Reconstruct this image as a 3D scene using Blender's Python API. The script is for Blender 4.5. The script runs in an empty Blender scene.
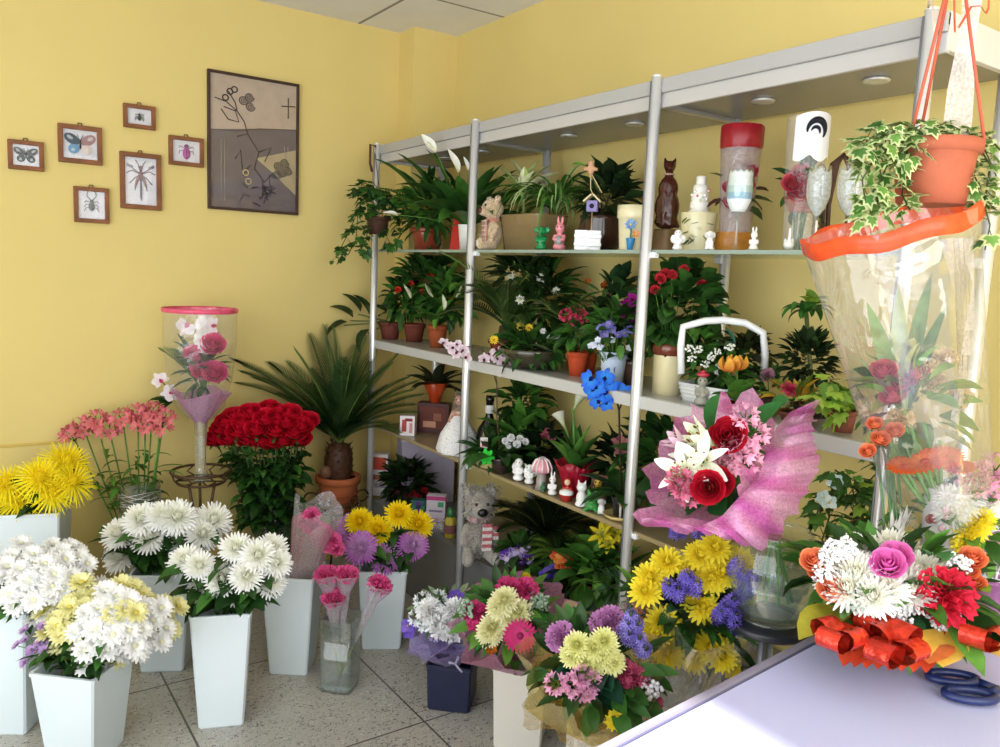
import bpy, bmesh, math, random
from mathutils import Vector, Matrix, Quaternion, noise as mnoise
C = bpy.context.scene.collection
pi = math.pi
rnd = random.Random(7)
def U(a, b): return rnd.uniform(a, b)
# ------------------------------------------------------------------ camera
FPX, PITCH, ROLL, YAW = 797.9, .126, .0417, .6096
CAM = Vector((3.845, -2.221, 1.55))
cF = Vector((-math.cos(YAW)*math.cos(PITCH), math.sin(YAW)*math.cos(PITCH), -math.sin(PITCH)))
r0 = cF.cross(Vector((0, 0, 1))).normalized(); u0 = r0.cross(cF)
cR = math.cos(ROLL)*r0 + math.sin(ROLL)*u0
cU = -math.sin(ROLL)*r0 + math.cos(ROLL)*u0
cam = bpy.data.cameras.new('camera'); cam.sensor_width = 36; cam.lens = FPX/1000*36; cam.clip_start = .05
co = bpy.data.objects.new('camera', cam); C.objects.link(co)
co.matrix_world = Matrix(((cR.x, cU.x, -cF.x, CAM.x), (cR.y, cU.y, -cF.y, CAM.y), (cR.z, cU.z, -cF.z, CAM.z), (0, 0, 0, 1)))
bpy.context.scene.camera = co
# where a thing stands: a point of the photograph taken onto a known surface of the room
def cast(px, py, x=None, y=None, z=None):
    d = cF + cR*((px-500)/FPX) + cU*((373.5-py)/FPX)
    t = (x-CAM.x)/d.x if x is not None else (y-CAM.y)/d.y if y is not None else (z-CAM.z)/d.z
    return CAM + d*t
def ppm(P): return FPX/((Vector(P)-CAM).dot(cF))
def on(px, y, z):
    k = (px-500)/FPX; n = cR-k*cF
    return Vector((-(n.y*(y-CAM.y)+n.z*(z-CAM.z))/n.x+CAM.x, y, z))
def near(px, py, P, dz=0):
    D = (Vector(P)-CAM).dot(cF)-dz
    return CAM + (cF + cR*((px-500)/FPX) + cU*((373.5-py)/FPX))*D
# ------------------------------------------------------------------ colour and materials
def hx(s):
    s = s.lstrip('#')
    return tuple(((v/255)/12.92 if v/255 < .04045 else (((v/255)+.055)/1.055)**2.4) for v in (int(s[i:i+2], 16) for i in (0, 2, 4)))
def mixc(a, b, t): return tuple(p+(q-p)*t for p, q in zip(a, b))
def jit(c, k=.15):
    f = 1+U(-k, k); return tuple(min(1, max(0, v*f*(1+U(-k, k)*.3))) for v in c)
M = {}
def newmat(n):
    m = bpy.data.materials.new(n); m.use_nodes = True; nt = m.node_tree; nt.nodes.clear(); M[n] = m
    o = nt.nodes.new('ShaderNodeOutputMaterial')
    def N(t, **kw):
        q = nt.nodes.new(t)
        for k, v in kw.items():
            if k in q.inputs: q.inputs[k].default_value = v
            else: setattr(q, k, v)
        return q
    L = lambda a, b: nt.links.new(a, b)
    return m, N, L, o
def colnode(N, L, scale, amt):
    a = N('ShaderNodeVertexColor', layer_name='Col')
    t = N('ShaderNodeTexCoord')
    nz = N('ShaderNodeTexNoise', Scale=scale, Detail=3.0); L(t.outputs['Object'], nz.inputs['Vector'])
    mr = N('ShaderNodeMapRange'); mr.inputs['To Min'].default_value = 1-amt; mr.inputs['To Max'].default_value = 1+amt
    mr.inputs['From Min'].default_value = .3; mr.inputs['From Max'].default_value = .7; L(nz.outputs['Fac'], mr.inputs['Value'])
    vm = N('ShaderNodeVectorMath', operation='SCALE'); L(a.outputs['Color'], vm.inputs[0]); L(mr.outputs[0], vm.inputs['Scale'])
    return vm.outputs[0], nz
def solid(n, rough=.5, metal=0., spec=.4, scale=30., amt=.1, bump=0., trans=0., coat=0., sheen=0., emis=0.):
    m, N, L, o = newmat(n); c, nz = colnode(N, L, scale, amt)
    b = N('ShaderNodeBsdfPrincipled', Roughness=rough, Metallic=metal); b.inputs['Specular IOR Level'].default_value = spec
    b.inputs['Coat Weight'].default_value = coat; b.inputs['Sheen Weight'].default_value = sheen
    L(c, b.inputs['Base Color'])
    if emis: L(c, b.inputs['Emission Color']); b.inputs['Emission Strength'].default_value = emis
    if bump:
        bp = N('ShaderNodeBump', Strength=bump, Distance=.01); L(nz.outputs['Fac'], bp.inputs['Height']); L(bp.outputs[0], b.inputs['Normal'])
    if trans:
        tr = N('ShaderNodeBsdfTranslucent'); L(c, tr.inputs['Color']); mx = N('ShaderNodeMixShader', Fac=trans)
        L(b.outputs[0], mx.inputs[1]); L(tr.outputs[0], mx.inputs[2]); L(mx.outputs[0], o.inputs[0])
    else: L(b.outputs[0], o.inputs[0])
solid('petal', .65, spec=.2, scale=60, amt=.06, trans=.2)
solid('leaf', .42, spec=.35, scale=25, amt=.25, trans=.22)
solid('matte', .8, spec=.2, scale=20, amt=.06)
solid('plastic', .32, spec=.45, scale=4, amt=.03)
solid('ceramic', .18, spec=.5, scale=8, amt=.05, coat=.3)
solid('terracotta', .75, spec=.2, scale=18, amt=.12, bump=.1)
solid('wood', .5, spec=.3, scale=14, amt=.25)
solid('metal', .3, metal=.55, scale=6, amt=.04)
solid('iron', .5, metal=.5, scale=40, amt=.15)
solid('fuzzy', .95, spec=.1, scale=170, amt=.28, bump=1.0, sheen=.6)
solid('soil', .95, spec=.05, scale=90, amt=.4, bump=.8)
solid('satin', .35, spec=.5, scale=50, amt=.15, trans=.25, coat=.2)
solid('foil', .22, metal=.45, scale=60, amt=.25, bump=.4)
solid('laminate', .25, spec=.5, scale=3, amt=.02)
def film(n, tint=(1, 1, 1), gloss=.25, haze=.06, bump=.3, rough=.06, scale=12, edge=.55):
    m, N, L, o = newmat(n)
    t = N('ShaderNodeTexCoord'); nz = N('ShaderNodeTexNoise', Scale=scale, Detail=2.0, Distortion=1.0); L(t.outputs['Object'], nz.inputs['Vector'])
    bp = N('ShaderNodeBump', Strength=bump, Distance=.03); L(nz.outputs['Fac'], bp.inputs['Height'])
    tr = N('ShaderNodeBsdfTransparent', Color=(*tint, 1)); gl = N('ShaderNodeBsdfGlossy', Roughness=rough); L(bp.outputs[0], gl.inputs['Normal'])
    lw = N('ShaderNodeLayerWeight', Blend=.25); L(bp.outputs[0], lw.inputs['Normal'])
    mr = N('ShaderNodeMapRange'); L(lw.outputs['Facing'], mr.inputs['Value']); mr.inputs['To Min'].default_value = gloss*.3; mr.inputs['To Max'].default_value = min(1, gloss*.3+edge)
    mx = N('ShaderNodeMixShader'); L(mr.outputs[0], mx.inputs[0]); L(tr.outputs[0], mx.inputs[1]); L(gl.outputs[0], mx.inputs[2])
    df = N('ShaderNodeBsdfDiffuse'); df.inputs['Color'].default_value = (*[min(1, v*.95) for v in tint], 1)
    m2 = N('ShaderNodeMixShader', Fac=haze); L(mx.outputs[0], m2.inputs[1]); L(df.outputs[0], m2.inputs[2]); L(m2.outputs[0], o.inputs[0])
film('glass', (.93, .97, .96), .2, .03, .02, .03, 3, .5)
film('crisp_film', (.985, .99, .99), .3, .05, .5, .06, 6, .5)
film('water', (.8, .92, .94), .2, .06, .02, .03, 3, .3)
film('pane', (.99, .99, .99), .06, .0, .02, .03, 3, .06)
film('dark_glass', (.55, .68, .62), .2, .03, .02, .03, 3, .5)
film('cellophane', (.985, .99, .99), .16, .05, .6, .08, 7, .3)
film('gold_film', (.93, .84, .45), .2, .18, .5, .1, 14, .3)
film('plastic_film', (.95, .95, .96), .15, .14, .5, .2, 16, .25)
def sheer(n, alpha):
    m, N, L, o = newmat(n); c, nz = colnode(N, L, 160, .25)
    df = N('ShaderNodeBsdfPrincipled', Roughness=.5); df.inputs['Specular IOR Level'].default_value = .4; L(c, df.inputs['Base Color'])
    tl = N('ShaderNodeBsdfTranslucent'); L(c, tl.inputs['Color']); mm = N('ShaderNodeMixShader', Fac=.4); L(df.outputs[0], mm.inputs[1]); L(tl.outputs[0], mm.inputs[2])
    tr = N('ShaderNodeBsdfTransparent'); mx = N('ShaderNodeMixShader', Fac=alpha); L(tr.outputs[0], mx.inputs[1]); L(mm.outputs[0], mx.inputs[2]); L(mx.outputs[0], o.inputs[0])
sheer('organza', .72); sheer('tulle', .45)
# ------------------------------------------------------------------ mesh builder
class MB:
    def __init__(s): s.v = []; s.f = []; s.c = []; s.s = []
    def add(s, vs, fs, col, X=None, smooth=True):
        b = len(s.v)
        s.v += [tuple(X @ Vector(v)) for v in vs] if X is not None else [tuple(v) for v in vs]
        s.f += [tuple(i+b for i in f) for f in fs]
        s.c += list(col) if isinstance(col, list) else [col]*len(fs)
        s.s += [smooth]*len(fs); return s
    def join(s, o, X=None): return s.add(o.v, o.f, o.c, X) if o.f else s
    def mesh(s, name):
        me = bpy.data.meshes.new(name); me.from_pydata(s.v, [], s.f)
        at = me.color_attributes.new('Col', 'FLOAT_COLOR', 'CORNER'); buf = []
        for f, c in zip(s.f, s.c): buf += [c[0], c[1], c[2], 1.0]*len(f)
        at.data.foreach_set('color', buf); me.polygons.foreach_set('use_smooth', s.s); me.update(); return me
    def build(s, name, mat, parent=None, loc=(0, 0, 0)):
        me = s.mesh(name); me.materials.append(M[mat]); return put(name, me, parent, loc)
    def box(s, c, sz, col, X=None, bev=0.):
        bm = bmesh.new(); bmesh.ops.create_cube(bm, size=1); bmesh.ops.scale(bm, vec=sz, verts=bm.verts); bmesh.ops.translate(bm, vec=c, verts=bm.verts)
        if bev: bmesh.ops.bevel(bm, geom=bm.edges[:], offset=bev, segments=2, affect='EDGES', profile=.6)
        return s.bm(bm, col, X, False)
    def bm(s, bm, col, X=None, smooth=True):
        bm.verts.index_update(); s.add([v.co[:] for v in bm.verts], [[v.index for v in f.verts] for f in bm.faces], col, X, smooth); bm.free(); return s
    def tube(s, pts, r, col, seg=6, cap=True, X=None):
        pts = [Vector(p) for p in pts]; n = len(pts); rr = r if isinstance(r, (list, tuple)) else [r]*n
        vs = []; fs = []; nrm = None
        for i, p in enumerate(pts):
            d = (pts[min(i+1, n-1)]-pts[max(i-1, 0)]).normalized()
            if nrm is None: nrm = d.cross(Vector((0, 0, 1)) if abs(d.z) < .9 else Vector((1, 0, 0))).normalized()
            nrm = (nrm-d*nrm.dot(d)).normalized(); b = d.cross(nrm)
            vs += [p+(nrm*math.cos(2*pi*k/seg)+b*math.sin(2*pi*k/seg))*rr[i] for k in range(seg)]
        for i in range(n-1):
            for k in range(seg):
                a = i*seg+k; b2 = i*seg+(k+1) % seg; fs.append((a, b2, b2+seg, a+seg))
        if cap: fs += [tuple(range(seg))[::-1], tuple(range((n-1)*seg, n*seg))]
        return s.add(vs, fs, col, X)
    def lathe(s, prof, col, seg=24, X=None, wav=None, cap=(False, False), sq=0):
        vs = []; fs = []; cc = []; n = len(prof)
        for i, (r, z) in enumerate(prof):
            for k in range(seg):
                a = 2*pi*k/seg; q = r
                if sq: q = r/((abs(math.cos(a))**sq+abs(math.sin(a))**sq)**(1/sq))
                zz = z
                if wav: q, zz = wav(i, a, q, z)
                vs.append((q*math.cos(a), q*math.sin(a), zz))
        for i in range(n-1):
            for k in range(seg):
                a = i*seg+k; b = i*seg+(k+1) % seg; fs.append((a, b, b+seg, a+seg)); cc.append(col[i] if isinstance(col, list) else col)
        if cap[0]: fs.append(tuple(range(seg))[::-1]); cc.append(cc[0])
        if cap[1]: fs.append(tuple(range((n-1)*seg, n*seg))); cc.append(cc[-1] if not cap[0] else cc[-2])
        return s.add(vs, fs, cc, X)
    def ell(s, c, r, col, seg=12, rings=8, X=None):
        if not isinstance(r, (tuple, list)): r = (r, r, r)
        vs = [(c[0], c[1], c[2]-r[2])]; fs = []
        for i in range(1, rings):
            t = -pi/2+pi*i/rings
            for k in range(seg):
                a = 2*pi*k/seg; vs.append((c[0]+r[0]*math.cos(t)*math.cos(a), c[1]+r[1]*math.cos(t)*math.sin(a), c[2]+r[2]*math.sin(t)))
        vs.append((c[0], c[1], c[2]+r[2])); e = len(vs)-1
        for k in range(seg):
            k2 = (k+1) % seg; fs.append((0, 1+k2, 1+k)); fs.append((e, e-seg+k, e-seg+k2))
            for i in range(rings-2): fs.append((1+i*seg+k, 1+i*seg+k2, 1+(i+1)*seg+k2, 1+(i+1)*seg+k))
        return s.add(vs, fs, col, X)
    def leaf(s, p, d, L, W, col, droop=.6, n=5, fold=.25, shape=1., twist=0., col2=None, up=None):
        p = Vector(p); d = Vector(d).normalized(); sd = d.cross(Vector(up) if up else Vector((0, 0, 1)))
        if sd.length < .05: sd = Vector((math.cos(twist*7), math.sin(twist*7), 0))
        sd.normalize(); sd = Quaternion(d, twist) @ sd
        vs = []; fs = []; cc = []; q = p.copy(); st = L/n
        ax = d.cross(Vector((0, 0, -1)))
        for i in range(n+1):
            t = i/n; w = W*.5*(math.sin(pi*min(1, t**shape*.97+.03))**.8 if t < 1 else .02)
            upv = sd.cross(d)
            vs += [q-sd*w+upv*w*fold*2, q, q+sd*w+upv*w*fold*2]
            q = q+d*st
            if ax.length > .02: d = (Quaternion(ax.normalized(), droop/n) @ d)
        for i in range(n):
            a = i*3; fs += [(a, a+1, a+4, a+3), (a+1, a+2, a+5, a+4)]; cc += [col, col2 or col]
        return s.add(vs, fs, cc)
def put(name, me, parent=None, loc=(0, 0, 0)):
    o = bpy.data.objects.new(name, me); C.objects.link(o); o.location = loc
    if parent is not None: o.parent = parent
    return o
def tag(o, label, cat, group=None):
    o['label'] = label; o['category'] = cat
    if group: o['group'] = group
    return o
def thing(name, label, cat, loc=(0, 0, 0), rz=0, group=None):
    o = bpy.data.objects.new(name, None); C.objects.link(o); o.location = loc; o.rotation_euler = (0, 0, rz); o.empty_display_size = .05
    return tag(o, label, cat, group)
def struct(o): o['kind'] = 'structure'; return o
def face_q(D): return Vector((0, 0, 1)).rotation_difference(Vector(D).normalized())
def head(name, me, parent, loc, D, sc=1.):
    o = put(name, me, parent, loc); o.rotation_mode = 'QUATERNION'; o.rotation_quaternion = face_q(D) @ Quaternion((0, 0, 1), U(0, 6.28)); o.scale = (sc, sc, sc); return o
def blob(items, voxel=.006, sm=6):
    """one continuous body grown from overlapping balls and limbs"""
    mb = MB()
    for it in items:
        if not isinstance(it[0], list): mb.ell(it[0], it[1], (1, 1, 1), 16, 12)
        else: mb.tube(it[0], it[1], (1, 1, 1), 10)
    o = put('t', mb.mesh('t')); md = o.modifiers.new('r', 'REMESH'); md.mode = 'VOXEL'; md.voxel_size = voxel
    s2 = o.modifiers.new('s', 'SMOOTH'); s2.iterations = sm; s2.factor = .5
    dg = bpy.context.evaluated_depsgraph_get(); me = bpy.data.meshes.new_from_object(o.evaluated_get(dg))
    vs = [v.co[:] for v in me.vertices]; fs = [tuple(p.vertices) for p in me.polygons]
    bpy.data.objects.remove(o); bpy.data.meshes.remove(me); return vs, fs
def blobmb(items, col, voxel=.006, sm=6):
    vs, fs = blob(items, voxel, sm); return MB().add(vs, fs, col)
# ------------------------------------------------------------------ flower heads (face +Z)
def petal(mb, az, r0_, e0, L, W, curl, c0, c1, n=3, cup=.15, tip=.75, tw=0.):
    ca, sa = math.cos(az), math.sin(az); rad = Vector((ca, sa, 0)); tan = Vector((-sa, ca, 0)); up = Vector((0, 0, 1))
    q = rad*r0_; vs = []; fs = []; cc = []
    for i in range(n+1):
        t = i/n; e = e0+curl*t; w = W*.5*(math.sin(pi*(t*tip+(1-tip)*.55)) if i else .35)
        d = rad*math.cos(e)+up*math.sin(e); nn = -rad*math.sin(e)+up*math.cos(e)
        td = (tan*math.cos(tw*t)+nn*math.sin(tw*t))
        vs += [q-td*w+nn*w*cup, q-nn*w*cup*.3, q+td*w+nn*w*cup]; q = q+d*(L/n)
    for i in range(n):
        a = i*3; fs += [(a, a+1, a+4, a+3), (a+1, a+2, a+5, a+4)]; c = mixc(c0, c1, (i+.5)/n); cc += [c, c]
    mb.add(vs, fs, cc)
def mum(R, co_, ci, layers=5, n=20, w=.2, spider=False, rs=0):
    mb = MB(); r = random.Random(rs); k = n
    for l in range(layers):
        t = l/max(1, layers-1)
        for j in range(int(k)):
            e = (-.15 if spider else -.05)+t*1.3+r.uniform(-.12, .12)
            L = R*((1-.5*t) if spider else (1-.32*t))*r.uniform(.88, 1.06); c = mixc(co_, ci, t*.8+r.uniform(-.1, .1)*.5)
            petal(mb, 2*pi*(j+.5*l+r.uniform(-.2, .2))/k, R*.06, e, L, R*w*(1-.3*t), (.9 if spider else .75)*(.3+t) * (-1 if spider and t < .4 else 1), mixc(c, ci, .4), c, 2 if R < .03 else 3, .3, .8, r.uniform(-.4, .4) if spider else 0)
        k *= .86
    mb.ell((0, 0, R*.12), (R*.2, R*.2, R*.2), ci, 8, 6); mb.ell((0, 0, -R*.06), (R*.22, R*.22, R*.14), hx('4f6b2c'), 8, 5); return mb
def daisy(R, col, cen, n=13, rs=0, layers=2):
    mb = MB(); r = random.Random(rs)
    for l in range(layers):
        for j in range(n): petal(mb, 2*pi*(j+.5*l)/n+r.uniform(-.1, .1), R*.1, .1+.3*l+r.uniform(-.1, .15), R*(1-.15*l), R*.42, .15, mixc(col, cen, .15), col, 2, .2, .8)
    mb.ell((0, 0, R*.1), (R*.24, R*.24, R*.17), cen, 8, 5); return mb
def rose(R, c0, c1, rs=0):
    mb = MB(); r = random.Random(rs)
    spec = [(.22, 3, 1.1, 0), (.4, 3, 1.08, .05), (.6, 4, 1.0, .12), (.8, 5, .9, .25), (.98, 5, .75, .5)]
    for k, (rad, n, h, fl) in enumerate(spec):
        for j in range(n):
            a0 = 2*pi*(j+.37*k)/n+r.uniform(-.15, .15); span = 2*pi/n*1.35; vs = []; fs = []; cc = []; hh = h*r.uniform(.93, 1.05)
            for iv in range(5):
                v = iv/4
                for iu in range(5):
                    u = iu/4-.5; a = a0+u*span; q = R*rad*(.35+.65*math.sin(min(1, v*1.25)*pi/2))+R*fl*.45*max(0, v-.55)/.45*(1-2*abs(u)**2)
                    z = R*1.25*hh*v*(1-.35*(2*abs(u))**3*v)-R*.35
                    if iv == 4 and fl: z -= R*fl*.18
                    vs.append((q*math.cos(a), q*math.sin(a), z))
            for iv in range(4):
                for iu in range(4): fs.append((iv*5+iu, iv*5+iu+1, iv*5+iu+6, iv*5+iu+5)); cc.append(mixc(c0, c1, iv/3*.6+.1*k))
            mb.add(vs, fs, cc)
    for j in range(5): petal(mb, 2*pi*j/5, R*.1, -.5, R*.9, R*.3, -.4, hx('3c6a2a'), hx('33591f'), 3, .2)
    mb.ell((0, 0, -R*.4), (R*.3, R*.3, R*.3), hx('3c6a2a'), 8, 6); return mb
def carnation(R, c0, c1, rs=0):
    mb = MB(); r = random.Random(rs)
    for l in range(5):
        n = 9-l; e0 = .1+l*.28
        for j in range(n):
            az = 2*pi*(j+.4*l)/n+r.uniform(-.1, .1); L = R*(1-.1*l); sp = 2*pi/n*.75; vs = []; fs = []; cc = []
            for iv in range(4):
                v = iv/3
                for iu in range(7):
                    a = az+(iu/6-.5)*sp*(.3+v); e = e0+.25*v+(r.uniform(-.25, .25) if iv == 3 else .12*(iu % 2-.5)*v)
                    q = R*.05+L*v*(1+(.1*((iu % 2)-.5) if iv == 3 else 0)); vs.append((q*math.cos(e)*math.cos(a), q*math.cos(e)*math.sin(a), q*math.sin(e)))
            for iv in range(3):
                for iu in range(6): fs.append((iv*7+iu, iv*7+iu+1, iv*7+iu+8, iv*7+iu+7)); cc.append(mixc(c0, c1, iv/2))
            mb.add(vs, fs, cc)
    mb.lathe([(R*.12, -R*.8), (R*.2, -R*.55), (R*.24, -R*.1), (R*.1, 0)], hx('4a7a35'), 8, cap=(True, False)); return mb
def gerbera(R, c0, c1, cen, rs=0):
    mb = MB(); r = random.Random(rs)
    for l, (n, L, e) in enumerate([(24, 1, .02), (22, .88, .14), (18, .5, .3)]):
        for j in range(n): petal(mb, 2*pi*(j+.5*l)/n, R*.15, e+r.uniform(-.06, .06), R*L*.85, R*.22, .06, mixc(c0, c1, .6), mixc(c0, c1, .2*l), 3, .2, .82)
    mb.ell((0, 0, R*.04), (R*.2, R*.2, R*.1), cen, 12, 6); mb.ell((0, 0, -R*.06), (R*.2, R*.2, R*.1), hx('4a7a35'), 8, 5); return mb
def lily(R, c0, c1, rs=0, openn=1.):
    mb = MB(); r = random.Random(rs)
    for j in range(6):
        petal(mb, 2*pi*j/6, R*.06, 1.25-.25*(j % 2)*openn-.3*openn, R*1.25, R*(.5 if j % 2 else .38), -1.1*openn, c1, c0, 6, .35, .9)
    for j in range(6):
        a = 2*pi*(j+.5)/6; e = (math.cos(a)*R*.3, math.sin(a)*R*.3, R*.85); mb.tube([(0, 0, R*.1), e], R*.015, hx('c9d58a'), 4); mb.ell(e, (R*.04, R*.04, R*.09), hx('8a4a1c'), 6, 4)
    mb.tube([(0, 0, 0), (0, 0, R*1.05)], R*.02, hx('c9d58a'), 4); mb.lathe([(R*.03, -R*.3), (R*.1, 0)], hx('9ab86a'), 8); return mb
def trumpet(mb, X, R, c0, c1, n=6):
    t = MB()
    for j in range(n): petal(t, 2*pi*j/n, R*.08, 1.15-.2*(j % 2), R*1.1, R*.5, -.75, c1, c0, 3, .3, .85)
    mb.join(t, X)
def alstro(R, c0, c1, rs=0, k=5):
    mb = MB(); r = random.Random(rs)
    for j in range(k):
        a = 2*pi*j/k+r.uniform(-.3, .3); D = Vector((math.cos(a)*.9, math.sin(a)*.9, .7)); e = D*R*.5
        mb.tube([(0, 0, -R*.3), e], R*.04, hx('5a8a3a'), 4); trumpet(mb, Matrix.Translation(e) @ face_q(D).to_matrix().to_4x4(), R*.55, jit(c0), jit(c1))
    return mb
def orchid(R, c0, c1, lip, rs=0):
    mb = MB()
    for j, a in enumerate((90, 210, 330)): petal(mb, math.radians(a), R*.05, .1, R, R*.6, .1, c1, c0, 4, .15, .9)
    for a in (15, 165): petal(mb, math.radians(a), R*.05, .2, R*.95, R*1.0, .1, c1, c0, 4, .15, .85)
    petal(mb, math.radians(270), R*.02, .7, R*.5, R*.45, -.8, lip, lip, 4, .5, .8); mb.ell((0, 0, R*.12), R*.12, lip, 8, 6); return mb
def viola(R, c0, c1, rs=0):
    mb = MB()
    for a, cc in ((60, c0), (120, c0), (0, mixc(c0, c1, .5)), (180, mixc(c0, c1, .5)), (270, c1)): petal(mb, math.radians(a), 0, .12, R, R*1.0, .1, cc, cc, 3, .1, .8)
    mb.ell((0, 0, R*.08), R*.14, hx('f2c83a'), 6, 4); return mb
def tulip(R, c0, c1, rs=0):
    mb = MB()
    for j in range(6): petal(mb, 2*pi*j/6, R*.1, .5-.1*(j % 2), R*2.3, R*1.25, 1.5, c1, c0, 6, -.3, .92)
    mb.ell((0, 0, 0), R*.25, hx('6a9a3a'), 8, 5); return mb
def calla(R, c0, c1, rs=0):
    mb = MB(); vs = []; fs = []; cc = []
    for i in range(8):
        t = i/7
        for k in range(13):
            a = 2*pi*k/12; fr = (1+math.cos(a))/2; q = R*(.12+.75*t**1.6); z = R*2.6*t+R*.9*t**3*fr*1.2
            q *= 1+.45*t**3*fr; vs.append((q*math.cos(a), q*math.sin(a), z))
    for i in range(7):
        for k in range(12): fs.append((i*13+k, i*13+k+1, i*13+k+14, i*13+k+13)); cc.append(mixc(c1, c0, i/6))
    mb.add(vs, fs, cc); mb.tube([(0, 0, R*.3), (0, 0, R*2.4)], [R*.14, R*.08], hx('e0b53a'), 8); return mb
def spathe(L, col, rs=0):
    mb = MB(); mb.leaf((0, 0, 0), (.25, 0, 1), L, L*.4, col, -.5, 6, .45, .8); mb.tube([(0, 0, 0), (.03*L, 0, L*.55)], [L*.05, L*.04], hx('e8e2b0'), 8); return mb
def spike(H, R, cols, n=26, rs=0):
    mb = MB(); r = random.Random(rs); mb.tube([(0, 0, -H*.3), (0, 0, H)], R*.12, hx('5d7f4a'), 4)
    for i in range(n):
        z = H*i/n; a = i*2.4; q = R*(1-.4*i/n); p = Vector((math.cos(a)*q, math.sin(a)*q, z)); X = Matrix.Translation(p) @ face_q((math.cos(a), math.sin(a), .6)).to_matrix().to_4x4(); c = r.choice(cols)
        t = MB()
        for j in range(5): petal(t, 2*pi*j/5, 0, .5, R*.75, R*.5, -.2, c, c, 1, .1)
        mb.join(t, X)
    return mb
def berries(R, n, col, br, rs=0):
    mb = MB(); r = random.Random(rs)
    for i in range(n):
        d = Vector((r.gauss(0, 1), r.gauss(0, 1), abs(r.gauss(0, 1)))).normalized()*R*r.uniform(.5, 1); mb.ell(d, br*r.uniform(.7, 1.2), col, 6, 4)
        if i % 2 == 0: mb.tube([(0, 0, -R*.3), d*.6, d], br*.2, hx('6d8d55'), 3, False)
    return mb
HM = {}
def hm(key, fn, mat='petal'):
    """head meshes shared by their copies"""
    if key not in HM:
        me = fn().mesh(key); me.materials.append(M[mat]); HM[key] = me
    return HM[key]
# ------------------------------------------------------------------ foliage and vessels
G_DARK = [hx('2c4f20'), hx('355e26'), hx('24451c'), hx('3f6e2c')]
G_MID = [hx('4a7c30'), hx('3c6a26'), hx('5a8e38'), hx('66983c')]
G_LIME = [hx('86a83a'), hx('9dbb4a'), hx('6f983a')]
G_VAR = [hx('5d8a3c'), hx('6f9a4a'), hx('4b7a34')]
def bush(mb, c, r, n, L, W, cols, droop=.7, inner=.2, upb=.3, shape=.9, fold=.2):
    c = Vector(c)
    if not isinstance(r, (tuple, list)): r = (r, r, r)
    for i in range(n):
        d = Vector((rnd.gauss(0, 1), rnd.gauss(0, 1), rnd.gauss(0, 1)+upb)).normalized(); k = U(inner, 1)**.5
        p = c+Vector((d.x*r[0]*k, d.y*r[1]*k, d.z*r[2]*k))
        mb.leaf(p, d+Vector((U(-.4, .4), U(-.4, .4), U(-.2, .4))), L*U(.7, 1.25), W*U(.75, 1.2), jit(rnd.choice(cols), .2), droop*U(.5, 1.4), 4, fold, shape, U(-.6, .6))
    return mb
def rosette(mb, c, n, L, W, cols, e=(.4, 1.3), droop=1.3, shape=.7, nseg=7, col2=None, fold=.25):
    for i in range(n):
        a = 2.4*i+U(-.3, .3); el = U(*e)
        mb.leaf(Vector(c)+Vector((math.cos(a), math.sin(a), 0))*L*.03, (math.cos(a)*math.cos(el), math.sin(a)*math.cos(el), math.sin(el)), L*U(.75, 1.15), W*U(.8, 1.2), jit(rnd.choice(cols), .15), droop*U(.6, 1.3), nseg, fold, shape, U(-.2, .2), col2)
    return mb
def stems_tree(mb, base, ends, r, col):
    for e in ends:
        b = Vector(base); e = Vector(e); m = (b+e)/2+Vector((0, 0, (e-b).length*.1)); mb.tube([b, m, e], [r, r*.8, r*.6], col, 5, False)
def frond(mb, p, d, L, lw, ll, cols, droop=1., n=26, vee=.5):
    """a feather frond: rachis plus paired leaflets"""
    p = Vector(p); d = Vector(d).normalized(); st = L/n; pts = [p.copy()]; q = p.copy(); c = jit(rnd.choice(cols), .2)
    ax = d.cross(Vector((0, 0, -1)))
    if ax.length < .05: ax = Vector((1, 0, 0))
    ax.normalize()
    for i in range(n):
        q = q+d*st; d = Quaternion(ax, droop/n) @ d; pts.append(q.copy()); t = (i+1)/n
        if t < .12: continue
        sd = d.cross(Vector((0, 0, 1)));
        if sd.length < .05: sd = ax.copy()
        sd.normalize(); up = sd.cross(d)
        l = ll*(math.sin(pi*(t*.8+.17))**.7)
        for s in (-1, 1):
            dd = (sd*s*(1-.35*t)+d*.75+up*vee*.6).normalized(); w = sd.cross(dd) if False else d
            e = q+dd*l; m = q+dd*l*.5+up*l*.04
            mb.add([q-w*lw*.5, q+w*lw*.5, m+w*lw*.5, e, m-w*lw*.5], [(0, 1, 2, 4), (4, 2, 3)], jit(c, .15), None, False)
    mb.tube(pts[::3]+[pts[-1]], [L*.008]*(len(pts[::3]))+[L*.003], mixc(c, hx('7a8a3a'), .4), 4, False)
def ivyleaf(mb, p, d, S, col, edge=None):
    """five-lobed leaf, with a pale margin where it is variegated"""
    p = Vector(p); d = Vector(d).normalized(); sd = d.cross(Vector((U(-.4, .4), U(-.4, .4), 1)));
    if sd.length < .05: sd = Vector((1, 0, 0))
    sd.normalize(); up = sd.cross(d)
    o = [(0, 0), (.28, -.12), (.5, .12), (.3, .3), (.38, .62), (.16, .6), (0, 1.0), (-.16, .6), (-.38, .62), (-.3, .3), (-.5, .12), (-.28, -.12)]
    outer = [p+sd*x*S+d*y*S-up*S*.35*(x*x+.25*y*y) for x, y in o]; cen = p+d*.3*S+up*S*.03; n = len(o)
    if edge is None: mb.add(outer+[cen], [(i, (i+1) % n, n) for i in range(n)], col, None, False)
    else:
        inn = [cen+(q-cen)*.68+up*S*.01 for q in outer]
        mb.add(outer+inn+[cen], [(i, (i+1) % n, n+(i+1) % n, n+i) for i in range(n)]+[(n+i, n+(i+1) % n, 2*n) for i in range(n)], [edge]*n+[col]*n, None, False)
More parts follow.
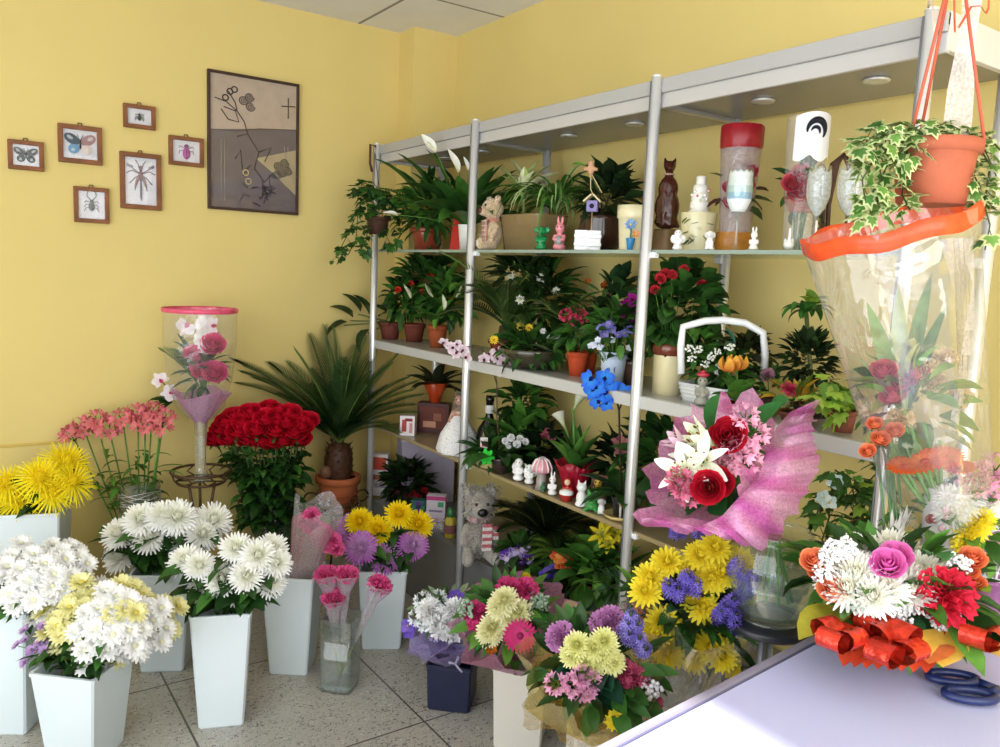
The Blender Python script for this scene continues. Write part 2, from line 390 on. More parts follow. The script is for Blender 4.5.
def vine(mb, pts, n, S, cols, edge=None, r=.002, spread=.03):
    pts = [Vector(p) for p in pts]; mb.tube(pts, r, hx('4a5a2a'), 4, False)
    for i in range(n):
        t = U(0, len(pts)-1.001); k = int(t); p = pts[k].lerp(pts[k+1], t-k)
        d = Vector((U(-1, 1), U(-1, 1), U(-.9, .5))); q = p+d.normalized()*U(.2, 1)*spread; mb.tube([p, q], r*.6, hx('5a6a30'), 3, False)
        ivyleaf(mb, q, d+Vector((0, 0, -.3)), S*U(.6, 1.25), jit(rnd.choice(cols), .2), jit(edge, .1) if edge else None)
def pot(T, r, h, col, mat='terracotta', rim=True, seg=24, name='pot', soil=True, taper=.72, rimcol=None):
    mb = MB()
    pr = [(r*taper*.6, 0), (r*taper, 0), (r*.93, h*.78)] + ([(r*.93, h*.79), (r*1.04, h*.8), (r*1.06, h*.98)] if rim else [(r*.98, h*.97)]) + [(r, h), (r*.9, h), (r*.88, h*.88)]
    cc = [col]*(len(pr)-1)
    if rimcol: cc = [col]*2+[rimcol]*(len(pr)-3)
    mb.lathe(pr, cc, seg, cap=(True, False)); o = mb.build(name, mat, T)
    if soil: MB().lathe([(0.001, h*.9), (r*.5, h*.9), (r*.9, h*.87)], hx('2b2119'), 16).build('soil', 'soil', T)
    return o
def bucket(label, P, tw, bw, h, rz, col='f0f3f5', cat='flower bucket', name='flower_bucket', group=None):
    mb = MB(); ch = .006
    def ring(w, z): k = w-ch; return [(x, y, z) for x, y in ((w, -k), (w, k), (k, w), (-k, w), (-w, k), (-w, -k), (-k, -w), (k, -w))]
    rs = [(bw/2-.003, 0), (bw/2, .005), (tw/2, h-.012), (tw/2+.003, h-.01), (tw/2+.003, h), (tw/2-.006, h), (tw/2-.008, h-.02), (bw/2-.006, .012)]
    vs = [p for w, z in rs for p in ring(w, z)]; fs = [(i*8+k, i*8+(k+1) % 8, i*8+8+(k+1) % 8, i*8+8+k) for i in range(len(rs)-1) for k in range(8)]
    mb.add(vs, fs+[tuple(range(8))[::-1], tuple(range(len(vs)-8, len(vs)))], hx(col), None, False)
    o = mb.build(name, 'plastic', None, P); o.rotation_euler = (0, 0, rz); tag(o, label, cat, group); return o
def glassvase(label, P, prof, mat='glass', name='glass_vase', water=None, seg=28, parts=None):
    T = thing(name, label, 'vase', P); MB().lathe(prof, (1, 1, 1), seg, cap=(True, False)).build('vessel', mat, T)
    r, z = prof[-1]; MB().lathe([(r*1.005, z-.004), (r*1.02, z), (r*.99, z+.003), (r*.97, z)], (1, 1, 1), seg).build('rim', 'glass', T)
    return T
# ================================================================== the room
def wallmat(n, col, amt, scale):
    m, N, L, o = newmat(n); t = N('ShaderNodeTexCoord'); nz = N('ShaderNodeTexNoise', Scale=scale, Detail=4.0); L(t.outputs['Object'], nz.inputs['Vector'])
    n2 = N('ShaderNodeTexNoise', Scale=140.0, Detail=2.0); L(t.outputs['Object'], n2.inputs['Vector'])
    r = N('ShaderNodeValToRGB'); c = hx(col); r.color_ramp.elements[0].color = (*[v*(1-amt) for v in c], 1); r.color_ramp.elements[1].color = (*[min(1, v*(1+amt)) for v in c], 1)
    r.color_ramp.elements[0].position = .3; r.color_ramp.elements[1].position = .7
    L(nz.outputs['Fac'], r.inputs[0]); b = N('ShaderNodeBsdfPrincipled', Roughness=.75); b.inputs['Specular IOR Level'].default_value = .2
    L(r.outputs[0], b.inputs['Base Color']); bp = N('ShaderNodeBump', Strength=.08, Distance=.004); L(n2.outputs['Fac'], bp.inputs['Height']); L(bp.outputs[0], b.inputs['Normal']); L(b.outputs[0], o.inputs[0])
wallmat('wall_paint', 'ddc880', .035, 1.3)
wallmat('wall_plain', 'dcd8cc', .02, 1.3)
def gridmat(n, sx, sy, ox, oy, wid, cbase, cseam, speck=False):
    m, N, L, o = newmat(n); t = N('ShaderNodeTexCoord'); sp = N('ShaderNodeSeparateXYZ'); L(t.outputs['Object'], sp.inputs[0]); es = []
    for ax, s, of in (('X', sx, ox), ('Y', sy, oy)):
        a = N('ShaderNodeMath', operation='SUBTRACT'); L(sp.outputs[ax], a.inputs[0]); a.inputs[1].default_value = of
        d = N('ShaderNodeMath', operation='PINGPONG'); L(a.outputs[0], d.inputs[0]); d.inputs[1].default_value = s/2
        l = N('ShaderNodeMath', operation='LESS_THAN'); L(d.outputs[0], l.inputs[0]); l.inputs[1].default_value = wid; es.append(l)
    mxn = N('ShaderNodeMath', operation='MAXIMUM'); L(es[0].outputs[0], mxn.inputs[0]); L(es[1].outputs[0], mxn.inputs[1])
    base = N('ShaderNodeMix', data_type='RGBA'); base.inputs[6].default_value = (*hx(cbase), 1)
    nz = N('ShaderNodeTexNoise', Scale=3.0, Detail=4.0); L(t.outputs['Object'], nz.inputs['Vector'])
    rr = N('ShaderNodeValToRGB'); c = hx(cbase); rr.color_ramp.elements[0].color = (*[v*.86 for v in c], 1); rr.color_ramp.elements[1].color = (*[min(1, v*1.1) for v in c], 1); L(nz.outputs['Fac'], rr.inputs[0])
    cur = rr.outputs[0]
    if speck:
        for sc, th, cc in ((95., .15, '6a655e'), (130., .14, '48443e'), (80., .12, 'cbc7bd')):
            vo = N('ShaderNodeTexVoronoi', Scale=sc); n3 = N('ShaderNodeTexNoise', Scale=sc*.8); L(t.outputs['Object'], n3.inputs['Vector'])
            mp = N('ShaderNodeMapping'); L(t.outputs['Object'], mp.inputs[0]); mp.inputs['Scale'].default_value = (1, .55, 1); mp.inputs['Rotation'].default_value = (0, 0, sc)
            va = N('ShaderNodeVectorMath', operation='MULTIPLY_ADD'); L(n3.outputs['Color'], va.inputs[0]); va.inputs[1].default_value = (.03, .03, .03); L(mp.outputs[0], va.inputs[2]); L(va.outputs[0], vo.inputs['Vector'])
            rd = N('ShaderNodeSeparateColor'); L(vo.outputs['Color'], rd.inputs[0])
            t1 = N('ShaderNodeMath', operation='MULTIPLY'); L(rd.outputs[0], t1.inputs[0]); t1.inputs[1].default_value = th*2.6
            lt = N('ShaderNodeMath', operation='LESS_THAN'); L(vo.outputs['Distance'], lt.inputs[0]); L(t1.outputs[0], lt.inputs[1])
            mi = N('ShaderNodeMix', data_type='RGBA'); L(lt.outputs[0], mi.inputs[0]); L(cur, mi.inputs[6]); mi.inputs[7].default_value = (*hx(cc), 1); cur = mi.outputs[2]
    mi = N('ShaderNodeMix', data_type='RGBA'); L(mxn.outputs[0], mi.inputs[0]); L(cur, mi.inputs[6]); mi.inputs[7].default_value = (*hx(cseam), 1)
    b = N('ShaderNodeBsdfPrincipled', Roughness=.38 if speck else .9); L(mi.outputs[2], b.inputs['Base Color']); L(b.outputs[0], o.inputs[0])
gridmat('terrazzo', .692, .692, 1.606, -.915, .0035, 'b6b2a8', '57534d', True)
gridmat('ceiling_tile', .6, .6, .575, -.48, .008, 'e9e9ea', '8e8c8a')
def slab(name, lo, hi, mat):
    c = [(a+b)/2 for a, b in zip(lo, hi)]; sz = [b-a for a, b in zip(lo, hi)]
    return struct(MB().box(c, sz, (1, 1, 1)).build(name, mat))
CZ = 2.746
slab('floor', (-.1, -4.6, -.1), (6.2, .1, 0), 'terrazzo')
slab('ceiling', (-.1, -4.6, CZ), (6.2, .1, CZ+.1), 'ceiling_tile')
slab('wall_left', (-.1, -4.6, 0), (0, .1, CZ), 'wall_paint')
slab('wall_back', (0, 0, 0), (6.2, .1, CZ), 'wall_paint')
slab('wall_column', (0, -.25, 0), (.155, 0, CZ), 'wall_paint')
# unseen shop front behind the viewer, its opening cut to shape the sun patch
mb = MB()
for lo, hi in (((-.1, -4.7, 0), (1.6, -4.6, CZ)), ((1.6, -4.7, 0), (6.2, -4.6, .35)), ((1.6, -4.7, 2.5), (6.2, -4.6, CZ))):
    mb.box([(a+b)/2 for a, b in zip(lo, hi)], [b-a for a, b in zip(lo, hi)], (1, 1, 1))
struct(mb.build('wall_front', 'wall_plain'))
struct(MB().box((.003, -3.15, .745), (.006, 2.75, .012), hx('d2b45e'), bev=.003).build('trim_1', 'matte'))
# ------------------------------------------------------------------ shelving
XA, XB, XC, XD = .206, 1.090, 2.078, 2.885
YF, YR = -.465, -.10
Z1, Z3, Z4, ZP = 1.635, 1.189, .755, .364
AL = hx('f0f1f2'); GR = hx('b9bcc0')
S = thing('display_shelving', 'long grey metal shelving unit with lit header along the yellow wall', 'shelving', (XA, YF, 0)); so = Vector((XA, YF, 0))
X0 = Matrix.Translation(-so)
mb = MB(); x0, x1 = XA-.012, XD+.03
mb.box(((x0+x1)/2, -.255, 2.125), (x1-x0, .39, .028), hx('c4c5c8'), X0)
mb.box(((x0+x1)/2, -.445, 2.118), (x1-x0, .022, .042), hx('aeadab'), X0, .004)
mb.box(((x0+x1)/2, -.44, 2.076), (x1-x0, .014, .042), hx('bdbbb8'), X0, .003)
mb.box((x1-.008, -.255, 2.1), (.018, .38, .08), hx('cccccd'), X0, .003)
mb.box((x0+.008, -.255, 2.1), (.018, .38, .08), hx('cccccd'), X0, .003)
mb.build('header', 'laminate', S)
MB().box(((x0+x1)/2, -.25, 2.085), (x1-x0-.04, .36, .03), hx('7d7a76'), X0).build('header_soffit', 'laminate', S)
for x in (XB, XC): MB().box((x, -.27, 2.064), (.022, .36, .014), hx('a9aaac'), X0, .003).build('crossbar', 'metal', S)
for i, x in enumerate((.55, .86, 1.45, 1.8, 2.32, 2.66)):
    l = MB().lathe([(.03, 0), (.034, -.004), (.03, -.008), (.022, -.006), (.0, -.005)], hx('d9d9d6'), 16, X0 @ Matrix.Translation((x, -.28, 2.07)))
    l.build('downlight', 'metal', S)
for x in (XA, XB, XC, XD):
    p = MB(); p.tube([(x, YF, 0), (x, YF, 2.142)], .0155, AL, 14, X=X0); p.tube([(x-.01, YF-.0125, .02), (x-.01, YF-.0125, 2.13)], .0035, hx('8f9296'), 5, X=X0)
    p.ell((x, YF, 2.143), (.0155, .0155, .008), AL, 14, 6, X0); p.lathe([(.028, 0), (.028, .008), (.019, .02)], AL, 14, X0 @ Matrix.Translation((x, YF, 0)))
    p.build('front_post', 'metal', S)
    MB().tube([(x, YR, 0), (x, YR, 2.09)], .0175, AL, 12, X=X0).build('rear_post', 'metal', S)
for n, z, th, mat, col in (('glass_shelf', Z1, .008, 'glass', (1, 1, 1)), ('shelf_board', Z3, .016, 'laminate', hx('a9aaa6')), ('lower_shelf', Z4, .012, 'laminate', hx('8d7f60'))):
    MB().box(((XA+XD)/2, -.26, z-th/2), (XD-XA-.02, .38, th), col, X0, .002).build(n, mat, S)
MB().box(((XA+XD)/2, -.452, Z1-.004), (XD-XA-.03, .004, .011), hx('93a59a'), X0).build('shelf_rail', 'laminate', S)
MB().box(((XA+XD)/2, -.456, Z3-.021), (XD-XA-.03, .014, .04), hx('c2c2bf'), X0, .003).build('shelf_rail', 'laminate', S)
MB().box(((XA+XD)/2, -.452, Z4-.008), (XD-XA-.03, .006, .014), hx('a08f68'), X0, .002).build('shelf_rail', 'laminate', S)
MB().box(((XA+XD)/2, -.235, ZP/2), (XD-XA, .43, ZP), hx('6f6f6e'), X0, .006).build('plinth', 'laminate', S)
for x in (XB, XC, XD):
    for z in (Z1, Z4):
        MB().box((x+.02, YF+.012, z-.014), (.028, .02, .018), hx('eef0f2'), X0, .003).build('shelf_clip', 'plastic', S)
        MB().box((x-.012, YR-.014, z-.014), (.03, .024, .026), hx('e4e6e8'), X0, .003).build('shelf_clip', 'plastic', S)
# ------------------------------------------------------------------ counter
CT = .85
K = thing('sales_counter', 'pale lilac-grey topped counter at the corner with a bright sun patch', 'counter', (3.4, -1.3, 0), math.radians(5.7))
def rr(pts, z0, z1, col, mb):
    n = len(pts); mb.add([(x, y, z0) for x, y in pts]+[(x, y, z1) for x, y in pts], [tuple(range(n))[::-1], tuple(range(n, 2*n))]+[(i, (i+1) % n, n+(i+1) % n, n+i) for i in range(n)], col, None, False)
cw = MB(); rr([(-.37, -1.0), (.34, -1.0), (.34, .76), (-.37, .76)], CT-.03, CT, hx('a5a5c0'), cw)
bm = bmesh.new(); vs = [bm.verts.new(v) for v in cw.v]; [bm.faces.new([vs[i] for i in f]) for f in cw.f]; bmesh.ops.bevel(bm, geom=bm.edges[:], offset=.006, segments=2, affect='EDGES')
MB().bm(bm, hx('bfc4ec'), None, False).build('countertop', 'laminate', K)
e = MB(); e.box((-.383, -.12, CT-.02), (.02, 1.78, .036), hx('8f8da0'), None, .006); e.build('edge_strip', 'laminate', K)
b = MB(); b.box((-.33, -.12, (CT-.03)/2), (.03, 1.72, CT-.03), hx('59585f'), None, .004); b.box((.27, -.12, (CT-.03)/2), (.03, 1.72, CT-.03), hx('59585f'), None, .004); b.box((-.03, .72, (CT-.03)/2), (.57, .03, CT-.03), hx('59585f')); b.box((-.03, -.96, (CT-.03)/2), (.57, .03, CT-.03), hx('59585f')); b.build('counter_body', 'laminate', K)
# ------------------------------------------------------------------ framed insects and the collage on the left wall
def disc(mb, y, z, ry, rz, rot, col, x=.011):
    n = 14; vs = [(x, y+math.cos(rot)*ry*math.cos(a)-math.sin(rot)*rz*math.sin(a), z+math.sin(rot)*ry*math.cos(a)+math.cos(rot)*rz*math.sin(a)) for a in (2*pi*k/n for k in range(n))]
    mb.add(vs+[(x+.003, y, z)], [(k, (k+1) % n, n) for k in range(n)], col, None, False)
def framed(label, y0, z1, y1, z0, fw, fcol, bg, art, hook=True, name='framed_insect'):
    yc, zc = (y0+y1)/2, (z0+z1)/2; w, h = y1-y0, z1-z0; T = thing(name, label, 'picture frame', (.0, yc, zc)); mb = MB(); fc = hx(fcol)
    for s in (-1, 1): mb.box((.011, 0, s*(h-fw)/2), (.022, w, fw), fc, None, .003); mb.box((.0105, s*(w-fw)/2, 0), (.021, fw, h-2*fw+.002), fc, None, .003)
    mb.build('frame', 'wood', T); MB().box((.005, 0, 0), (.006, w-fw*1.5, h-fw*1.5), hx(bg)).build('mount', 'matte', T)
    a = MB(); nm = art(a, w-2*fw, h-2*fw); a.build(nm, 'matte', T)
    MB().box((.0185, 0, 0), (.001, w-2*fw, h-2*fw), (1, 1, 1)).build('pane', 'pane', T)
    if hook: MB().tube([(.006, -.008, h/2-.002), (.006, -.006, h/2+.01), (.006, .006, h/2+.01), (.006, .008, h/2-.002)], .0025, hx('6b5536'), 5).build('hanger', 'metal', T)
def butterfly(cu, cl, cu2, cl2, body):
    def f(a, w, h):
        k = w*.5
        for s, u, l in ((-1, cu, cl), (1, cu2, cl2)):
            disc(a, s*k*.48, h*.17, k*.5, h*.17, s*.55, hx(u)); disc(a, s*k*.38, -h*.16, k*.34, h*.17, -s*.6, hx(l))
            disc(a, s*k*.6, h*.22, k*.2, h*.06, s*.55, mixc(hx(u), (.8, .8, .8), .45), .0145); disc(a, s*k*.42, -h*.2, k*.13, h*.06, -s*.6, mixc(hx(l), (.8, .85, .9), .5), .0145)
            a.tube([(.014, 0, h*.12), (.014, s*k*.18, h*.34)], .001, hx(body), 4)
        a.ell((.013, 0, 0), (.004, k*.06, h*.17), hx(body), 8, 8); return 'butterfly'
    return f
def beetle(col, legs=6, ll=.3, horn=False, size=.5, wing=None):
    def f(a, w, h):
        c = hx(col); k = min(w, h)*size
        a.ell((.012, 0, -k*.15), (.006, k*.28, k*.45), c, 12, 8); a.ell((.012, 0, k*.38), (.005, k*.18, k*.16), mixc(c, (0, 0, 0), .4), 10, 6); a.tube([(.018, 0, -k*.55), (.0185, 0, k*.2)], .001, mixc(c, (0, 0, 0), .6), 4)
        if wing:
            for s in (-1, 1): disc(a, s*k*.4, -k*.2, k*.4, k*.16, -s*.5, hx(wing), .0105)
        for s in (-1, 1):
            for q in range(legs//2): a.tube([(.012, s*k*.2, k*(.25-.25*q)), (.011, s*k*.5, k*(.4-.35*q)), (.01, s*k*(.5+ll*.4), k*(.2-.4*q))], .0013, mixc(c, (0, 0, 0), .5), 4)
            if horn: a.tube([(.012, s*k*.08, k*.5), (.012, s*k*.42, k*.85), (.012, s*k*.38, k*1.25), (.012, s*k*.2, k*1.4)], .0016, mixc(c, (0, 0, 0), .4), 4)
        return 'insect'
    return f
def mantis(a, w, h):
    c = hx('6b3f3c'); a.ell((.013, 0, h*.12), (.005, w*.05, h*.16), c, 8, 8); a.ell((.013, 0, -h*.18), (.004, w*.035, h*.24), hx('3e3440'), 8, 8); a.ell((.013, 0, h*.3), (.005, w*.07, h*.03), c, 8, 6)
    for s in (-1, 1):
        for e, m_ in (((.42, .36), (.25, .26)), ((.46, .16), (.28, .22)), ((.36, -.06), (.2, .06)), ((.2, -.2), (.12, -.02)), ((.16, .44), (.08, .36))):
            a.tube([(.012, 0, h*.15), (.012, s*w*m_[0], h*m_[1]), (.011, s*w*e[0], h*e[1])], .0018, c, 4)
        disc(a, s*w*.12, 0, w*.05, h*.16, s*.3, hx('8d6a66'), .0105); disc(a, s*w*.34, h*.31, w*.11, h*.03, s*.25, hx('8a8492'), .011)
    return 'insect'
FB = '80502f'
def fr(label, px, art, bg='d9d8de', fw=.017, fc=FB, **k):
    A = cast(px[0], px[1], x=0); B = cast(px[2], px[3], x=0); framed(label, A.y, A.z, B.y, B.z, fw, fc, bg, art, **k)
fr('small brown frame with a black butterfly, at the far left of the insects', (7, 139, 44, 172), butterfly('1d2422', '22302e', '1d2422', '22302e', '141414'))
fr('brown frame with a blue and pink spread-wing butterfly', (57, 123, 102, 166), butterfly('4b5a66', '6f9ac0', 'a07f80', 'd9c9c0', '3a3030'), fw=.019)
fr('smallest brown frame, topmost of the insect frames, holding a tiny dark bug', (122.5, 103, 155, 131), beetle('4a5048', 6, .3, False, .42, '9aa0a0'))
fr('tall brown frame with a long spindly reddish winged insect', (119, 151, 161, 211), mantis, fw=.02)
fr('brown frame with a single magenta pink beetle', (168, 135, 203, 168), beetle('b05aa0', 4, .1, False, .62))
fr('lowest brown frame, with a grey long-horned beetle', (73, 186, 109, 224), beetle('5d6058', 6, .4, True, .42))
def collage(a, w, h):
    x = .0095
    def poly(pts, col, xx): a.add([(xx, (u-.5)*w, (.5-v)*h) for u, v in pts], [tuple(range(len(pts)))[::-1]], hx(col), None, False)
    poly([(0, 0), (1, 0), (1, .34), (.55, .37), (0, .42)], 'bba793', .0088)
    poly([(0, .42), (.55, .37), (1, .34), (1, 1), (0, 1)], '6f6464', .0086)
    poly([(.52, .6), (1, .5), (1, .86), (.72, .7)], 'b09f7c', .0092)
    def T(pts, r, col): a.tube([(.0115, (u-.5)*w, (.5-v)*h) for u, v in pts], r, hx(col), 5)
    T([(0, .42), (.3, .41), (.55, .37), (1, .34)], .0015, '4a4140')
    def ring(u, v, r, col, th=.003): T([(u+r*math.cos(t)*h/w, v+r*math.sin(t)) for t in [2*pi*k/14 for k in range(15)]], th, col)
    def spir(u, v, r, col): T([(u+r*(1-k/26)*math.cos(k*.6)*h/w, v+r*(1-k/26)*math.sin(k*.6)) for k in range(24)], .0022, col)
    for u, v in ((.37, .17), (.44, .14), (.45, .21), (.78, .64), (.86, .61), (.83, .69), (.77, .71), (.9, .67)): spir(u, v, .038, '2f2a2e')
    for u, v in ((.22, .12), (.27, .1), (.17, .17)): ring(u, v, .022, '3b3538')
    for p in (((.05, .18), (.18, .2), (.3, .26), (.38, .33), (.42, .42)), ((.12, .26), (.2, .33), (.32, .34), (.28, .26), (.15, .24)), ((.2, .12), (.28, .2), (.3, .26)), ((.9, .1), (.9, .26)), ((.82, .17), (.98, .16)), ((.3, .45), (.42, .42), (.55, .55), (.5, .68)), ((.55, .55), (.7, .5), (.62, .62)), ((.5, .68), (.62, .78), (.72, .7)), ((.28, .62), (.34, .55), (.36, .7))): T(p, .0024, '3a3336')
    for k in range(16):
        u0, v0 = .62+rnd.gauss(0, .12), .85+rnd.gauss(0, .06); T([(u0, v0), (u0+U(-.1, .1), v0+U(-.08, .05)), (u0+U(-.12, .12), min(.98, v0+U(-.02, .08)))], .0022, rnd.choice(('4a4450', '3d3842', '565060')))
    for u in (.12, .16, .86, .9): T([(u, .48), (u, .95 if u < .5 else .62)], .0012, 'b6aca4')
    ring(.4, .72, .022, 'c9b787', .0032); ring(.43, .785, .022, 'c9b787', .0032); return 'collage'
fr('large dark-framed brown and grey collage of curled flowers with two rings', (206.5, 69, 297, 215.5), collage, '8a7f78', .012, fc='3f2c22', hook=False, name='framed_collage')
# ================================================================== cut flowers: every stem a thing of its own
GST = hx('5f8a3c')
def cutflower(name, label, cat, group, me, P, D, B, sc=1., stemr=.003, leaves=3, leafL=.06, leafW=.02, cols=G_DARK, hname='flower_head', stemcol=None, spread=None):
    P = Vector(P); B = Vector(B); D = Vector(D).normalized()
    T = thing(name, label, cat, B, 0, group)
    e = P-B; R_ = .02*sc; mid = e*.5+Vector((0, 0, .02)); h0 = e-D*.012
    st = MB(); pts = [Vector((0, 0, 0)), mid*.5, mid, (mid+h0)/2+D*-.01, h0]; st.tube(pts, [stemr]*5, jit(stemcol or GST, .15), 5); st.build('stem', 'leaf', T)
    if leaves:
        lf = MB()
        for k in range(leaves):
            t = U(.35, .8); p = e*t; a = U(0, 6.28); lf.leaf(p, (math.cos(a), math.sin(a), U(.1, .7)), leafL*U(.8, 1.4), leafW*U(.8, 1.3), jit(rnd.choice(cols), .2), U(.5, 1.7), 4, .2, .9, U(-.5, .5))
        lf.build('foliage', 'leaf', T)
    if spread is None: head(hname, me, T, e, D, sc)
    else:
        mes = me if isinstance(me, list) else [me]; tw = MB()
        for (off, d, s_) in spread:
            head(hname, rnd.choice(mes), T, e+off, d, s_); tw.tube([e*.8, e*.9+off*.4, e+off-Vector(d)*.006], .0014, GST, 4, False)
        tw.build('twigs', 'leaf', T)
    return T
def bunch(name, label, group, heads, mesh, C0, mouth, **k):
    """heads: pixels in the photograph; C0: middle of the bunch; mouth: where the stems meet in the vessel"""
    out = []; cx = sum(h[0] for h in heads)/len(heads); cy = sum(h[1] for h in heads)/len(heads)
    sx = max(12, max(abs(h[0]-cx) for h in heads)); sy = max(12, max(abs(h[1]-cy) for h in heads)); bul = k.pop('bulge', .06); hz = k.pop('face', .45); scs = k.pop('scs', (.9, 1.1))
    for i, (x, y) in enumerate(heads):
        q = 1-min(1, ((x-cx)/sx)**2*.6+((y-cy)/sy)**2*.6); P = near(x, y, C0, bul*(1.4*q-.2)+U(-.01, .01))
        D = (P-Vector(mouth)).normalized()*.55+(CAM-P).normalized()*hz+Vector((0, 0, .15)); m = mesh[i % len(mesh)] if isinstance(mesh, list) else mesh
        out.append(cutflower(name, label, 'flower', group, m, P, D, Vector(mouth)+Vector((U(-.02, .02), U(-.02, .02), U(-.02, 0))), sc=U(*scs), **k))
    return out
# ------------------------------------------------------------------ white square buckets on the floor
WB = 'e0ebf0'
def bk(label, px, py, tpx, bpx, hpx, rz, col=WB, **k):
    P = cast(px, py, z=0); s = ppm(P); h = hpx/s*1.05; return bucket(label, P, tpx/s, bpx/s, h, rz, col, **k), P, h, s
vw = lambda P: math.atan2(CAM.y-P.y, CAM.x-P.x)
r_, P, H, s = bk('white tapered square bucket behind, holding big yellow spider flowers', 36, 640, 60, 50, 132, -.3); YB, YH = P, H
r_, P, H, s = bk('white square bucket cut by the left picture edge, under white spray blooms', 14, 722, 58, 46, 120, -.55); AB, AH = P, H
r_, P, H, s = bk('white square bucket in front, under cream and white spray blooms', 86, 752, 66, 50, 92, -.75); BB, BH = P, H
r_, P, H, s = bk('white square bucket half hidden behind, with big white shaggy chrysanthemums', 167, 662, 54, 40, 96, -.45); CB, CH = P, H
r_, P, H, s = bk('white tall square bucket in clear view, with white chrysanthemums spilling over', 223, 716, 55, 42, 112, -.36); DB, DH = P, H
r_, P, H, s = bk('white tall square bucket with a pink cellophane cone of flowers', 293, 666, 50, 37, 96, -.62); EB, EH = P, H
r_, P, H, s = bk('white square bucket farthest back, with yellow and purple chrysanthemums', 382, 641, 46, 37, 77, -.5); FB_, FH = P, H
up = lambda P, h: Vector((P.x, P.y, h))
# yellow spider mums
me = hm('spider_mum_yellow', lambda: mum(.105, hx('fff02a'), hx('fbe224'), 6, 30, .07, True, 1))
bunch('yellow_spider_chrysanthemum', 'big yellow spider chrysanthemum with thread-like petals in back left bucket', 'yellow spider chrysanthemums', [(8, 484), (40, 478), (66, 463), (73, 482), (20, 500), (52, 492), (-6, 502)], me, up(YB, YH+.08), up(YB, YH-.05), leaves=6, leafL=.1, leafW=.035, bulge=.08)
# white spray mums at far left
wm = [hm('spray_white%d' % i, lambda i=i: daisy(.034, hx('ffffff'), hx('f3f3d0'), 14, i, 3)) for i in range(2)]
wc = [hm('spray_cream%d' % i, lambda i=i: daisy(.034, hx('f8f4b8'), hx('e9d968'), 14, i+5, 3)) for i in range(2)]
wl = [hm('spray_lilac', lambda: daisy(.026, hx('cdaadd'), hx('8a6a8a'), 12, 9, 2))]
wy = [hm('spray_gold', lambda: daisy(.026, hx('f4e66a'), hx('cfae20'), 13, 11, 3))]
def spraybunch(name, label, group, cen, rx, ry, C0, mouth, nst, nh, pick, bulge=.12, sc=1.):
    for i in range(nst):
        a = 2.4*i; q = math.sqrt((i+.5)/nst); x, y = cen[0]+rx*.8*q*math.cos(a), cen[1]+ry*.8*q*math.sin(a)
        P = near(x, y, C0, bulge*(1-q*q)*1.6-bulge*.5); D0 = (P-Vector(mouth)).normalized(); sp = []
        for j in range(nh):
            b = 2.4*j; r = .055*math.sqrt((j+.5)/nh)*1.35*sc; off = cR*(r*math.cos(b))+cU*(r*math.sin(b)*.8)+Vector((U(-.01, .01), U(-.012, .012), U(-.015, .015)))
            d = D0*.5+(CAM-P).normalized()*.5+off*6+Vector((0, 0, .2)); sp.append((off, d, U(.85, 1.12)*sc))
        cutflower(name, label, 'flower', group, pick(x, y), P, D0, Vector(mouth)+Vector((U(-.03, .03), U(-.03, .03), -.03)), leaves=7, leafL=.075, leafW=.03, spread=sp)
spraybunch('white_spray_chrysanthemum', 'white many-headed spray chrysanthemum stem in the bucket at the far left', 'white spray chrysanthemums', (40, 582), 60, 36, up(AB, AH+.11), up(AB, AH-.04), 13, 9, lambda x, y: wm, .14)
spraybunch('cream_spray_chrysanthemum', 'cream and white spray chrysanthemum stem in the front left bucket', 'cream and white spray chrysanthemums', (106, 624), 68, 40, up(BB, BH+.08), up(BB, BH-.04), 15, 9, lambda x, y: wc if (y < 608 or x > 148 or x < 78) else (wm+wc if U(0, 1) < .35 else wm), .15)
spraybunch('lilac_spray_chrysanthemum', 'lilac spray stem at the left rim of the front left bucket', 'lilac spray stems', (42, 640), 22, 12, up(BB, BH+.06), up(BB, BH-.04), 2, 8, lambda x, y: wl, .03, .72)
# big white mums
bm_ = [hm('big_white_mum%d' % i, lambda i=i: mum(.066, hx('ffffff'), hx('fbfbe6'), 7, 30, .19, False, i)) for i in range(3)]
bunch('white_shaggy_chrysanthemum', 'large white shaggy chrysanthemum in the half hidden bucket', 'white shaggy chrysanthemums at the back', [(119, 534), (149, 538), (122, 556), (163, 517), (187, 546), (177, 518), (213, 521), (202, 535), (142, 520)], bm_, up(CB, CH+.16), up(CB, CH-.04), leaves=13, leafL=.11, leafW=.05, bulge=.08, face=.7, scs=(1.0, 1.15))
bunch('white_chrysanthemum', 'round white chrysanthemum in the tall bucket in clear view', 'white chrysanthemums in the tall bucket', [(200, 566), (204, 586), (236, 549), (247, 577), (272, 549), (276, 563), (270, 582), (222, 580), (258, 556), (186, 561), (238, 592)], bm_, up(DB, DH+.1), up(DB, DH-.04), leaves=14, leafL=.1, leafW=.05, bulge=.08, face=.9, scs=(.82, .95))
# yellow and purple mums
ym = hm('yellow_mum', lambda: mum(.066, hx('ffe81e'), hx('f8d414'), 7, 30, .17, False, 4)); pm = hm('purple_mum', lambda: mum(.064, hx('bf68c6'), hx('ecccea'), 7, 34, .2, False, 5))
bunch('yellow_chrysanthemum', 'golden yellow round chrysanthemum in the farthest white bucket', 'golden chrysanthemums', [(399, 515), (378, 531), (418, 525), (360, 522)], ym, up(FB_, FH+.15), up(FB_, FH-.03), leaves=10, leafL=.1, leafW=.045, bulge=.05, face=.9, scs=(.95, 1.05))
bunch('purple_chrysanthemum', 'purple pink round chrysanthemum in the farthest white bucket', 'purple chrysanthemums', [(361, 548), (385, 558), (413, 545), (352, 529)], pm, up(FB_, FH+.13), up(FB_, FH-.03), leaves=12, leafL=.1, leafW=.045, bulge=.12, face=1.3, scs=(1., 1.08))
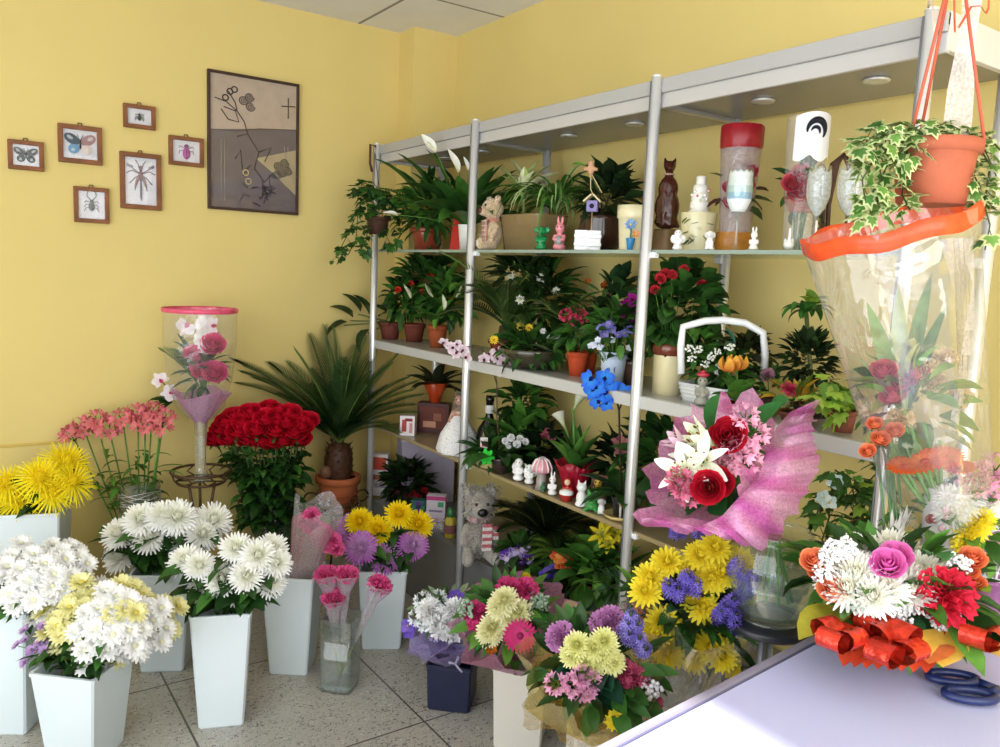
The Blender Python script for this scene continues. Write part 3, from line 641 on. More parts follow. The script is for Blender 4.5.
# ------------------------------------------------------------------ wrapped bouquets
def cone(mb, r0_, r1, h, col, ruf=.08, seg=60, lobes=7, ph=0., n=7, e=1.3, flare=0.):
    def w(i, a, q, z):
        t = i/(n-1); k = 1+ruf*t*math.sin(lobes*a+ph)+ruf*.5*t*math.sin(lobes*2.3*a+1+ph); return q*k, z+h*.22*ruf/.1*.35*t*t*math.sin((lobes-2)*a+ph*2)
    mb.lathe([(r0_+(r1-r0_)*(i/(n-1))**e, h*(i/(n-1))*(1-flare*(i/(n-1))**3)) for i in range(n)], col, seg, None, w); return mb
def tilt(T, D): T.rotation_mode = 'QUATERNION'; T.rotation_quaternion = face_q(D)
# pink cellophane cone in bucket e
def cellocone():
    B = up(EB, EH*.55); tip = near(318, 512, up(EB, EH+.2), .0); D = (tip-B).normalized(); L = (tip-B).length
    T = thing('cellophane_cone_bouquet', 'pink flowers in a pointed clear cellophane cone leaning in white bucket', 'bouquet', B); tilt(T, D)
    c = MB(); cone(c, .015, .095, L+.03, (1, 1, 1), .09, 40, 5, .4, 7, .8); c.build('cellophane', 'plastic_film', T)
    c = MB(); cone(c, .013, .082, L-.05, hx('d9a7b4'), .1, 40, 6, 1., 6, .8); c.build('paper_lining', 'tulle', T)
    me = hm('pink_carnation', lambda: carnation(.042, hx('d8307a'), hx('f06aa6'), 2))
    for x, y in ((304, 522), (314, 527), (324, 533), (333, 541), (312, 516), (328, 545), (308, 527), (319, 538), (336, 549)):
        P = near(x, y, B+D*L*.9, .0); head('carnation', me, T, T.rotation_quaternion.inverted() @ (P-B), T.rotation_quaternion.inverted() @ (D*.4+(CAM-P).normalized()), .8)
    st = MB(); [st.tube([(U(-.01, .01), U(-.01, .01), -.1), (U(-.03, .03), U(-.03, .03), L*.8)], .003, GST, 5) for _ in range(6)]; st.build('stems', 'leaf', T)
cellocone()
# clear square vase with three sleeved carnations
P = cast(340, 686, z=0); s = ppm(P); gv = P; gh = 74/s; w = 17/s
T = thing('glass_vase', 'clear square glass vase on the floor with sleeved pink gerberas', 'vase', P, .8)
MB().lathe([(w*.92, .0), (w*.95, .012), (w, gh), (w-.004, gh), (w*.93, .03), (.001, .028)], (1, 1, 1), 48, cap=(True, False), sq=10).build('vessel', 'glass', T); MB().lathe([(w*.8, .004), (w*.85, .02), (.001, .021)], hx('dfe8e8'), 32, cap=(True, False), sq=8).build('thick_base', 'tulle', T)
me = hm('sleeved_gerbera', lambda: carnation(.05, hx('cf1f6e'), hx('ef5f9f'), 6))
for (x, y, lab) in ((327, 577, 'left bloom'), (346, 577, 'middle'), (334, 600, 'low'), (379, 587, 'right')):
    Pq = near(x, y, up(P, gh+.1), .02); lb = {'left bloom': 'wide pink sleeved gerbera leaning to the left over the square glass vase', 'middle': 'upright pink sleeved gerbera in the square glass vase', 'low': 'lowest pink sleeved gerbera, just over the rim of the square glass vase', 'right': 'pink sleeved gerbera leaning out to the right of the square glass vase'}[lab]
    B = Vector((P.x+U(-.01, .01), P.y+U(-.01, .01), .04)); D = (Pq-B).normalized(); T = thing('sleeved_gerbera', lb, 'flower', B); tilt(T, D); L = (Pq-B).length
    MB().tube([(0, 0, 0), (0, 0, L-.03)], .004, hx('8fae52'), 6).build('stem', 'leaf', T)
    c = MB(); c.lathe([(.006, L*.35), (.012, L*.6), (.02, L*.85), (.05, L*1.04)], hx('e6d6ea'), 16, None, lambda i, a, q, z: (q*(1+.12*math.sin(5*a)), z)); c.build('sleeve', 'tulle', T)
    head('flower_head', me, T, (0, 0, L), Vector((0, 0, 1))+(T.rotation_quaternion.inverted() @ (CAM-Pq).normalized())*.5, .95)
# ------------------------------------------------------------------ along the left wall: alstroemeria vase, stands, roses, palm

P = Vector((.24, -1.565, 0)); vh = .6; q = .083
T = glassvase('tall clear glass cylinder vase wound with silver wire, against the yellow wall', P, [(q*.9, 0), (q*.92, .02), (q, .1), (q, vh), (q-.004, vh), (q-.005, .03), (.001, .028)])
w = MB(); w.tube([(math.cos(a)*(q+.003), math.sin(a)*(q+.003), .525+.03*math.sin(a*.37)+.01*math.sin(a*1.7)) for a in [k*.35 for k in range(160)]], .0016, hx('e8e6ea'), 4)
w.tube([(math.cos(a)*(q+.003), math.sin(a)*(q+.003), .5-.012*a+.02*math.sin(a)) for a in [k*.35 for k in range(40)]], .0014, hx('dcdadf'), 4); w.build('wire_wrap', 'metal', T)
am = [hm('alstroemeria%d' % i, lambda i=i: alstro(.062, hx('d9647e'), hx('e9a08a'), i, 6)) for i in range(3)]
bunch('alstroemeria', 'salmon pink alstroemeria stem in the wire-wound glass vase', 'salmon pink alstroemeria', [(85, 432), (97, 424), (123, 422), (138, 419), (152, 416), (163, 421), (110, 433), (74, 438), (145, 428), (160, 430)], am, up(P, .78), up(P, .12), leaves=9, leafL=.1, leafW=.022, cols=G_MID, bulge=.05, stemr=.0035)
# roses
P = Vector((.31, -1.0, 0)); q = .092; vh = .53
T = glassvase('dark green tinted glass vase packed with rose stems', P, [(q*.85, 0), (q*.86, .02), (q*.92, .3), (q, vh), (q-.004, vh), (q*.84, .03), (.001, .028)], 'dark_glass')
rm = [hm('red_rose%d' % i, lambda i=i: rose(.046, hx('a8051f'), hx('d81433'), i)) for i in range(3)]
rh = [(270, 410), (251, 415), (289, 416), (235, 419), (301, 428), (222, 430), (257, 431), (276, 432), (239, 433), (216, 441), (294, 434), (248, 440), (266, 421), (287, 424), (308, 422), (231, 440), (244, 424), (284, 441), (299, 440), (262, 442), (272, 443), (278, 419), (227, 423)]
bunch('red_rose', 'deep red rose in the big bunch in the dark glass vase', 'red roses in the dark vase', rh, rm, up(P, .86), up(P, .1), leaves=20, leafL=.09, leafW=.045, cols=G_DARK, bulge=.13, scs=(.95, 1.15), stemr=.003, stemcol=hx('3a5a2a'))
# ------------------------------------------------------------------ wrought iron stand with the tall gift bouquet
P = Vector((.3, -1.325, 0)); IR = hx('5a4630')
T = thing('plant_stand', 'dark wrought iron plant stand with scrolled legs, under the gift bouquet', 'plant stand', P)
def ring(mb, r, z, th, col, seg=28): mb.tube([(r*math.cos(2*pi*k/seg), r*math.sin(2*pi*k/seg), z) for k in range(seg+1)], th, col, 6, False)
def ironstand(T, z, r, legs=3):
    m = MB(); ring(m, r, z+.045, .006, IR); ring(m, r*.8, z, .006, IR); m.build('basket_ring', 'iron', T)
    g = MB()
    for k in range(8):
        a = 2*pi*k/8; g.tube([(r*.8*math.cos(a), r*.8*math.sin(a), z), (r*.98*math.cos(a+.25), r*.98*math.sin(a+.25), z+.02), (r*math.cos(a), r*math.sin(a), z+.045)], .004, IR, 5)
    for k in range(3): a = pi*k/3; g.tube([(-r*.8*math.cos(a), -r*.8*math.sin(a), z), (r*.8*math.cos(a), r*.8*math.sin(a), z)], .004, IR, 5)
    g.build('grate', 'iron', T)
    for k in range(legs):
        a = 2*pi*k/legs+.9; d = Vector((math.cos(a), math.sin(a), 0)); p = lambda q, h: d*q+Vector((0, 0, h)); l = MB()
        l.tube([p(r*.5, z), p(r*.35, z*.82), p(r*.5, z*.6), p(r*.95, z*.4), p(r*1.15, z*.15), p(r*1.25, .006)], .0065, IR, 6); l.tube([p(r*(.62+.16*math.cos(t)*(1-t/9)), z*.72+.03*math.sin(t)*(1-t/9)) for t in [i*.6 for i in range(13)]], .004, IR, 5); l.build('leg', 'iron', T)
ironstand(T, .585, .125)
VB = up(P, .592)
T = thing('gift_bouquet', 'pink roses with white ribbon in a cellophane tube on a slim vase', 'bouquet', VB); to = lambda px, py, dz=0.: near(px, py, VB, dz)-VB
v = MB(); v.lathe([(.05, 0), (.052, .008), (.03, .02), (.02, .06), (.022, .2), (.032, .3), (.03, .301), (.019, .2), (.001, .06)], (1, 1, 1), 20, cap=(True, False)); v.build('slim_vase', 'glass', T)
v = MB(); v.lathe([(.025, .03), (.021, .1), (.024, .2), (.03, .27)], [hx('e9dcc0'), hx('f2ead8'), hx('e8d8b8')], 14, wav=lambda i, a, q, z: (q*(1+.18*math.sin(3*a+i)), z)); v.build('gold_net', 'tulle', T)
sk = MB(); cone(sk, .022, .115, .14, hx('d8a0cf'), .14, 48, 5, .3, 6, .9); o = sk.build('tissue_skirt', 'organza', T, (0, 0, .25)); o = MB().tube([(.027*math.cos(a), .027*math.sin(a), .27) for a in [i*.5 for i in range(14)]], .006, hx('e7b9dd'), 6).build('bow_tie', 'satin', T)
c = MB(); c.lathe([(.05, .27), (.1, .33), (.135, .45), (.148, .6), (.15, .748)], (1, 1, 1), 40, wav=lambda i, a, q, z: (q*(1+.02*math.sin(7*a+i)), z)); c.build('cellophane_tube', 'cellophane', T)
c = MB(); c.lathe([(.151, .735), (.155, .737), (.156, .753), (.151, .754)], hx('ef5f86'), 40); c.build('rim_ribbon', 'satin', T)
me = hm('pink_rose', lambda: rose(.05, hx('d01e68'), hx('ef5a97'), 8))
for x, y in ((213, 346), (196, 357), (215, 374), (203, 371)): head('rose', me, T, to(x, y, .04), (CAM-VB).normalized()+Vector((0, 0, .5)), .95)
me = hm('white_orchid', lambda: orchid(.05, hx('f4eef0'), hx('f0e0e6'), hx('c23a6a')))
for x, y, s_ in ((186, 327, .9), (212, 326, .8), (160, 380, .75), (170, 393, .8)): head('orchid', me, T, to(x, y, .02), (CAM-VB).normalized(), s_)
rb = MB()
for k in range(5):
    p0 = to(200+k*2.5, 313, .05-k*.012); p1 = to(196+k*3, 345+4*k, .08-k*.01); w = cR*.011
    for j in range(7): a, b = p0.lerp(p1, j/7)+cR*.006*math.sin(j*2+k), p0.lerp(p1, (j+1)/7)+cR*.006*math.sin(j*2+2+k); rb.add([a-w, a+w, b+w, b-w], [(0, 1, 2, 3)], hx('f4f2f2'))
rb.build('white_ribbon', 'satin', T)
f = MB(); bush(f, to(203, 372), (.07, .07, .09), 34, .12, .03, G_DARK, .6)
for k in range(3): frond(f, to(200, 388), Vector((-.25-.2*k, -.55+.12*k, 1)), .24, .008, .07, G_MID, .5, 18)
for k in range(4): f.leaf(to(172, 403), (U(-.4, .3), -1+U(0, .9), U(-.4, .2)), .1, .045, jit(G_DARK[1]), .6)
f.tube([to(200, 405), to(182, 400), to(163, 383)], .003, GST, 5); f.build('foliage', 'leaf', T)
# ------------------------------------------------------------------ sago palm on its own stand
P = Vector((.255, -.66, 0)); T = thing('plant_stand', 'low dark iron stand with round loops carrying the terracotta palm pot', 'plant stand', P)
ironstand(T, .345, .1)
lp = MB()
for a in (.3, 1.6, 2.9, 4.2, 5.5):
    d = Vector((math.cos(a), math.sin(a), 0)); lp.tube([d*(.13+.035*math.cos(t))+Vector((0, 0, .405+.03*math.sin(t))) for t in [i*.55 for i in range(12)]], .005, IR, 6)
lp.build('loop', 'iron', T)
PB = up(P, .352); T = thing('sago_palm', 'large sago palm with arching feather fronds in a terracotta pot', 'potted palm', PB)
pot(T, .105, .175, hx('b0623c')); pr = MB(); ring(pr, .097, .06, .003, hx('a4583a')); ring(pr, .1, .09, .003, hx('a4583a')); pr.build('pot_ridge', 'terracotta', T)
k = MB(); k.lathe([(.055, .15), (.064, .19), (.066, .25), (.06, .3), (.045, .33), (.001, .34)], hx('4a2f22'), 20, wav=lambda i, a, q, z: (q*(1+.08*math.sin(9*a+i*pi)), z)); k.ell((.02, -.075, .2), (.03, .03, .032), hx('7a5540'), 10, 8)
for i in range(60): a = 2.4*i; z = .17+.0026*i; k.leaf((.062*math.cos(a)*(1-.003*i), .062*math.sin(a)*(1-.003*i), z), (math.cos(a), math.sin(a), 1.4), .035, .025, hx('5a3a28'), -.3, 2)
k.build('trunk', 'wood', T)
SG = [hx('2c4a26'), hx('36562a'), hx('44622e'), hx('26421f'), hx('566f34')]
FRS = [(268, 368, .85), (262, 356, .75), (310, 350, .4), (336, 344, .25), (349, 350, .3), (362, 352, .5), (376, 358, .6), (398, 378, .9), (404, 394, 1.), (356, 372, .5), (318, 384, .6), (305, 376, .6), (372, 382, .7), (386, 392, .9), (244, 350, .7), (256, 362, .8), (250, 372, .9), (318, 340, .3), (330, 334, .2), (343, 336, .2), (354, 342, .3), (300, 362, .5), (370, 362, .6), (392, 366, .8), (410, 384, .9), (408, 402, 1.), (290, 388, .8), (322, 372, .4), (360, 382, .5), (342, 362, .3), (380, 414, 1.1), (298, 414, 1.1), (275, 354, .7), (384, 350, .5), (402, 372, .8), (368, 398, .9), (312, 398, .9), (346, 392, .4), (330, 390, .4), (395, 422, 1.2), (352, 420, .8), (328, 420, .8)]
for px, py, dr in FRS:
    e = near(px, py, PB, U(-.02, .22))-(PB+Vector((0, 0, .33))); d = (e.normalized()+Vector((0, 0, dr*.45))).normalized(); f = MB(); frond(f, (0, 0, .33), d, e.length*1.08, .0065, .125, SG, dr*.9, 46, .15); f.build('frond', 'leaf', T)
# ================================================================== goods on the shelves
def W(px, base): return px/ppm(base)
def top(px, y=-.3): return on(px, y, Z1)
def mid(px, y=-.3): return on(px, y, Z3)
def low(px, y=-.3): return on(px, y, Z4)
def pln(px, y=-.3): return on(px, y, ZP)
def rel(B): return lambda px, py, dz=0.: near(px, py, B, dz)-Vector(B)
def toward(B): return (CAM-Vector(B)).normalized()
RB = hx('8a4632'); TC = hx('b8653f')
# ---------------- top glass shelf, first bay
B = top(396, -.43)+Vector((-.0, -.1, .07)); T = thing('hanging_ivy', 'dark green ivy in a small hanging pot, on a cord from the leftmost post', 'hanging plant', B); r = rel(B)
pot(T, .055, .08, hx('4a3226')); m = MB()
for pts in (((385, 195), (360, 205), (352, 225), (340, 250)), ((385, 195), (365, 190), (358, 212), (356, 240), (348, 255)), ((390, 195), (370, 215), (366, 240), (360, 252)), ((385, 195), (398, 215), (400, 235), (394, 246)), ((385, 190), (405, 205), (408, 222)), ((380, 190), (362, 185), (355, 198)), ((392, 200), (382, 225), (392, 248)), ((385, 195), (372, 182), (366, 195), (368, 215))): vine(m, [r(x, y, U(0, .07)) for x, y in pts], 24, .05, G_DARK+G_MID[:2], None, .002, .035)
vine(m, [r(345, 245), r(338, 256), r(330, 262)], 6, .022, G_MID, None, .0012, .015); m.build('foliage', 'leaf', T)
A_ = Vector((XA, YF-.012, 2.11))-B; MB().tube([(-.05, 0, .08), A_, (.05, 0, .08)], .0018, hx('6b5a48'), 4).build('cord', 'matte', T); MB().tube([A_+Vector((.012, 0, .02)), A_+Vector((-.012, -.018, .03)), A_+Vector((-.012, -.018, -.06)), A_+Vector((0, -.012, -.1))], .006, hx('5c3b34'), 6).build('hook', 'matte', T)
B = top(427, -.3); T = thing('potted_fern', 'bushy fern in a reddish brown pot on the top shelf, first bay', 'potted plant', B); r = rel(B)
pot(T, W(17, B), W(23, B), hx('8e3f2c'), 'ceramic')
f = MB()
for i in range(20): a = 2.4*i; frond(f, (0, 0, .1), (math.cos(a), math.sin(a)*.7, U(.6, 1.6)), U(.22, .38), .013, .05, G_MID+G_DARK[:2], U(.8, 1.5), 24, .2)
bush(f, (0, 0, .19), (.15, .1, .12), 150, .1, .03, G_DARK+G_MID[:2]); f.build('foliage', 'leaf', T)
B = top(467, -.34); T = thing('peace_lily', 'peace lily with white spathes above the header in a white pot', 'potted plant', B); r = rel(B)
pot(T, W(10, B), W(26, B), hx('f0eee8'), 'ceramic', False, rimcol=hx('f4f2ee')); f = MB(); rosette(f, (0, 0, .1), 38, .33, .075, G_DARK+G_MID[:2], (.5, 1.35), 1.0, .8)
for px, py in ((420, 172), (415, 168), (440, 165), (452, 180), (408, 180), (425, 185), (395, 172), (486, 190), (490, 178)): e = r(px, py, .03); m_ = e*.7; f.tube([(0, 0, .1), m_*.6+Vector((0, 0, .06)), m_], .002, GST, 4); f.leaf(m_, e-m_+Vector((0, 0, .04)), e.length*.55, .06, jit(rnd.choice(G_DARK)), .7, 6, .25, .8)
f.build('foliage', 'leaf', T)
for (x0, y0, x1, y1), L_ in (((436, 152, 425, 138), .1), ((459, 172, 450, 152), .11), ((468, 170, 465, 160), .06), ((398, 215, 388, 213), .07)):
    dz = .15 if y0 < 200 else .05; p = r(x0, y0, dz); f = MB(); f.tube([(0, 0, .1), p*.6+Vector((0, 0, .05)), p], .002, GST, 4); f.build('flower_stalk', 'leaf', T); head('spathe', hm('spathe%d' % int(L_*100), lambda: spathe(L_, hx('f4f5ec'))), T, p, r(x1, y1, dz)-p)
B = top(455, -.37); T = thing('gift_card', 'pointed red gift card leaning beside the white lily pot', 'card', B, .5); MB().add([(-.03, 0, .002), (.03, .0, .002), (.035, .02, .14), (-.02, .03, .19), (-.03, .006, .002), (.03, .006, .002), (.035, .026, .14), (-.02, .036, .19)], [(0, 1, 2, 3), (7, 6, 5, 4), (0, 4, 5, 1), (1, 5, 6, 2), (2, 6, 7, 3), (3, 7, 4, 0)], hx('b8241f'), None, False).build('card', 'plastic', T)
# ---------------- top shelf, second bay
def bear(T, h, col, snout, nose, voxel=.005, limb=None, D=0.):
    s = h
    body = [((0, 0, .3*s), (.17*s, .15*s, .24*s)), ((0, 0, .53*s), (.09*s, .09*s, .1*s)), ((.02*s, 0, .74*s), (.2*s, .2*s, .19*s)), ((0, .17*s, .91*s), (.05*s, .07*s, .07*s)), ((0, -.17*s, .91*s), (.05*s, .07*s, .07*s)),
        ([(0, .13*s, .45*s), (.07*s, .2*s, .33*s), (.14*s, .2*s, .22*s)], [.065*s, .06*s, .065*s]), ([(0, -.13*s, .45*s), (.07*s, -.2*s, .33*s), (.14*s, -.2*s, .22*s)], [.065*s, .06*s, .065*s]),
        ([(.02*s, .1*s, .12*s), (.18*s, .15*s, .1*s), (.3*s, .18*s, .09*s)], [.1*s, .085*s, .08*s]), ([(.02*s, -.1*s, .12*s), (.18*s, -.15*s, .1*s), (.3*s, -.18*s, .09*s)], [.1*s, .085*s, .08*s]), ((.33*s, .18*s, .12*s), (.06*s, .085*s, .11*s)), ((.33*s, -.18*s, .12*s), (.06*s, .085*s, .11*s)), ((.19*s, 0, .69*s), (.1*s, .1*s, .09*s))]
    blobmb(body, col, voxel, 4).build('body', 'fuzzy', T)
    m = MB(); m.ell((.27*s, 0, .7*s), (.05*s, .07*s, .055*s), nose, 12, 8); m.build('nose', 'plastic', T); m = MB()
    for y in (-.075, .075): m.ell((.2*s, y*s, .79*s), (.02*s, .02*s, .022*s), hx('1a1412'), 8, 6)
    m.build('eyes', 'plastic', T)
    for y in (-.18, .18): MB().ell((.385*s, y*s, .12*s), (.012*s, .05*s, .06*s), snout, 10, 6).build('paw_pad', 'fuzzy', T)
    for y in (-.17, .17): MB().ell((.045*s, y*s, .91*s), (.012*s, .04*s, .045*s), snout, 10, 6).build('ear_lining', 'fuzzy', T)
B = top(492, -.37); h = W(56, B); T = thing('teddy_bear', 'cream teddy bear with brown nose and pink scarf on the top shelf', 'teddy bear', B, -1.7)
bear(T, h, hx('dcbf98'), hx('efe0c8'), hx('5a2f22'))
m = MB(); m.tube([(.1*h*math.cos(a), .1*h*math.sin(a), .55*h) for a in [i*.42 for i in range(16)]], .03*h, hx('d98a74'), 8); m.box((.17*h, .05*h, .36*h), (.02*h, .1*h, .38*h), hx('dd9a80'), None, .01*h); m.box((.165*h, -.06*h, .34*h), (.02*h, .09*h, .34*h), hx('d88770'), None, .01*h)
for i in range(5): m.box((.182*h, -.0, (.2+.08*i)*h), (.006*h, .2*h, .02*h), hx('f0dcc8'))
m.build('scarf', 'fuzzy', T)
B = top(532, -.27); T = thing('planter_trough', 'brownish translucent trough planter with striped dracaena and spider plant', 'potted plant', B); r = rel(B); w, h = W(34, B), W(36, B)
m = MB(); m.lathe([(.8, 0), (.85, .02), (1, .95), (1.03, 1), (.97, 1), (.94, .9), (.9, .88), (.001, .88)], [hx('8a7650')]*4+[hx('a8705a')]*2+[hx('2b2119')], 40, Matrix.Diagonal((w, .09, h, 1)), sq=5, cap=(True, False)); m.build('trough', 'ceramic', T)
f = MB(); e = r(524, 215); f.tube([e, r(523, 190)], .006, hx('8a9a5a'), 5)
for px, py in ((505, 178), (516, 170), (524, 178), (532, 172), (542, 176), (548, 184), (508, 188), (540, 190), (530, 182), (515, 192), (546, 198), (538, 204)): p = r(523+U(-1, 1), 200-U(0, 12)); q = r(px, py, U(-.04, .06)); f.leaf(p, q-p+Vector((0, 0, .05)), (q-p).length*1.3+.03, .045, hx('b4c878'), .5, 6, .3, .8, 0, hx('eef0c0'))
f.build('dracaena', 'leaf', T); f = MB(); e = r(556, 216)
for i in range(110): a = 2.4*i; d = Vector((math.cos(a), math.sin(a)*.7, U(.8, 2.6))); f.leaf(e, d, U(.22, .42), .018, jit(rnd.choice(G_MID+[hx('5a8a3a')]), .2), U(1.5, 2.9), 8, .25, .6, 0, jit(hx('c0d890'), .2) if i % 2 == 0 else None)
f.build('spider_plant', 'leaf', T)
def figurine(name, label, cat, B, rz, items, col, mat='ceramic', voxel=None, extra=None, group=None, sc=1.):
    T = thing(name, label, cat, B, rz, group); S_ = Matrix.Scale(sc, 4); vs, fs = blob([((Vector(i[0])*sc)[:], tuple(v*sc for v in (i[1] if isinstance(i[1], tuple) else (i[1],)*3))) if not isinstance(i[0], list) else ([(Vector(p)*sc)[:] for p in i[0]], [v*sc for v in i[1]]) for i in items], voxel or sc*.035, 3)
    MB().add(vs, fs, col).build('body', mat, T)
    for n, its, c in (extra or []):
        m = MB()
        for i in its: m.ell([v*sc for v in i[0]], tuple(v*sc for v in (i[1] if isinstance(i[1], tuple) else (i[1],)*3)), c, 10, 8)
        m.build(n, mat, T)
    return T
FIG = [((0, 0, .12), (.22, .22, .12)), ((0, 0, .3), (.18, .17, .25)), ((0, 0, .72), (.17, .16, .17)), ([(0, .15, .5), (.13, .16, .36), (.2, .05, .34)], [.065, .06, .055]), ([(0, -.15, .5), (.13, -.16, .36), (.2, -.05, .34)], [.065, .06, .055])]
EYES = ('eyes', [((.15, .06, .76), .022), ((.15, -.06, .76), .022)], hx('1c1c1c'))
ELE = FIG+[((-.03, .2, .76), (.04, .12, .13)), ((-.03, -.2, .76), (.04, .12, .13)), ([(.15, 0, .7), (.24, 0, .6), (.26, 0, .48)], [.05, .04, .035])]
ANG = FIG+[((-.16, .18, .5), (.05, .15, .2)), ((-.16, -.18, .5), (.05, .15, .2))]
BUN = FIG+[((0, .07, .98), (.05, .045, .15)), ((0, -.07, .98), (.05, .045, .15))]
DOG = [((0, 0, .3), (.2, .17, .28)), ((.06, 0, .68), (.17, .16, .16)), ((.2, 0, .64), (.1, .08, .07)), ((.02, .17, .66), (.05, .05, .14)), ((.02, -.17, .66), (.05, .05, .14)), ([(.1, .1, .4), (.16, .1, .05)], [.07, .06]), ([(.1, -.1, .4), (.16, -.1, .05)], [.07, .06]), ((-.1, 0, .1), (.16, .22, .1))]
SWAN = [((0, 0, .25), (.3, .2, .2)), ((-.1, .14, .36), (.24, .05, .16)), ((-.1, -.14, .36), (.24, .05, .16)), ([(.22, 0, .3), (.34, 0, .55), (.26, 0, .78), (.36, 0, .84)], [.09, .06, .055, .06])]
def fg(name, label, cat, B, hpx, items, col, rz=-.9, **k): return figurine(name, label, cat, B, rz, items, hx(col), sc=W(hpx, B)/(1.0), **k)
fg('dragon_figurine', 'green frilly figurine at the shelf edge beside the trough planter', 'figurine', top(541, -.41), 27, ELE, '1f8a4c', extra=[('collar', [((0, 0, .54), (.19, .19, .05))], hx('0f6a38')), EYES])
fg('pink_figurine', 'pink and grey figurine on the top shelf, beside the green one', 'figurine', top(559, -.4), 31, BUN, 'e58f98', extra=[('belly', [((.12, 0, .32), (.1, .14, .17))], hx('8a8f90')), EYES])
B = top(587, -.41); w, h = W(27, B), W(21, B); T = thing('book_ornament', 'white ornament like an open book with deckled edges, in front of brown pot', 'ornament', B, -.7)
m = MB()
for s_ in (-1, 1):
    for i in range(5): m.box((-.012+.006*(i % 2), s_*w*.25, h*(.12+.19*i)), (.03, w*(.47+.04*(i % 2)), h*.2), hx('f2f3f4'), None, .004)
m.box((.0, 0, h*.5), (.016, w*.12, h*.9), hx('e6e7ea')); m.build('pages', 'ceramic', T)
B = top(600, -.26); T = thing('potted_shrub', 'dark leafy shrub in a round brown bowl pot, second bay of top shelf', 'potted plant', B); r = rel(B); w, h = W(24, B), W(36, B)
m = MB(); m.lathe([(w*.55, 0), (w*.85, h*.2), (w*.98, h*.55), (w*.88, h*.9), (w*.92, h), (w*.84, h), (w*.8, h*.85), (.001, h*.84)], [hx('3b241c')]*6+[hx('231a14')], 28, cap=(True, False)); m.build('bowl', 'ceramic', T)
f = MB(); bush(f, r(605, 200), (.08, .06, .07), 80, .1, .042, [hx('1c2e18'), hx('263a1e'), hx('2d4424')], .5); stems_tree(f, (0, 0, h), [r(600, 195), r(610, 195), r(615, 185)], .004, hx('4a3a2a')); f.build('foliage', 'leaf', T)
for px, py in ((617, 182), (605, 178), (620, 195)): f = MB(); rosette(f, r(px, py, .03), 9, .1, .04, [hx('26371f'), hx('1c2b18')], (.1, 1.2), .6); f.build('leaf_whorl', 'leaf', T)
B = top(590, -.4)+Vector((0, 0, W(44, top(590, -.4)))); T = thing('birdhouse_pick', 'tiny lilac birdhouse pick with straw cord and pale figure, stuck among the shrubs', 'ornament', B, -.9); r = rel(B)
m = MB(); s_ = W(11, B); m.box((0, 0, 0), (s_*.7, s_, s_), hx('8f86b8'), None, .003); m.ell((s_*.37, 0, .0), (.004, s_*.22, s_*.22), hx('2b2340'), 10, 6); m.build('house', 'matte', T); m = MB()
for d in (-1, 1): m.box((0, 0, 0), (s_*1.1, s_*1.0, .006), hx('d8c9a0'), Matrix.Translation((0, d*s_*.42, s_*.72)) @ Matrix.Rotation(-d*.75, 4, 'X'), .002)
m.build('roof', 'wood', T); m = MB(); q = W(44, B); m.tube([(0, 0, s_), (0, -.01, q*.4), (0, -.012, q*.75)], .002, hx('cdb98a'), 5); m.tube([(0, -.012, q*.75), (0, .03, q*.3)], .002, hx('cdb98a'), 5); m.tube([(0, 0, -s_*.5), (0, .0, -q)], .0022, hx('b79a62'), 5); m.build('cord', 'matte', T)
blobmb([((0, -.012, q*.93), (.012, .011, .014)), ((0, -.012, q*.82), (.01, .012, .02)), ([(0, -.012, q*.86), (.01, .012, q*.8)], [.007, .006]), ([(0, -.012, q*.86), (.01, -.035, q*.8)], [.007, .006])], hx('c79a78'), .003, 2).build('figure', 'matte', T); m = MB(); m.leaf((0, -.03, q*.9), (0, -1, .2), .05, .03, hx('7fc24a'), .3); m.build('wing', 'leaf', T)
B = top(632, -.36); T = thing('cream_pot', 'cream pot with a blue flower ornament on its front, beside the middle post', 'pot', B, -.9); w, h = W(17, B), W(45, B)
m = MB(); m.lathe([(w*.75, 0), (w*.78, .01), (w*.9, h*.7), (w*.96, h*.72), (w, h*.74), (w, h), (w*.92, h), (w*.88, h*.8), (.001, h*.78)], hx('e6dcb4'), 28, cap=(True, False)); m.build('pot', 'ceramic', T)
m = MB(); m.lathe([(w*.16, h*.02), (w*.26, h*.25), (w*.28, h*.28), (.001, h*.28)], hx('2f87c4'), 14, Matrix.Translation((w*.98, 0, 0))); m.tube([(w*1., 0, h*.27), (w*1.02, 0, h*.55)], w*.05, hx('4a8a5a'), 5); m.join(daisy(w*.34, hx('5a9ad8'), hx('f0c050'), 7, 3), Matrix.Translation((w*1.06, -w*.02, h*.57)) @ face_q((1, 0, .2)).to_matrix().to_4x4()); m.join(daisy(w*.24, hx('e8945a'), hx('f0d060'), 6, 4), Matrix.Translation((w*1.04, w*.3, h*.37)) @ face_q((1, .2, .2)).to_matrix().to_4x4()); m.build('painted_flower', 'ceramic', T)
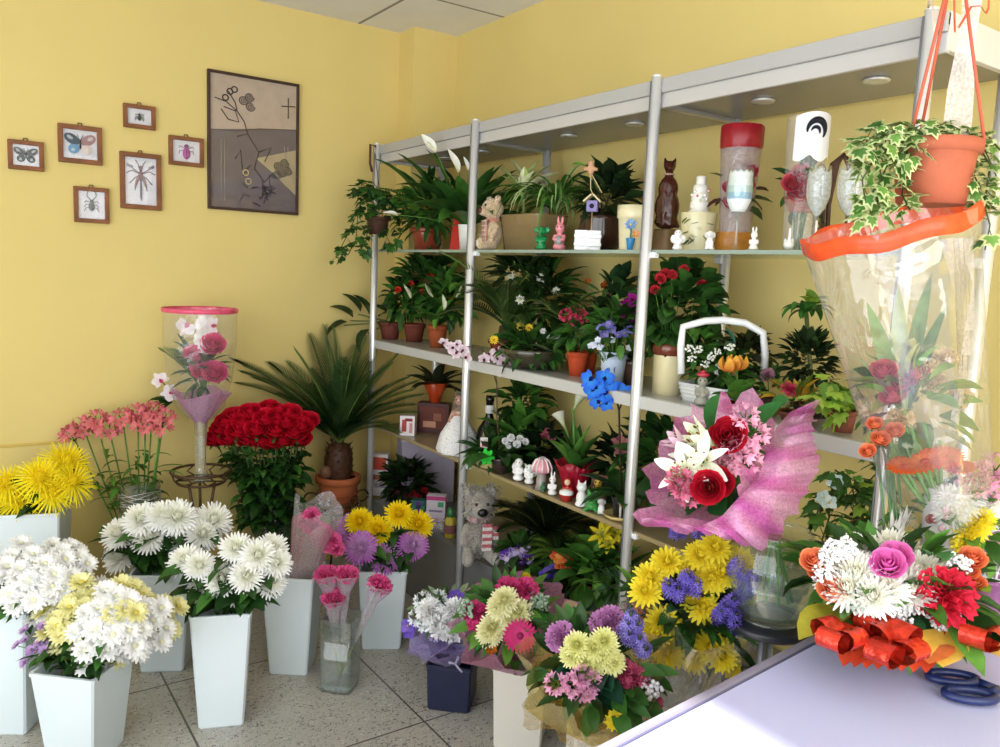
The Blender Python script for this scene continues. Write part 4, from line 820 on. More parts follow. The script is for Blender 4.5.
# ---------------- top shelf, third bay
B = top(664, -.22); T = thing('wooden_block', 'brown wooden block under the cat statue', 'block', B, .1); hb = W(24, B); w = W(20, B); MB().lathe([(w*.5, 0), (w*.52, .01), (w*.48, hb-.01), (w*.46, hb)], hx('8d7350'), 24, cap=(True, True), sq=5, wav=None).build('block', 'wood', T)
B = B+Vector((0, 0, hb)); h = W(72, B); T = thing('cat_statue', 'tall slender dark brown carved cat statue, sitting on a block', 'statue', B, -.75)
blobmb([((0, 0, h*.1), (h*.16, h*.17, h*.1)), ((0, 0, h*.3), (h*.15, h*.17, h*.26)), ((0, 0, h*.55), (h*.12, h*.14, h*.18)), ((.01*h, 0, h*.72), (h*.055, h*.06, h*.12)), ((.03*h, 0, h*.85), (h*.085, h*.085, h*.08)), ((.1*h, 0, h*.82), (h*.05, h*.05, h*.04)), ([(.01*h, .05*h, h*.88), (.0, .075*h, h*.99)], [.04*h, .008*h]), ([(.01*h, -.05*h, h*.88), (.0, -.075*h, h*.99)], [.04*h, .008*h]), ([(.08*h, .05*h, h*.5), (.12*h, .05*h, h*.2), (.13*h, .05*h, h*.03)], [.05*h, .04*h, .04*h]), ([(.08*h, -.05*h, h*.5), (.12*h, -.05*h, h*.2), (.13*h, -.05*h, h*.03)], [.05*h, .04*h, .04*h]), ([(-.08*h, .1*h, h*.08), (-.02*h, .17*h, h*.05), (.1*h, .16*h, h*.03)], [.035*h, .03*h, .02*h])], hx('4a2018'), .005, 5).build('body', 'ceramic', T)
m = MB(); m.tube([(.012*h+.06*h*math.cos(a), .065*h*math.sin(a), .745*h) for a in [i*.45 for i in range(15)]], .012*h, hx('c9a38a'), 6); m.build('collar', 'ceramic', T)
B = top(696, -.3); T = thing('cream_vase', 'cream vase with green leaf pattern in the third bay of the top shelf', 'vase', B, -.8); w, h = W(18, B), W(39, B)
m = MB(); m.lathe([(w*.8, 0), (w*.85, .01), (w*.92, h*.5), (w, h*.97), (w*1.02, h), (w*.94, h), (w*.9, h*.85), (.001, h*.84)], hx('ded6aa'), 28, cap=(True, False)); m.build('vessel', 'ceramic', T)
m = MB()
for i in range(16): a = U(-1.2, 1.2); z = U(.15, .85)*h; m.leaf((w*.95*math.cos(a), w*.95*math.sin(a), z), (-math.sin(a), math.cos(a), U(-1, 1)), .03, .014, hx('5a6a34'), 0, 3, 0)
m.build('leaf_pattern', 'matte', T)
B2 = B+Vector((0, 0, h)); T = thing('candle_tower', 'white tiered candle holder with pastel dots standing on the cream vase', 'candle holder', B2); w, h = W(9, B), W(36, B)
m = MB(); m.lathe([(w*1.15, 0), (w*1.2, h*.04), (w*.95, h*.1), (w*1.05, h*.12), (w*1.05, h*.28), (w*.9, h*.33), (w*.98, h*.36), (w*.95, h*.52), (w*.8, h*.57), (w*.85, h*.6), (w*.8, h*.74), (w*.5, h*.78), (w*.55, h*.8), (w*.55, h*.98), (w*.45, h), (.001, h)], hx('eceadf'), 24, cap=(True, False)); m.build('holder', 'ceramic', T); m = MB()
for i in range(22): a = 2.4*i; z = h*U(.12, .7); m.ell((w*.95*math.cos(a), w*.95*math.sin(a), z), w*.16, hx(rnd.choice(('dc7f86', 'cfdcc0', 'f3f0e6', 'e8b8a0'))), 6, 5)
m.build('dots', 'ceramic', T)
def tubebouquet(label, B, w, h, rimcol, fill):
    T = thing('gift_tube', label, 'gift tube', B, -.8); c = MB(); c.lathe([(w*.7, 0), (w*.74, h*.1), (w*.92, h*.6), (w, h*.985)], (1, 1, 1), 32, cap=(True, False), wav=lambda i, a, q, z: (q*(1+.012*math.sin(6*a+i)), z)); c.build('film_tube', 'plastic_film', T); fill(T, w, h); return T
def fill1(T, w, h):
    c = MB(); c.lathe([(w*.97, h*.82), (w*1.02, h*.84), (w*1.04, h*.99), (w*1.0, h)], hx('b0202e'), 32, wav=lambda i, a, q, z: (q*(1+.02*math.sin(9*a)), z)); c.build('red_band', 'satin', T)
    c = MB(); c.lathe([(w*.55, .01), (w*.7, h*.2), (w*.85, h*.6), (w*.93, h*.82)], hx('d9b7b0'), 32, wav=lambda i, a, q, z: (q*(1+.06*math.sin(8*a+i)), z)); c.build('pink_net', 'tulle', T)
    me = hm('tube_rose', lambda: rose(.03, hx('8a1430'), hx('c23a5a'), 21)); X = T.matrix_world
    for y, z in ((-.3, .52), (.25, .55), (0, .62), (.1, .45), (-.2, .4), (.35, .64)): head('flower', me, T, (w*.55, y*w, z*h), (1, y, .5), .85)
    head('gold_bloom', hm('gold_bloom', lambda: daisy(.02, hx('e0b060'), hx('a86a2a'))), T, (w*.85, -.2*w, h*.46), (1, 0, .2)); f = MB(); bush(f, (0, 0, h*.45), (w*.5, w*.5, h*.15), 20, .08, .03, [hx('5a3030'), hx('4a5a2a')]); f.build('foliage', 'leaf', T)
    c = MB(); c.lathe([(w*.8, .01), (w*.9, h*.08), (w*.8, h*.17)], hx('c8862f'), 24, wav=lambda i, a, q, z: (q*(1+.1*math.sin(7*a+i)), z)); c.build('gold_bow', 'satin', T)
B = top(733, -.24); tubebouquet('clear gift tube with dark red top band and maroon roses, third bay', B, W(20, B), W(124, B), 0, fill1)
def fill2(T, w, h):
    c = MB(); vs = []; n = 16
    for z in (.7, .8, .9, 1.): vs += [(w*1.03*math.cos(t), w*1.03*math.sin(t), h*(z-.05*abs(math.sin(3*t)) if z == .7 else z-(.05*((t-.3)/1.3)**2 if z == 1. else 0))) for t in [-.75+2.1*k/n for k in range(n+1)]]
    c.add(vs, [(i*(n+1)+k, i*(n+1)+k+1, (i+1)*(n+1)+k+1, (i+1)*(n+1)+k) for i in range(3) for k in range(n)], hx('e6e8ec')); c.build('printed_panel', 'plastic', T); m = MB(); q = w*1.05
    m.tube([(q*math.cos(.25+.42*math.cos(t)), q*math.sin(.25+.42*math.cos(t)), h*(.865+.075*math.sin(t))) for t in [-.6+.3*i for i in range(14)]], [.002+.007*math.sin(pi*i/13) for i in range(14)], hx('22222a'), 5)
    m.tube([(q*math.cos(.2+.2*math.cos(t)), q*math.sin(.2+.2*math.cos(t)), h*(.855+.035*math.sin(t))) for t in [-.3+.3*i for i in range(12)]], [.001+.004*math.sin(pi*i/11) for i in range(12)], hx('22222a'), 5)
    m.build('black_motif', 'matte', T)
    me = hm('tube_tulip', lambda: rose(.028, hx('a3202c'), hx('d95a6a'), 31))
    for y, z in ((-.35, .5), (0, .56), (.25, .46), (-.1, .43), (.1, .5)): head('flower', me, T, (w*.5, y*w-.2*w, z*h), (1, y, .4), .9)
    c = MB(); c.lathe([(w*.5, h*.3), (w*.75, h*.38), (w*.9, h*.4)], hx('d8643c'), 24, wav=lambda i, a, q, z: (q*(1+.08*math.sin(6*a+i)), z)); c.build('orange_paper', 'organza', T)
    f = MB(); bush(f, (0, 0, h*.45), (w*.4, w*.4, h*.15), 14, .07, .03, G_DARK); [f.tube([(U(-.01, .01), U(-.01, .01), .01), (U(-.02, .02), U(-.02, .02), h*.45)], .003, GST, 4) for _ in range(5)]; f.build('stems', 'leaf', T)
B = top(797, -.3); tubebouquet('clear gift tube with a white and black printed top, third bay', B, W(20, B), W(134, B), 0, fill2)
def goblet(label, B, hpx, wpx, paint=None, group=None):
    T = thing('wine_glass', label, 'wine glass', B, 0, group); h, w = W(hpx, B), W(wpx, B)/2
    p = [(w*.8, 0), (w*.8, .003), (w*.2, h*.03), (w*.1, h*.08), (w*.09, h*.36), (w*.16, h*.41), (w*.62, h*.5), (w*.95, h*.64), (w, h*.78), (w*.9, h*.97), (w*.87, h)]
    MB().lathe(p, (1, 1, 1), 28, cap=(True, False)).build('bowl_and_stem', 'glass', T)
    if paint: paint(T, w, h)
def frost(T, w, h):
    m = MB(); m.lathe([(w*.15, h*.42), (w*.6, h*.51), (w*.92, h*.65), (w*.96, h*.78), (w*.88, h*.93)], hx('f4f5f6'), 28, wav=lambda i, a, q, z: (q, z+(h*.03*math.sin(5*a) if i == 4 else 0))); m.build('frosted_pattern', 'organza', T); m = MB(); m.tube([(w*.11, 0, h*.05), (w*.1, 0, h*.37)], w*.1, hx('f0e6dc'), 8); m.build('white_stem', 'ceramic', T)
def blue(T, w, h):
    m = MB(); m.lathe([(w*.5, h*.475), (w*.64, h*.505), (w*.92, h*.62), (w*.97, h*.7), (w*.95, h*.78), (w*.88, h*.9)], [hx('eef1f2'), hx('e8eef0'), hx('9cc4dc'), hx('c6dcd8'), hx('eef1f2')], 28); m.lathe([(w*.885, h*.89), (w*.91, h*.92), (w*.885, h*.955), (w*.86, h*.93), (w*.885, h*.89)], hx('f6f6f6'), 48, wav=lambda i, a, q, z: (q, z+.003*math.sin(12*a)))
    m.build('painted_band', 'ceramic', T)
goblet('wine glass with pale blue painted band and white beaded rim, before the red-topped tube', top(735, -.4), 82, 26, blue)
goblet('frosted white wine glass standing right of the printed gift tube', top(813, -.38), 84, 24, frost)
goblet('frosted white wine glass in front of the dark ornate arch', top(845, -.38), 86, 27, frost)
fg('angel_figurine', 'small white angel figurine before the wooden block of the cat', 'figurine', top(677, -.42), 24, ANG, 'f4f4f2', extra=[EYES])
fg('dog_figurine', 'small white dog figurine in front of the cream leaf-patterned vase', 'figurine', top(709, -.42), 24, DOG, 'f1f1ee')
fg('rabbit_figurine', 'small white rabbit figurine beside the foot of the blue wine glass', 'figurine', top(753, -.42), 22, BUN, 'efefec', extra=[('base', [((0, 0, .05), (.34, .34, .06))], hx('9c9c8c'))])
fg('swan_figurine', 'white bird figurine in front of the printed gift tube', 'figurine', top(788, -.42), 26, SWAN, 'f4f4f2')
fg('cherub_figurine', 'small white cherub figurine by the stem of the frosted glass', 'figurine', top(817, -.42), 22, ANG, 'f2f1ec')
B = top(831, -.2); T = thing('ornate_arch', 'dark ornate carved arch panel standing behind the frosted glasses', 'ornament', B, -.5); h = W(98, B); m = MB()
for q in (0, .02, .035): m.tube([(0, -.05+q, 0), (0, -.055+q, h*.5), (0, -.02+q*.4, h*.9), (0, .01, h), (0, .04-q*.4, h*.9), (0, .075-q, h*.5), (0, .07-q, 0)], .007, hx('4a3020'), 6)
for i in range(12): m.tube([(.0, -.05+.012*math.cos(t), h*(.08+.07*i)+.012*math.sin(t)) for t in [k*.9 for k in range(8)]], .003, hx('7a5a38'), 5)
m.build('carving', 'wood', T)
# ---------------- wide middle board, first bay
def potplant(name, label, B, potw, poth, potcol, fol, mat='terracotta', cat='potted plant', rz=0., **k):
    T = thing(name, label, cat, B, rz); h = W(poth, B); pot(T, W(potw, B)/2, h, hx(potcol), mat, **k); f = MB(); fol(f, T, h, rel(B)); f.v and f.build('foliage', 'leaf', T); return T
def flw(T, me, pts, B, sc=1., dz=.03, nm='flower', stalk=True):
    r = rel(B); m = MB()
    for x, y in pts:
        p = r(x, y, dz+U(-.01, .02)); head(nm, me, T, p, toward(B)+Vector((U(-.4, .4), U(-.4, .4), U(.1, .6))), sc*.68*U(.85, 1.15)); m.tube([(p.x*.3, p.y*.3, max(.02, p.z*.5)), p], .0015, GST, 4, False)
    if stalk: m.build('flower_stalks', 'leaf', T)
def f_(f, T, h, r):
    for x, y in ((340, 316), (350, 308), (362, 312), (362, 332), (332, 322), (392, 308)): e = r(x, y, .05); f.tube([(0, 0, h), e*.8], .004, hx('6a7a4a'), 5); f.leaf(e*.75+Vector((0, 0, h*.25)), e*.3+cU*(.05 if y < 318 else -.07)+cR*(-.03 if x < 350 else .0), .13, .085, jit(hx('2f4a26'), .15), .6, 6, .3, .7)
    bush(f, (0, 0, h+.04), .06, 14, .08, .04, G_DARK)
potplant('rubber_plant', 'big-leaved plant in brown pot, poking out left past the end post', mid(390, -.36), 22, 17, '6e3a30', f_)
B = mid(414, -.3); potplant('anthurium', 'dark bush with red blooms and white spathes in the second brown pot', B, 22, 18, '6e382c', lambda f, T, h, r: (bush(f, r(425, 283), (.15, .09, .12), 200, .1, .045, G_DARK), bush(f, r(402, 300), (.07, .06, .09), 60, .09, .04, G_DARK+G_MID[:1]), flw(T, hm('red_bloom', lambda: carnation(.024, hx('c02418'), hx('e0442a'), 3)), [(411, 284), (422, 292), (430, 276), (398, 290)], B, 1, .12)))
B = mid(437, -.33); T = potplant('white_anthurium', 'plant with upright white spathes in an orange-brown pot, near second post', B, 20, 22, '9a4e2c', lambda f, T, h, r: (rosette(f, (0, 0, h), 26, .17, .055, G_DARK+G_MID, (.5, 1.4), .9), bush(f, r(445, 300), (.1, .07, .1), 90, .1, .042, G_MID+G_DARK)))
for x0, y0, x1, y1 in ((411, 298, 406, 288), (433, 297, 426, 286), (444, 310, 443, 295), (456, 298, 463, 284)): r = rel(B); p = r(x0, y0, .08); head('spathe', hm('spathe_s', lambda: spathe(.075, hx('e6ead0'))), T, p, r(x1, y1, .08)-p)
B = mid(505, -.3); T = thing('sago_palm', 'small sago palm in a red-brown pot on the middle board, second bay', 'potted palm', B); pot(T, W(17, B), W(20, B), hx('7c3b28')); m = MB(); m.lathe([(.03, .07), (.034, .1), (.03, .14), (.001, .15)], hx('4a2f22'), 14); m.build('trunk', 'wood', T)
for i in range(28): a = 2.4*i; f = MB(); frond(f, (0, 0, .13), (math.cos(a), math.sin(a)*.7, U(.6, 2.6)), U(.3, .46), .007, .075, [hx('2a3f1c'), hx('3c5426'), hx('4a6030')], U(.9, 1.5), 30, .3); f.build('frond', 'leaf', T)
B = mid(543, -.22); T = potplant('tall_foliage_plant', 'tall dark green foliage plant with small white star flowers, at second rear post', B, 30, 18, '2f2a26', lambda f, T, h, r: (bush(f, r(545, 300), (.12, .07, .17), 230, .1, .032, G_DARK), bush(f, r(520, 275), (.13, .06, .08), 110, .1, .028, [hx('2f4420'), hx('24381a')])))
flw(T, hm('white_star', lambda: daisy(.026, hx('f0f0e4'), hx('d6d890'), 7)), [(541, 279), (540, 277), (511, 276), (556, 291), (520, 300)], B, 1., .08)
# low bowl arrangement
B = mid(532, -.37); T = thing('dish_garden', 'low bowl arrangement with pale leaf, yellow and lilac blooms at the board edge', 'potted plant', B); r = rel(B); w = W(34, B)
m = MB(); m.lathe([(w*.3, 0), (w*.6, .01), (w*.9, .05), (w, .075), (w*.95, .078), (w*.8, .05), (.001, .04)], [hx('3f3b2c')]*5+[hx('2a2119')], 32, cap=(True, False)); m.build('bowl', 'ceramic', T)
f = MB(); bush(f, (0, 0, .08), (w*1.1, .08, .05), 130, .08, .03, G_DARK+G_MID[:1], .8); f.leaf(r(529, 345, .08), r(552, 350, .08)-r(529, 345, .08), .11, .045, hx('8fa878'), .3, 6, .2); f.leaf(r(535, 352, .08), cR-cU*.6, .09, .03, hx('7a9868'), .6); f.build('foliage', 'leaf', T)
flw(T, hm('yellow_small', lambda: daisy(.026, hx('e8c83a'), hx('b88a1c'), 12)), [(521, 327), (529, 328), (494, 340)], B, .9, .03); flw(T, hm('white_pom', lambda: mum(.024, hx('f4f4f4'), hx('ececdc'), 4, 14, .3)), [(543, 331), (550, 338)], B, .9, .05, stalk=False); flw(T, hm('lilac_pom', lambda: carnation(.024, hx('b39acb'), hx('e0d0ea'))), [(560, 332), (566, 331), (572, 336), (556, 336)], B, 1, .05, stalk=False)
def stalkplant(name, label, B, pw, ph, pc, me, pts, stalkcol=GST, sc=1., cat='potted orchid', mat='ceramic'):
    T = thing(name, label, cat, B); r = rel(B); h = W(ph, B); pot(T, W(pw, B)/2, h, hx(pc), mat); f = MB(); rosette(f, (0, 0, h), 7, .16, .06, G_DARK, (.1, .6), .7, .8); f.build('foliage', 'leaf', T); return T, r, h
B = low(500, -.42); T, r, h = stalkplant('pale_orchid', 'white and maroon speckled orchid sprays arching across the second post', B, 20, 16, '3a2f2a', None, None)
m = MB(); m.tube([(0, 0, h), r(497, 420), r(497, 385), r(495, 365)], .0025, hx('5a4a32'), 5); m.tube([r(497, 385), r(492, 360), r(482, 348), r(462, 346)], .0022, hx('5a4a32'), 5); m.tube([r(497, 372), r(502, 362), r(508, 352)], .0022, hx('5a4a32'), 5); m.build('flower_stalk', 'leaf', T); me = hm('speckled_orchid', lambda: orchid(.026, hx('efe4ea'), hx('d8b8c4'), hx('5a2338')))
for x, y in ((444, 343), (452, 348), (458, 345), (456, 354), (463, 350), (484, 359), (490, 355), (497, 351), (503, 350), (497, 358), (503, 362), (508, 364), (499, 372), (466, 357)): head('orchid_bloom', me, T, r(x, y, .05), toward(B)+Vector((U(-.4, .4), U(-.4, .4), U(-.2, .3))), U(.8, 1.1))
# second bay, right half
B = mid(577, -.34); T = potplant('kalanchoe', 'pink flowered plant in an orange-red pot on the middle board', B, 22, 24, 'b84a2a', lambda f, T, h, r: bush(f, (0, 0, h+.07), (.06, .05, .06), 60, .07, .035, G_MID+G_DARK)); flw(T, hm('pink_cluster', lambda: alstro(.03, hx('d0506a'), hx('c23a56'), 3, 6)), [(566, 316), (573, 313), (580, 315), (583, 318), (570, 320), (576, 320)], B, 1.2)
B = mid(587, -.26); T = potplant('kalanchoe', 'plant in a bright orange pot tucked behind the pink kalanchoe', B, 20, 30, 'c0522c', lambda f, T, h, r: bush(f, (0, 0, h+.06), (.06, .05, .05), 40, .07, .03, G_DARK)); flw(T, hm('lavender_small', lambda: daisy(.02, hx('a58ac4'), hx('e0d8a0'), 8)), [(585, 330), (578, 326), (590, 334), (594, 338)], B, 1.)
B = mid(612, -.37); T = potplant('pansy_pot', 'blue and white pansies in a white and blue painted pot', B, 28, 33, 'c9d8ea', lambda f, T, h, r: (bush(f, (0, 0, h+.07), (.085, .07, .07), 90, .06, .03, G_DARK+G_MID), [f.leaf((W(11, B)*math.cos(a), W(11, B)*math.sin(a), h*U(.2, .7)), (math.cos(a)*.1, 0, 1), .03, .02, hx('6f8fc0'), 0, 3, 0) for a in (-2, -1.5, -1, -.5, 0)]), 'ceramic')
flw(T, hm('pansy_blue', lambda: viola(.024, hx('6a64b8'), hx('8f8ad0'))), [(600, 328), (606, 326), (612, 330), (604, 334), (625, 333), (630, 330), (610, 324), (618, 335)], B, 1., .07); flw(T, hm('pansy_white', lambda: viola(.022, hx('e6eaf4'), hx('bcc8e4'))), [(594, 345), (600, 347), (591, 346), (598, 340), (613, 340), (621, 349), (630, 348)], B, .9, .08)
B = mid(615, -.18); T = potplant('jade_plant', 'upright plant with round dark leaves and orange tips, against the yellow wall', B, 22, 24, '6a3a2a', lambda f, T, h, r: (bush(f, r(617, 305), (.055, .04, .1), 60, .075, .06, [hx('1f3d22'), hx('2a4c2a'), hx('38562c')], .4, shape=.7), bush(f, r(603, 312), (.03, .03, .06), 16, .06, .035, [hx('7a5a34'), hx('4a5a2a')]), stems_tree(f, (0, 0, h), [r(604, 288), r(590, 298), r(617, 290)], .0035, hx('5a5a2a')), [f.leaf(r(600, 292), r(x, y)-r(600, 292), .09, .04, jit(hx('5f8040')), .3) for x, y in ((588, 296), (594, 288), (612, 290))])); flw(T, hm('orange_tip', lambda: tulip(.014, hx('c86a2a'), hx('9a4a1a'))), [(588, 282), (606, 285), (604, 286)], B, 1., .02)
B = mid(632, -.3); T, r, h = stalkplant('magenta_orchid', 'magenta orchid spray just left of the middle post', B, 22, 24, '5a4034', None, None); m = MB(); m.tube([(0, 0, h), r(640, 330), r(636, 300), r(628, 300)], .0025, GST, 5); m.build('flower_stalk', 'leaf', T)
for x, y in ((634, 300), (628, 307), (636, 309), (631, 315), (624, 313), (640, 302), (637, 316)): head('orchid_bloom', hm('magenta_orchid', lambda: orchid(.03, hx('b81a9a'), hx('9a1080'), hx('6a0a4a'))), T, r(x, y, .04), toward(B)+Vector((U(-.3, .3), U(-.3, .3), .1)))
# third bay
B = mid(667, -.34); T = potplant('geranium', 'red geranium, tall and bushy, in a cream pot with brown rim', B, 34, 50, 'e8dcae', lambda f, T, h, r: (bush(f, r(680, 308), (.125, .09, .12), 260, .07, .052, G_DARK, .7, shape=.8), bush(f, r(665, 330), (.06, .06, .05), 50, .06, .05, G_DARK)), 'ceramic', rimcol=hx('7a3a24'), taper=.9)
m = MB(); m.tube([(W(13, B), -.02, .1), (W(13, B)+.002, .0, .13), (W(13, B), .012, .1)], .004, hx('c8783a'), 5); m.build('pot_motif', 'ceramic', T); flw(T, hm('geranium_head', lambda: carnation(.034, hx('b01a2c'), hx('d0343f'), 5)), [(665, 274), (684, 270), (660, 279), (672, 275), (702, 285), (655, 290)], B, .8, .08)
# white arched basket
B = mid(717, -.33); T = thing('flower_basket', 'white arched-handle basket planter with small mixed blooms, third bay', 'basket', B, .0); r = rel(B); w = W(33, B); h = W(19, B)
m = MB(); X = Matrix.Diagonal((w, .085, 1, 1)); m.lathe([(.86, 0), (.88, .01), (1, h), (.97, h), (.9, .03), (.001, .03)], hx('d9dcdc'), 40, X, sq=7, cap=(True, False))
for i in range(4): m.lathe([(.9+.026*i, h*(.2+.2*i)), (.93+.026*i, h*(.24+.2*i)), (.92+.026*i, h*(.28+.2*i))], hx('c9cdcd'), 40, X, sq=7)
m.build('tray', 'plastic', T); m = MB()
hp = [r(x, y, .06) for x, y in ((681, 374), (681, 345), (683, 327), (705, 321), (723, 320), (745, 323), (763, 333), (765, 352), (764, 374))]
m.tube([p+cF*0 for p in hp], .011, hx('eceeef'), 8); m.build('handle', 'plastic', T); f = MB(); bush(f, (0, 0, h+.045), (w*.9, .06, .05), 150, .05, .025, G_DARK+G_MID[:1]); bush(f, r(745, 355), (.06, .05, .045), 70, .055, .03, [hx('2a2a1c'), hx('33401f')]); bush(f, r(697, 350), (.05, .05, .05), 40, .05, .02, G_MID); f.leaf(r(735, 345, .05), r(728, 330, .05)-r(735, 345, .05), .06, .04, hx('4f8a7a'), .2); f.build('foliage', 'leaf', T)
flw(T, hm('white_speck', lambda: berries(.02, 14, hx('eef0ea'), .005)), [(692, 360), (698, 350), (712, 358), (705, 364), (718, 352), (730, 348), (690, 350)], B, 1., .09, stalk=False)
B = mid(736, -.41); T = thing('tulip_figurine', 'yellow-orange tulip ornament with green leaves in a reddish dish', 'ornament', B); r = rel(B); pot(T, W(17, B), W(10, B), hx('a04a34'), 'ceramic', False); f = MB(); rosette(f, (0, 0, .03), 12, .09, .045, G_MID, (.3, 1.2), .6); f.tube([(0, 0, .02), r(729, 372, .03)], .003, GST, 5); f.tube([(0, 0, .02), r(737, 370, .03)], .003, GST, 5); f.build('leaves', 'leaf', T)
for x, y in ((729, 372), (737, 370)): head('tulip_bloom', hm('tulip_o', lambda: tulip(.022, hx('f2b84a'), hx('d8783a'))), T, r(x, y, .03), (0, 0, 1))
fg('garden_figurine', 'small grey figurine with a red flower cap, hanging over the board edge', 'figurine', mid(701, -.42), 34, FIG, '9a9a8c', extra=[('flower_cap', [((0, 0, .92), (.2, .2, .08)), ((.0, .0, 1.0), (.09, .09, .06))], hx('c23a4a')), EYES])
B = mid(812, -.25); T = potplant('zamia', 'dark upright plant with hanging leaves and a lime top, third bay', B, 42, 12, '3a3026', lambda f, T, h, r: (bush(f, r(808, 362), (.065, .05, .075), 220, .04, .018, [hx('1c3016'), hx('243a1a'), hx('16240f')], .4), [f.leaf(r(806+U(-4, 4), 312), cR*U(-1, 1)+cU*U(.2, .9)+cF*U(-.6, .4), U(.05, .1), .028, jit(hx('3a6a2a'), .2), 2.0, 8, .2, .8) for _ in range(18)], f.tube([(0, 0, h), r(806, 310)], .006, hx('5a6a3a'), 6))); f = MB(); rosette(f, rel(B)(812, 305, .02), 9, .05, .03, G_LIME, (.2, 1.3), .5); f.build('lime_top', 'leaf', T)
B = mid(795, -.37); T = potplant('calendula', 'low plant with yellow-green leaves and one pink bloom at the board edge', B, 34, 10, '6a3f30', lambda f, T, h, r: (bush(f, (0, 0, h+.02), (.06, .05, .03), 50, .06, .02, [hx('6a7a2a'), hx('b08a2a'), hx('4a6a24')]))); flw(T, hm('pinkred_small', lambda: carnation(.026, hx('b8284a'), hx('d84a6a'), 4)), [(787, 388), (791, 390)], B, .9, .02, stalk=False)
B = mid(842, -.38); T = potplant('lime_ivy', 'lime green ivy spilling over the right end of the middle board', B, 26, 22, '8a5040', lambda f, T, h, r: [vine(f, [r(*p) for p in q], 16, .045, G_LIME, None, .002, .025) for q in (((845, 395, .0), (838, 385, .03), (830, 380, .05)), ((845, 395, 0), (835, 395, .05), (828, 402, .06)), ((845, 395, 0), (845, 405, .06), (838, 412, .07)), ((845, 395, 0), (855, 385, .02), (862, 395, .05)), ((845, 395, 0), (820, 392, .05), (818, 400, .06)))])
B = mid(768, -.3); T = potplant('dark_violet_pot', 'small plant with one dusty mauve flower between basket and zamia', B, 20, 14, '4a342a', lambda f, T, h, r: bush(f, (0, 0, h+.03), (.04, .04, .03), 30, .05, .02, G_DARK)); flw(T, hm('mauve', lambda: carnation(.03, hx('8a5a6a'), hx('a8788a'), 7)), [(768, 376)], B, 1., .02)
# ================================================================== lower shelf
B = low(434, -.26); T = thing('picture_box', 'maroon box with a paler front panel on the lower shelf, first bay', 'box', B, -.75); w, h = W(32, B), W(30, B); MB().box((0, 0, h/2), (.07, w, h), hx('4a2626'), None, .003).build('box', 'wood', T); m = MB(); m.box((.036, 0, h*.52), (.004, w*.82, h*.72), hx('6a3d36')); m.box((.039, -w*.1, h*.3), (.003, w*.4, h*.2), hx('b98a70')); m.box((.039, w*.15, h*.55), (.003, w*.25, h*.25), hx('8d5a4a')); m.build('front_panel', 'matte', T)
BT = B+Vector((0, 0, h)); T = thing('bromeliad', 'dark-leaved plant wrapped in orange-red paper on the maroon box', 'potted plant', BT); r = rel(BT); m = MB(); m.lathe([(.025, 0), (.035, .04), (.06, .095), (.055, .1)], hx('c84a20'), 24, cap=(True, False), wav=lambda i, a, q, z: (q*(1+.1*math.sin(7*a)*(i > 1)), z)); m.build('orange_wrap', 'satin', T); f = MB(); rosette(f, (0, 0, .07), 18, .19, .045, [hx('2a2e1c'), hx('3a3a22'), hx('22301c')], (.2, 1.2), .9); f.build('foliage', 'leaf', T)
m = MB(); m.leaf((0, 0, .07), cU+cR*.3, .07, .035, hx('b8381c'), .2); m.leaf((0, 0, .07), cU-cR*.2, .08, .035, hx('c2472a'), .2); m.build('red_bracts', 'petal', T)
def carton(label, B, wpx, hpx, col, marks, d=.05, rz=-.7, name='carton'):
    T = thing(name, label, 'box', B, rz); w, h = W(wpx, B), W(hpx, B); MB().box((0, 0, h/2), (d, w, h), hx(col), None, .002).build('box', 'plastic', T); m = MB()
    for (y, z, a, b, c) in marks: m.box((d/2, y*w, z*h), (.003, a*w, b*h), hx(c))
    m.build('printed_marks', 'matte', T); return T
carton('small white box with pink and red print at the left of the lower shelf', low(408, -.41), 15, 20, 'e3dcdc', [(-.2, .5, .3, .6, 'b04a4a'), (.25, .4, .2, .5, 'c98a90'), (.1, .8, .5, .15, '8a3a44')])
B = low(458, -.38); T = thing('bride_doll', 'bride figure in a wide white gown, just left of the second post', 'figurine', B, -.8); h = W(62, B)
m = MB(); m.lathe([(h*.33, 0), (h*.34, h*.05), (h*.28, h*.3), (h*.15, h*.52), (h*.07, h*.6)], hx('ffffff'), 28, cap=(True, True), wav=lambda i, a, q, z: (q*(1+.07*math.sin(9*a+i)), z)); m.build('gown', 'fuzzy', T); blobmb([((0, 0, h*.63), (h*.08, h*.11, h*.1)), ((0, 0, h*.72), (h*.03, h*.03, h*.08)), ((.01*h, 0, h*.84), (h*.09, h*.085, h*.1)), ([(0, h*.1, h*.66), (h*.08, h*.14, h*.5), (h*.14, h*.04, h*.46)], [h*.035, h*.03, h*.025]), ([(0, -h*.1, h*.66), (h*.08, -h*.14, h*.5), (h*.14, -h*.04, h*.46)], [h*.035, h*.03, h*.025])], hx('b58a78'), .004, 3).build('body', 'ceramic', T)
m = MB(); m.ell((-.03*h, 0, h*.87), (h*.1, h*.115, h*.11), hx('8d8378'), 14, 10); m.lathe([(h*.05, h*.5), (h*.12, h*.62), (h*.13, h*.85), (h*.06, h*.98)], hx('a39a90'), 16, Matrix.Translation((-.05*h, 0, 0))); m.build('veil', 'tulle', T); m = MB(); [m.ell((h*.085, y*h, h*.86), h*.014, hx('1c1a1a'), 6, 5) for y in (-.035, .035)]; m.build('eyes', 'plastic', T)
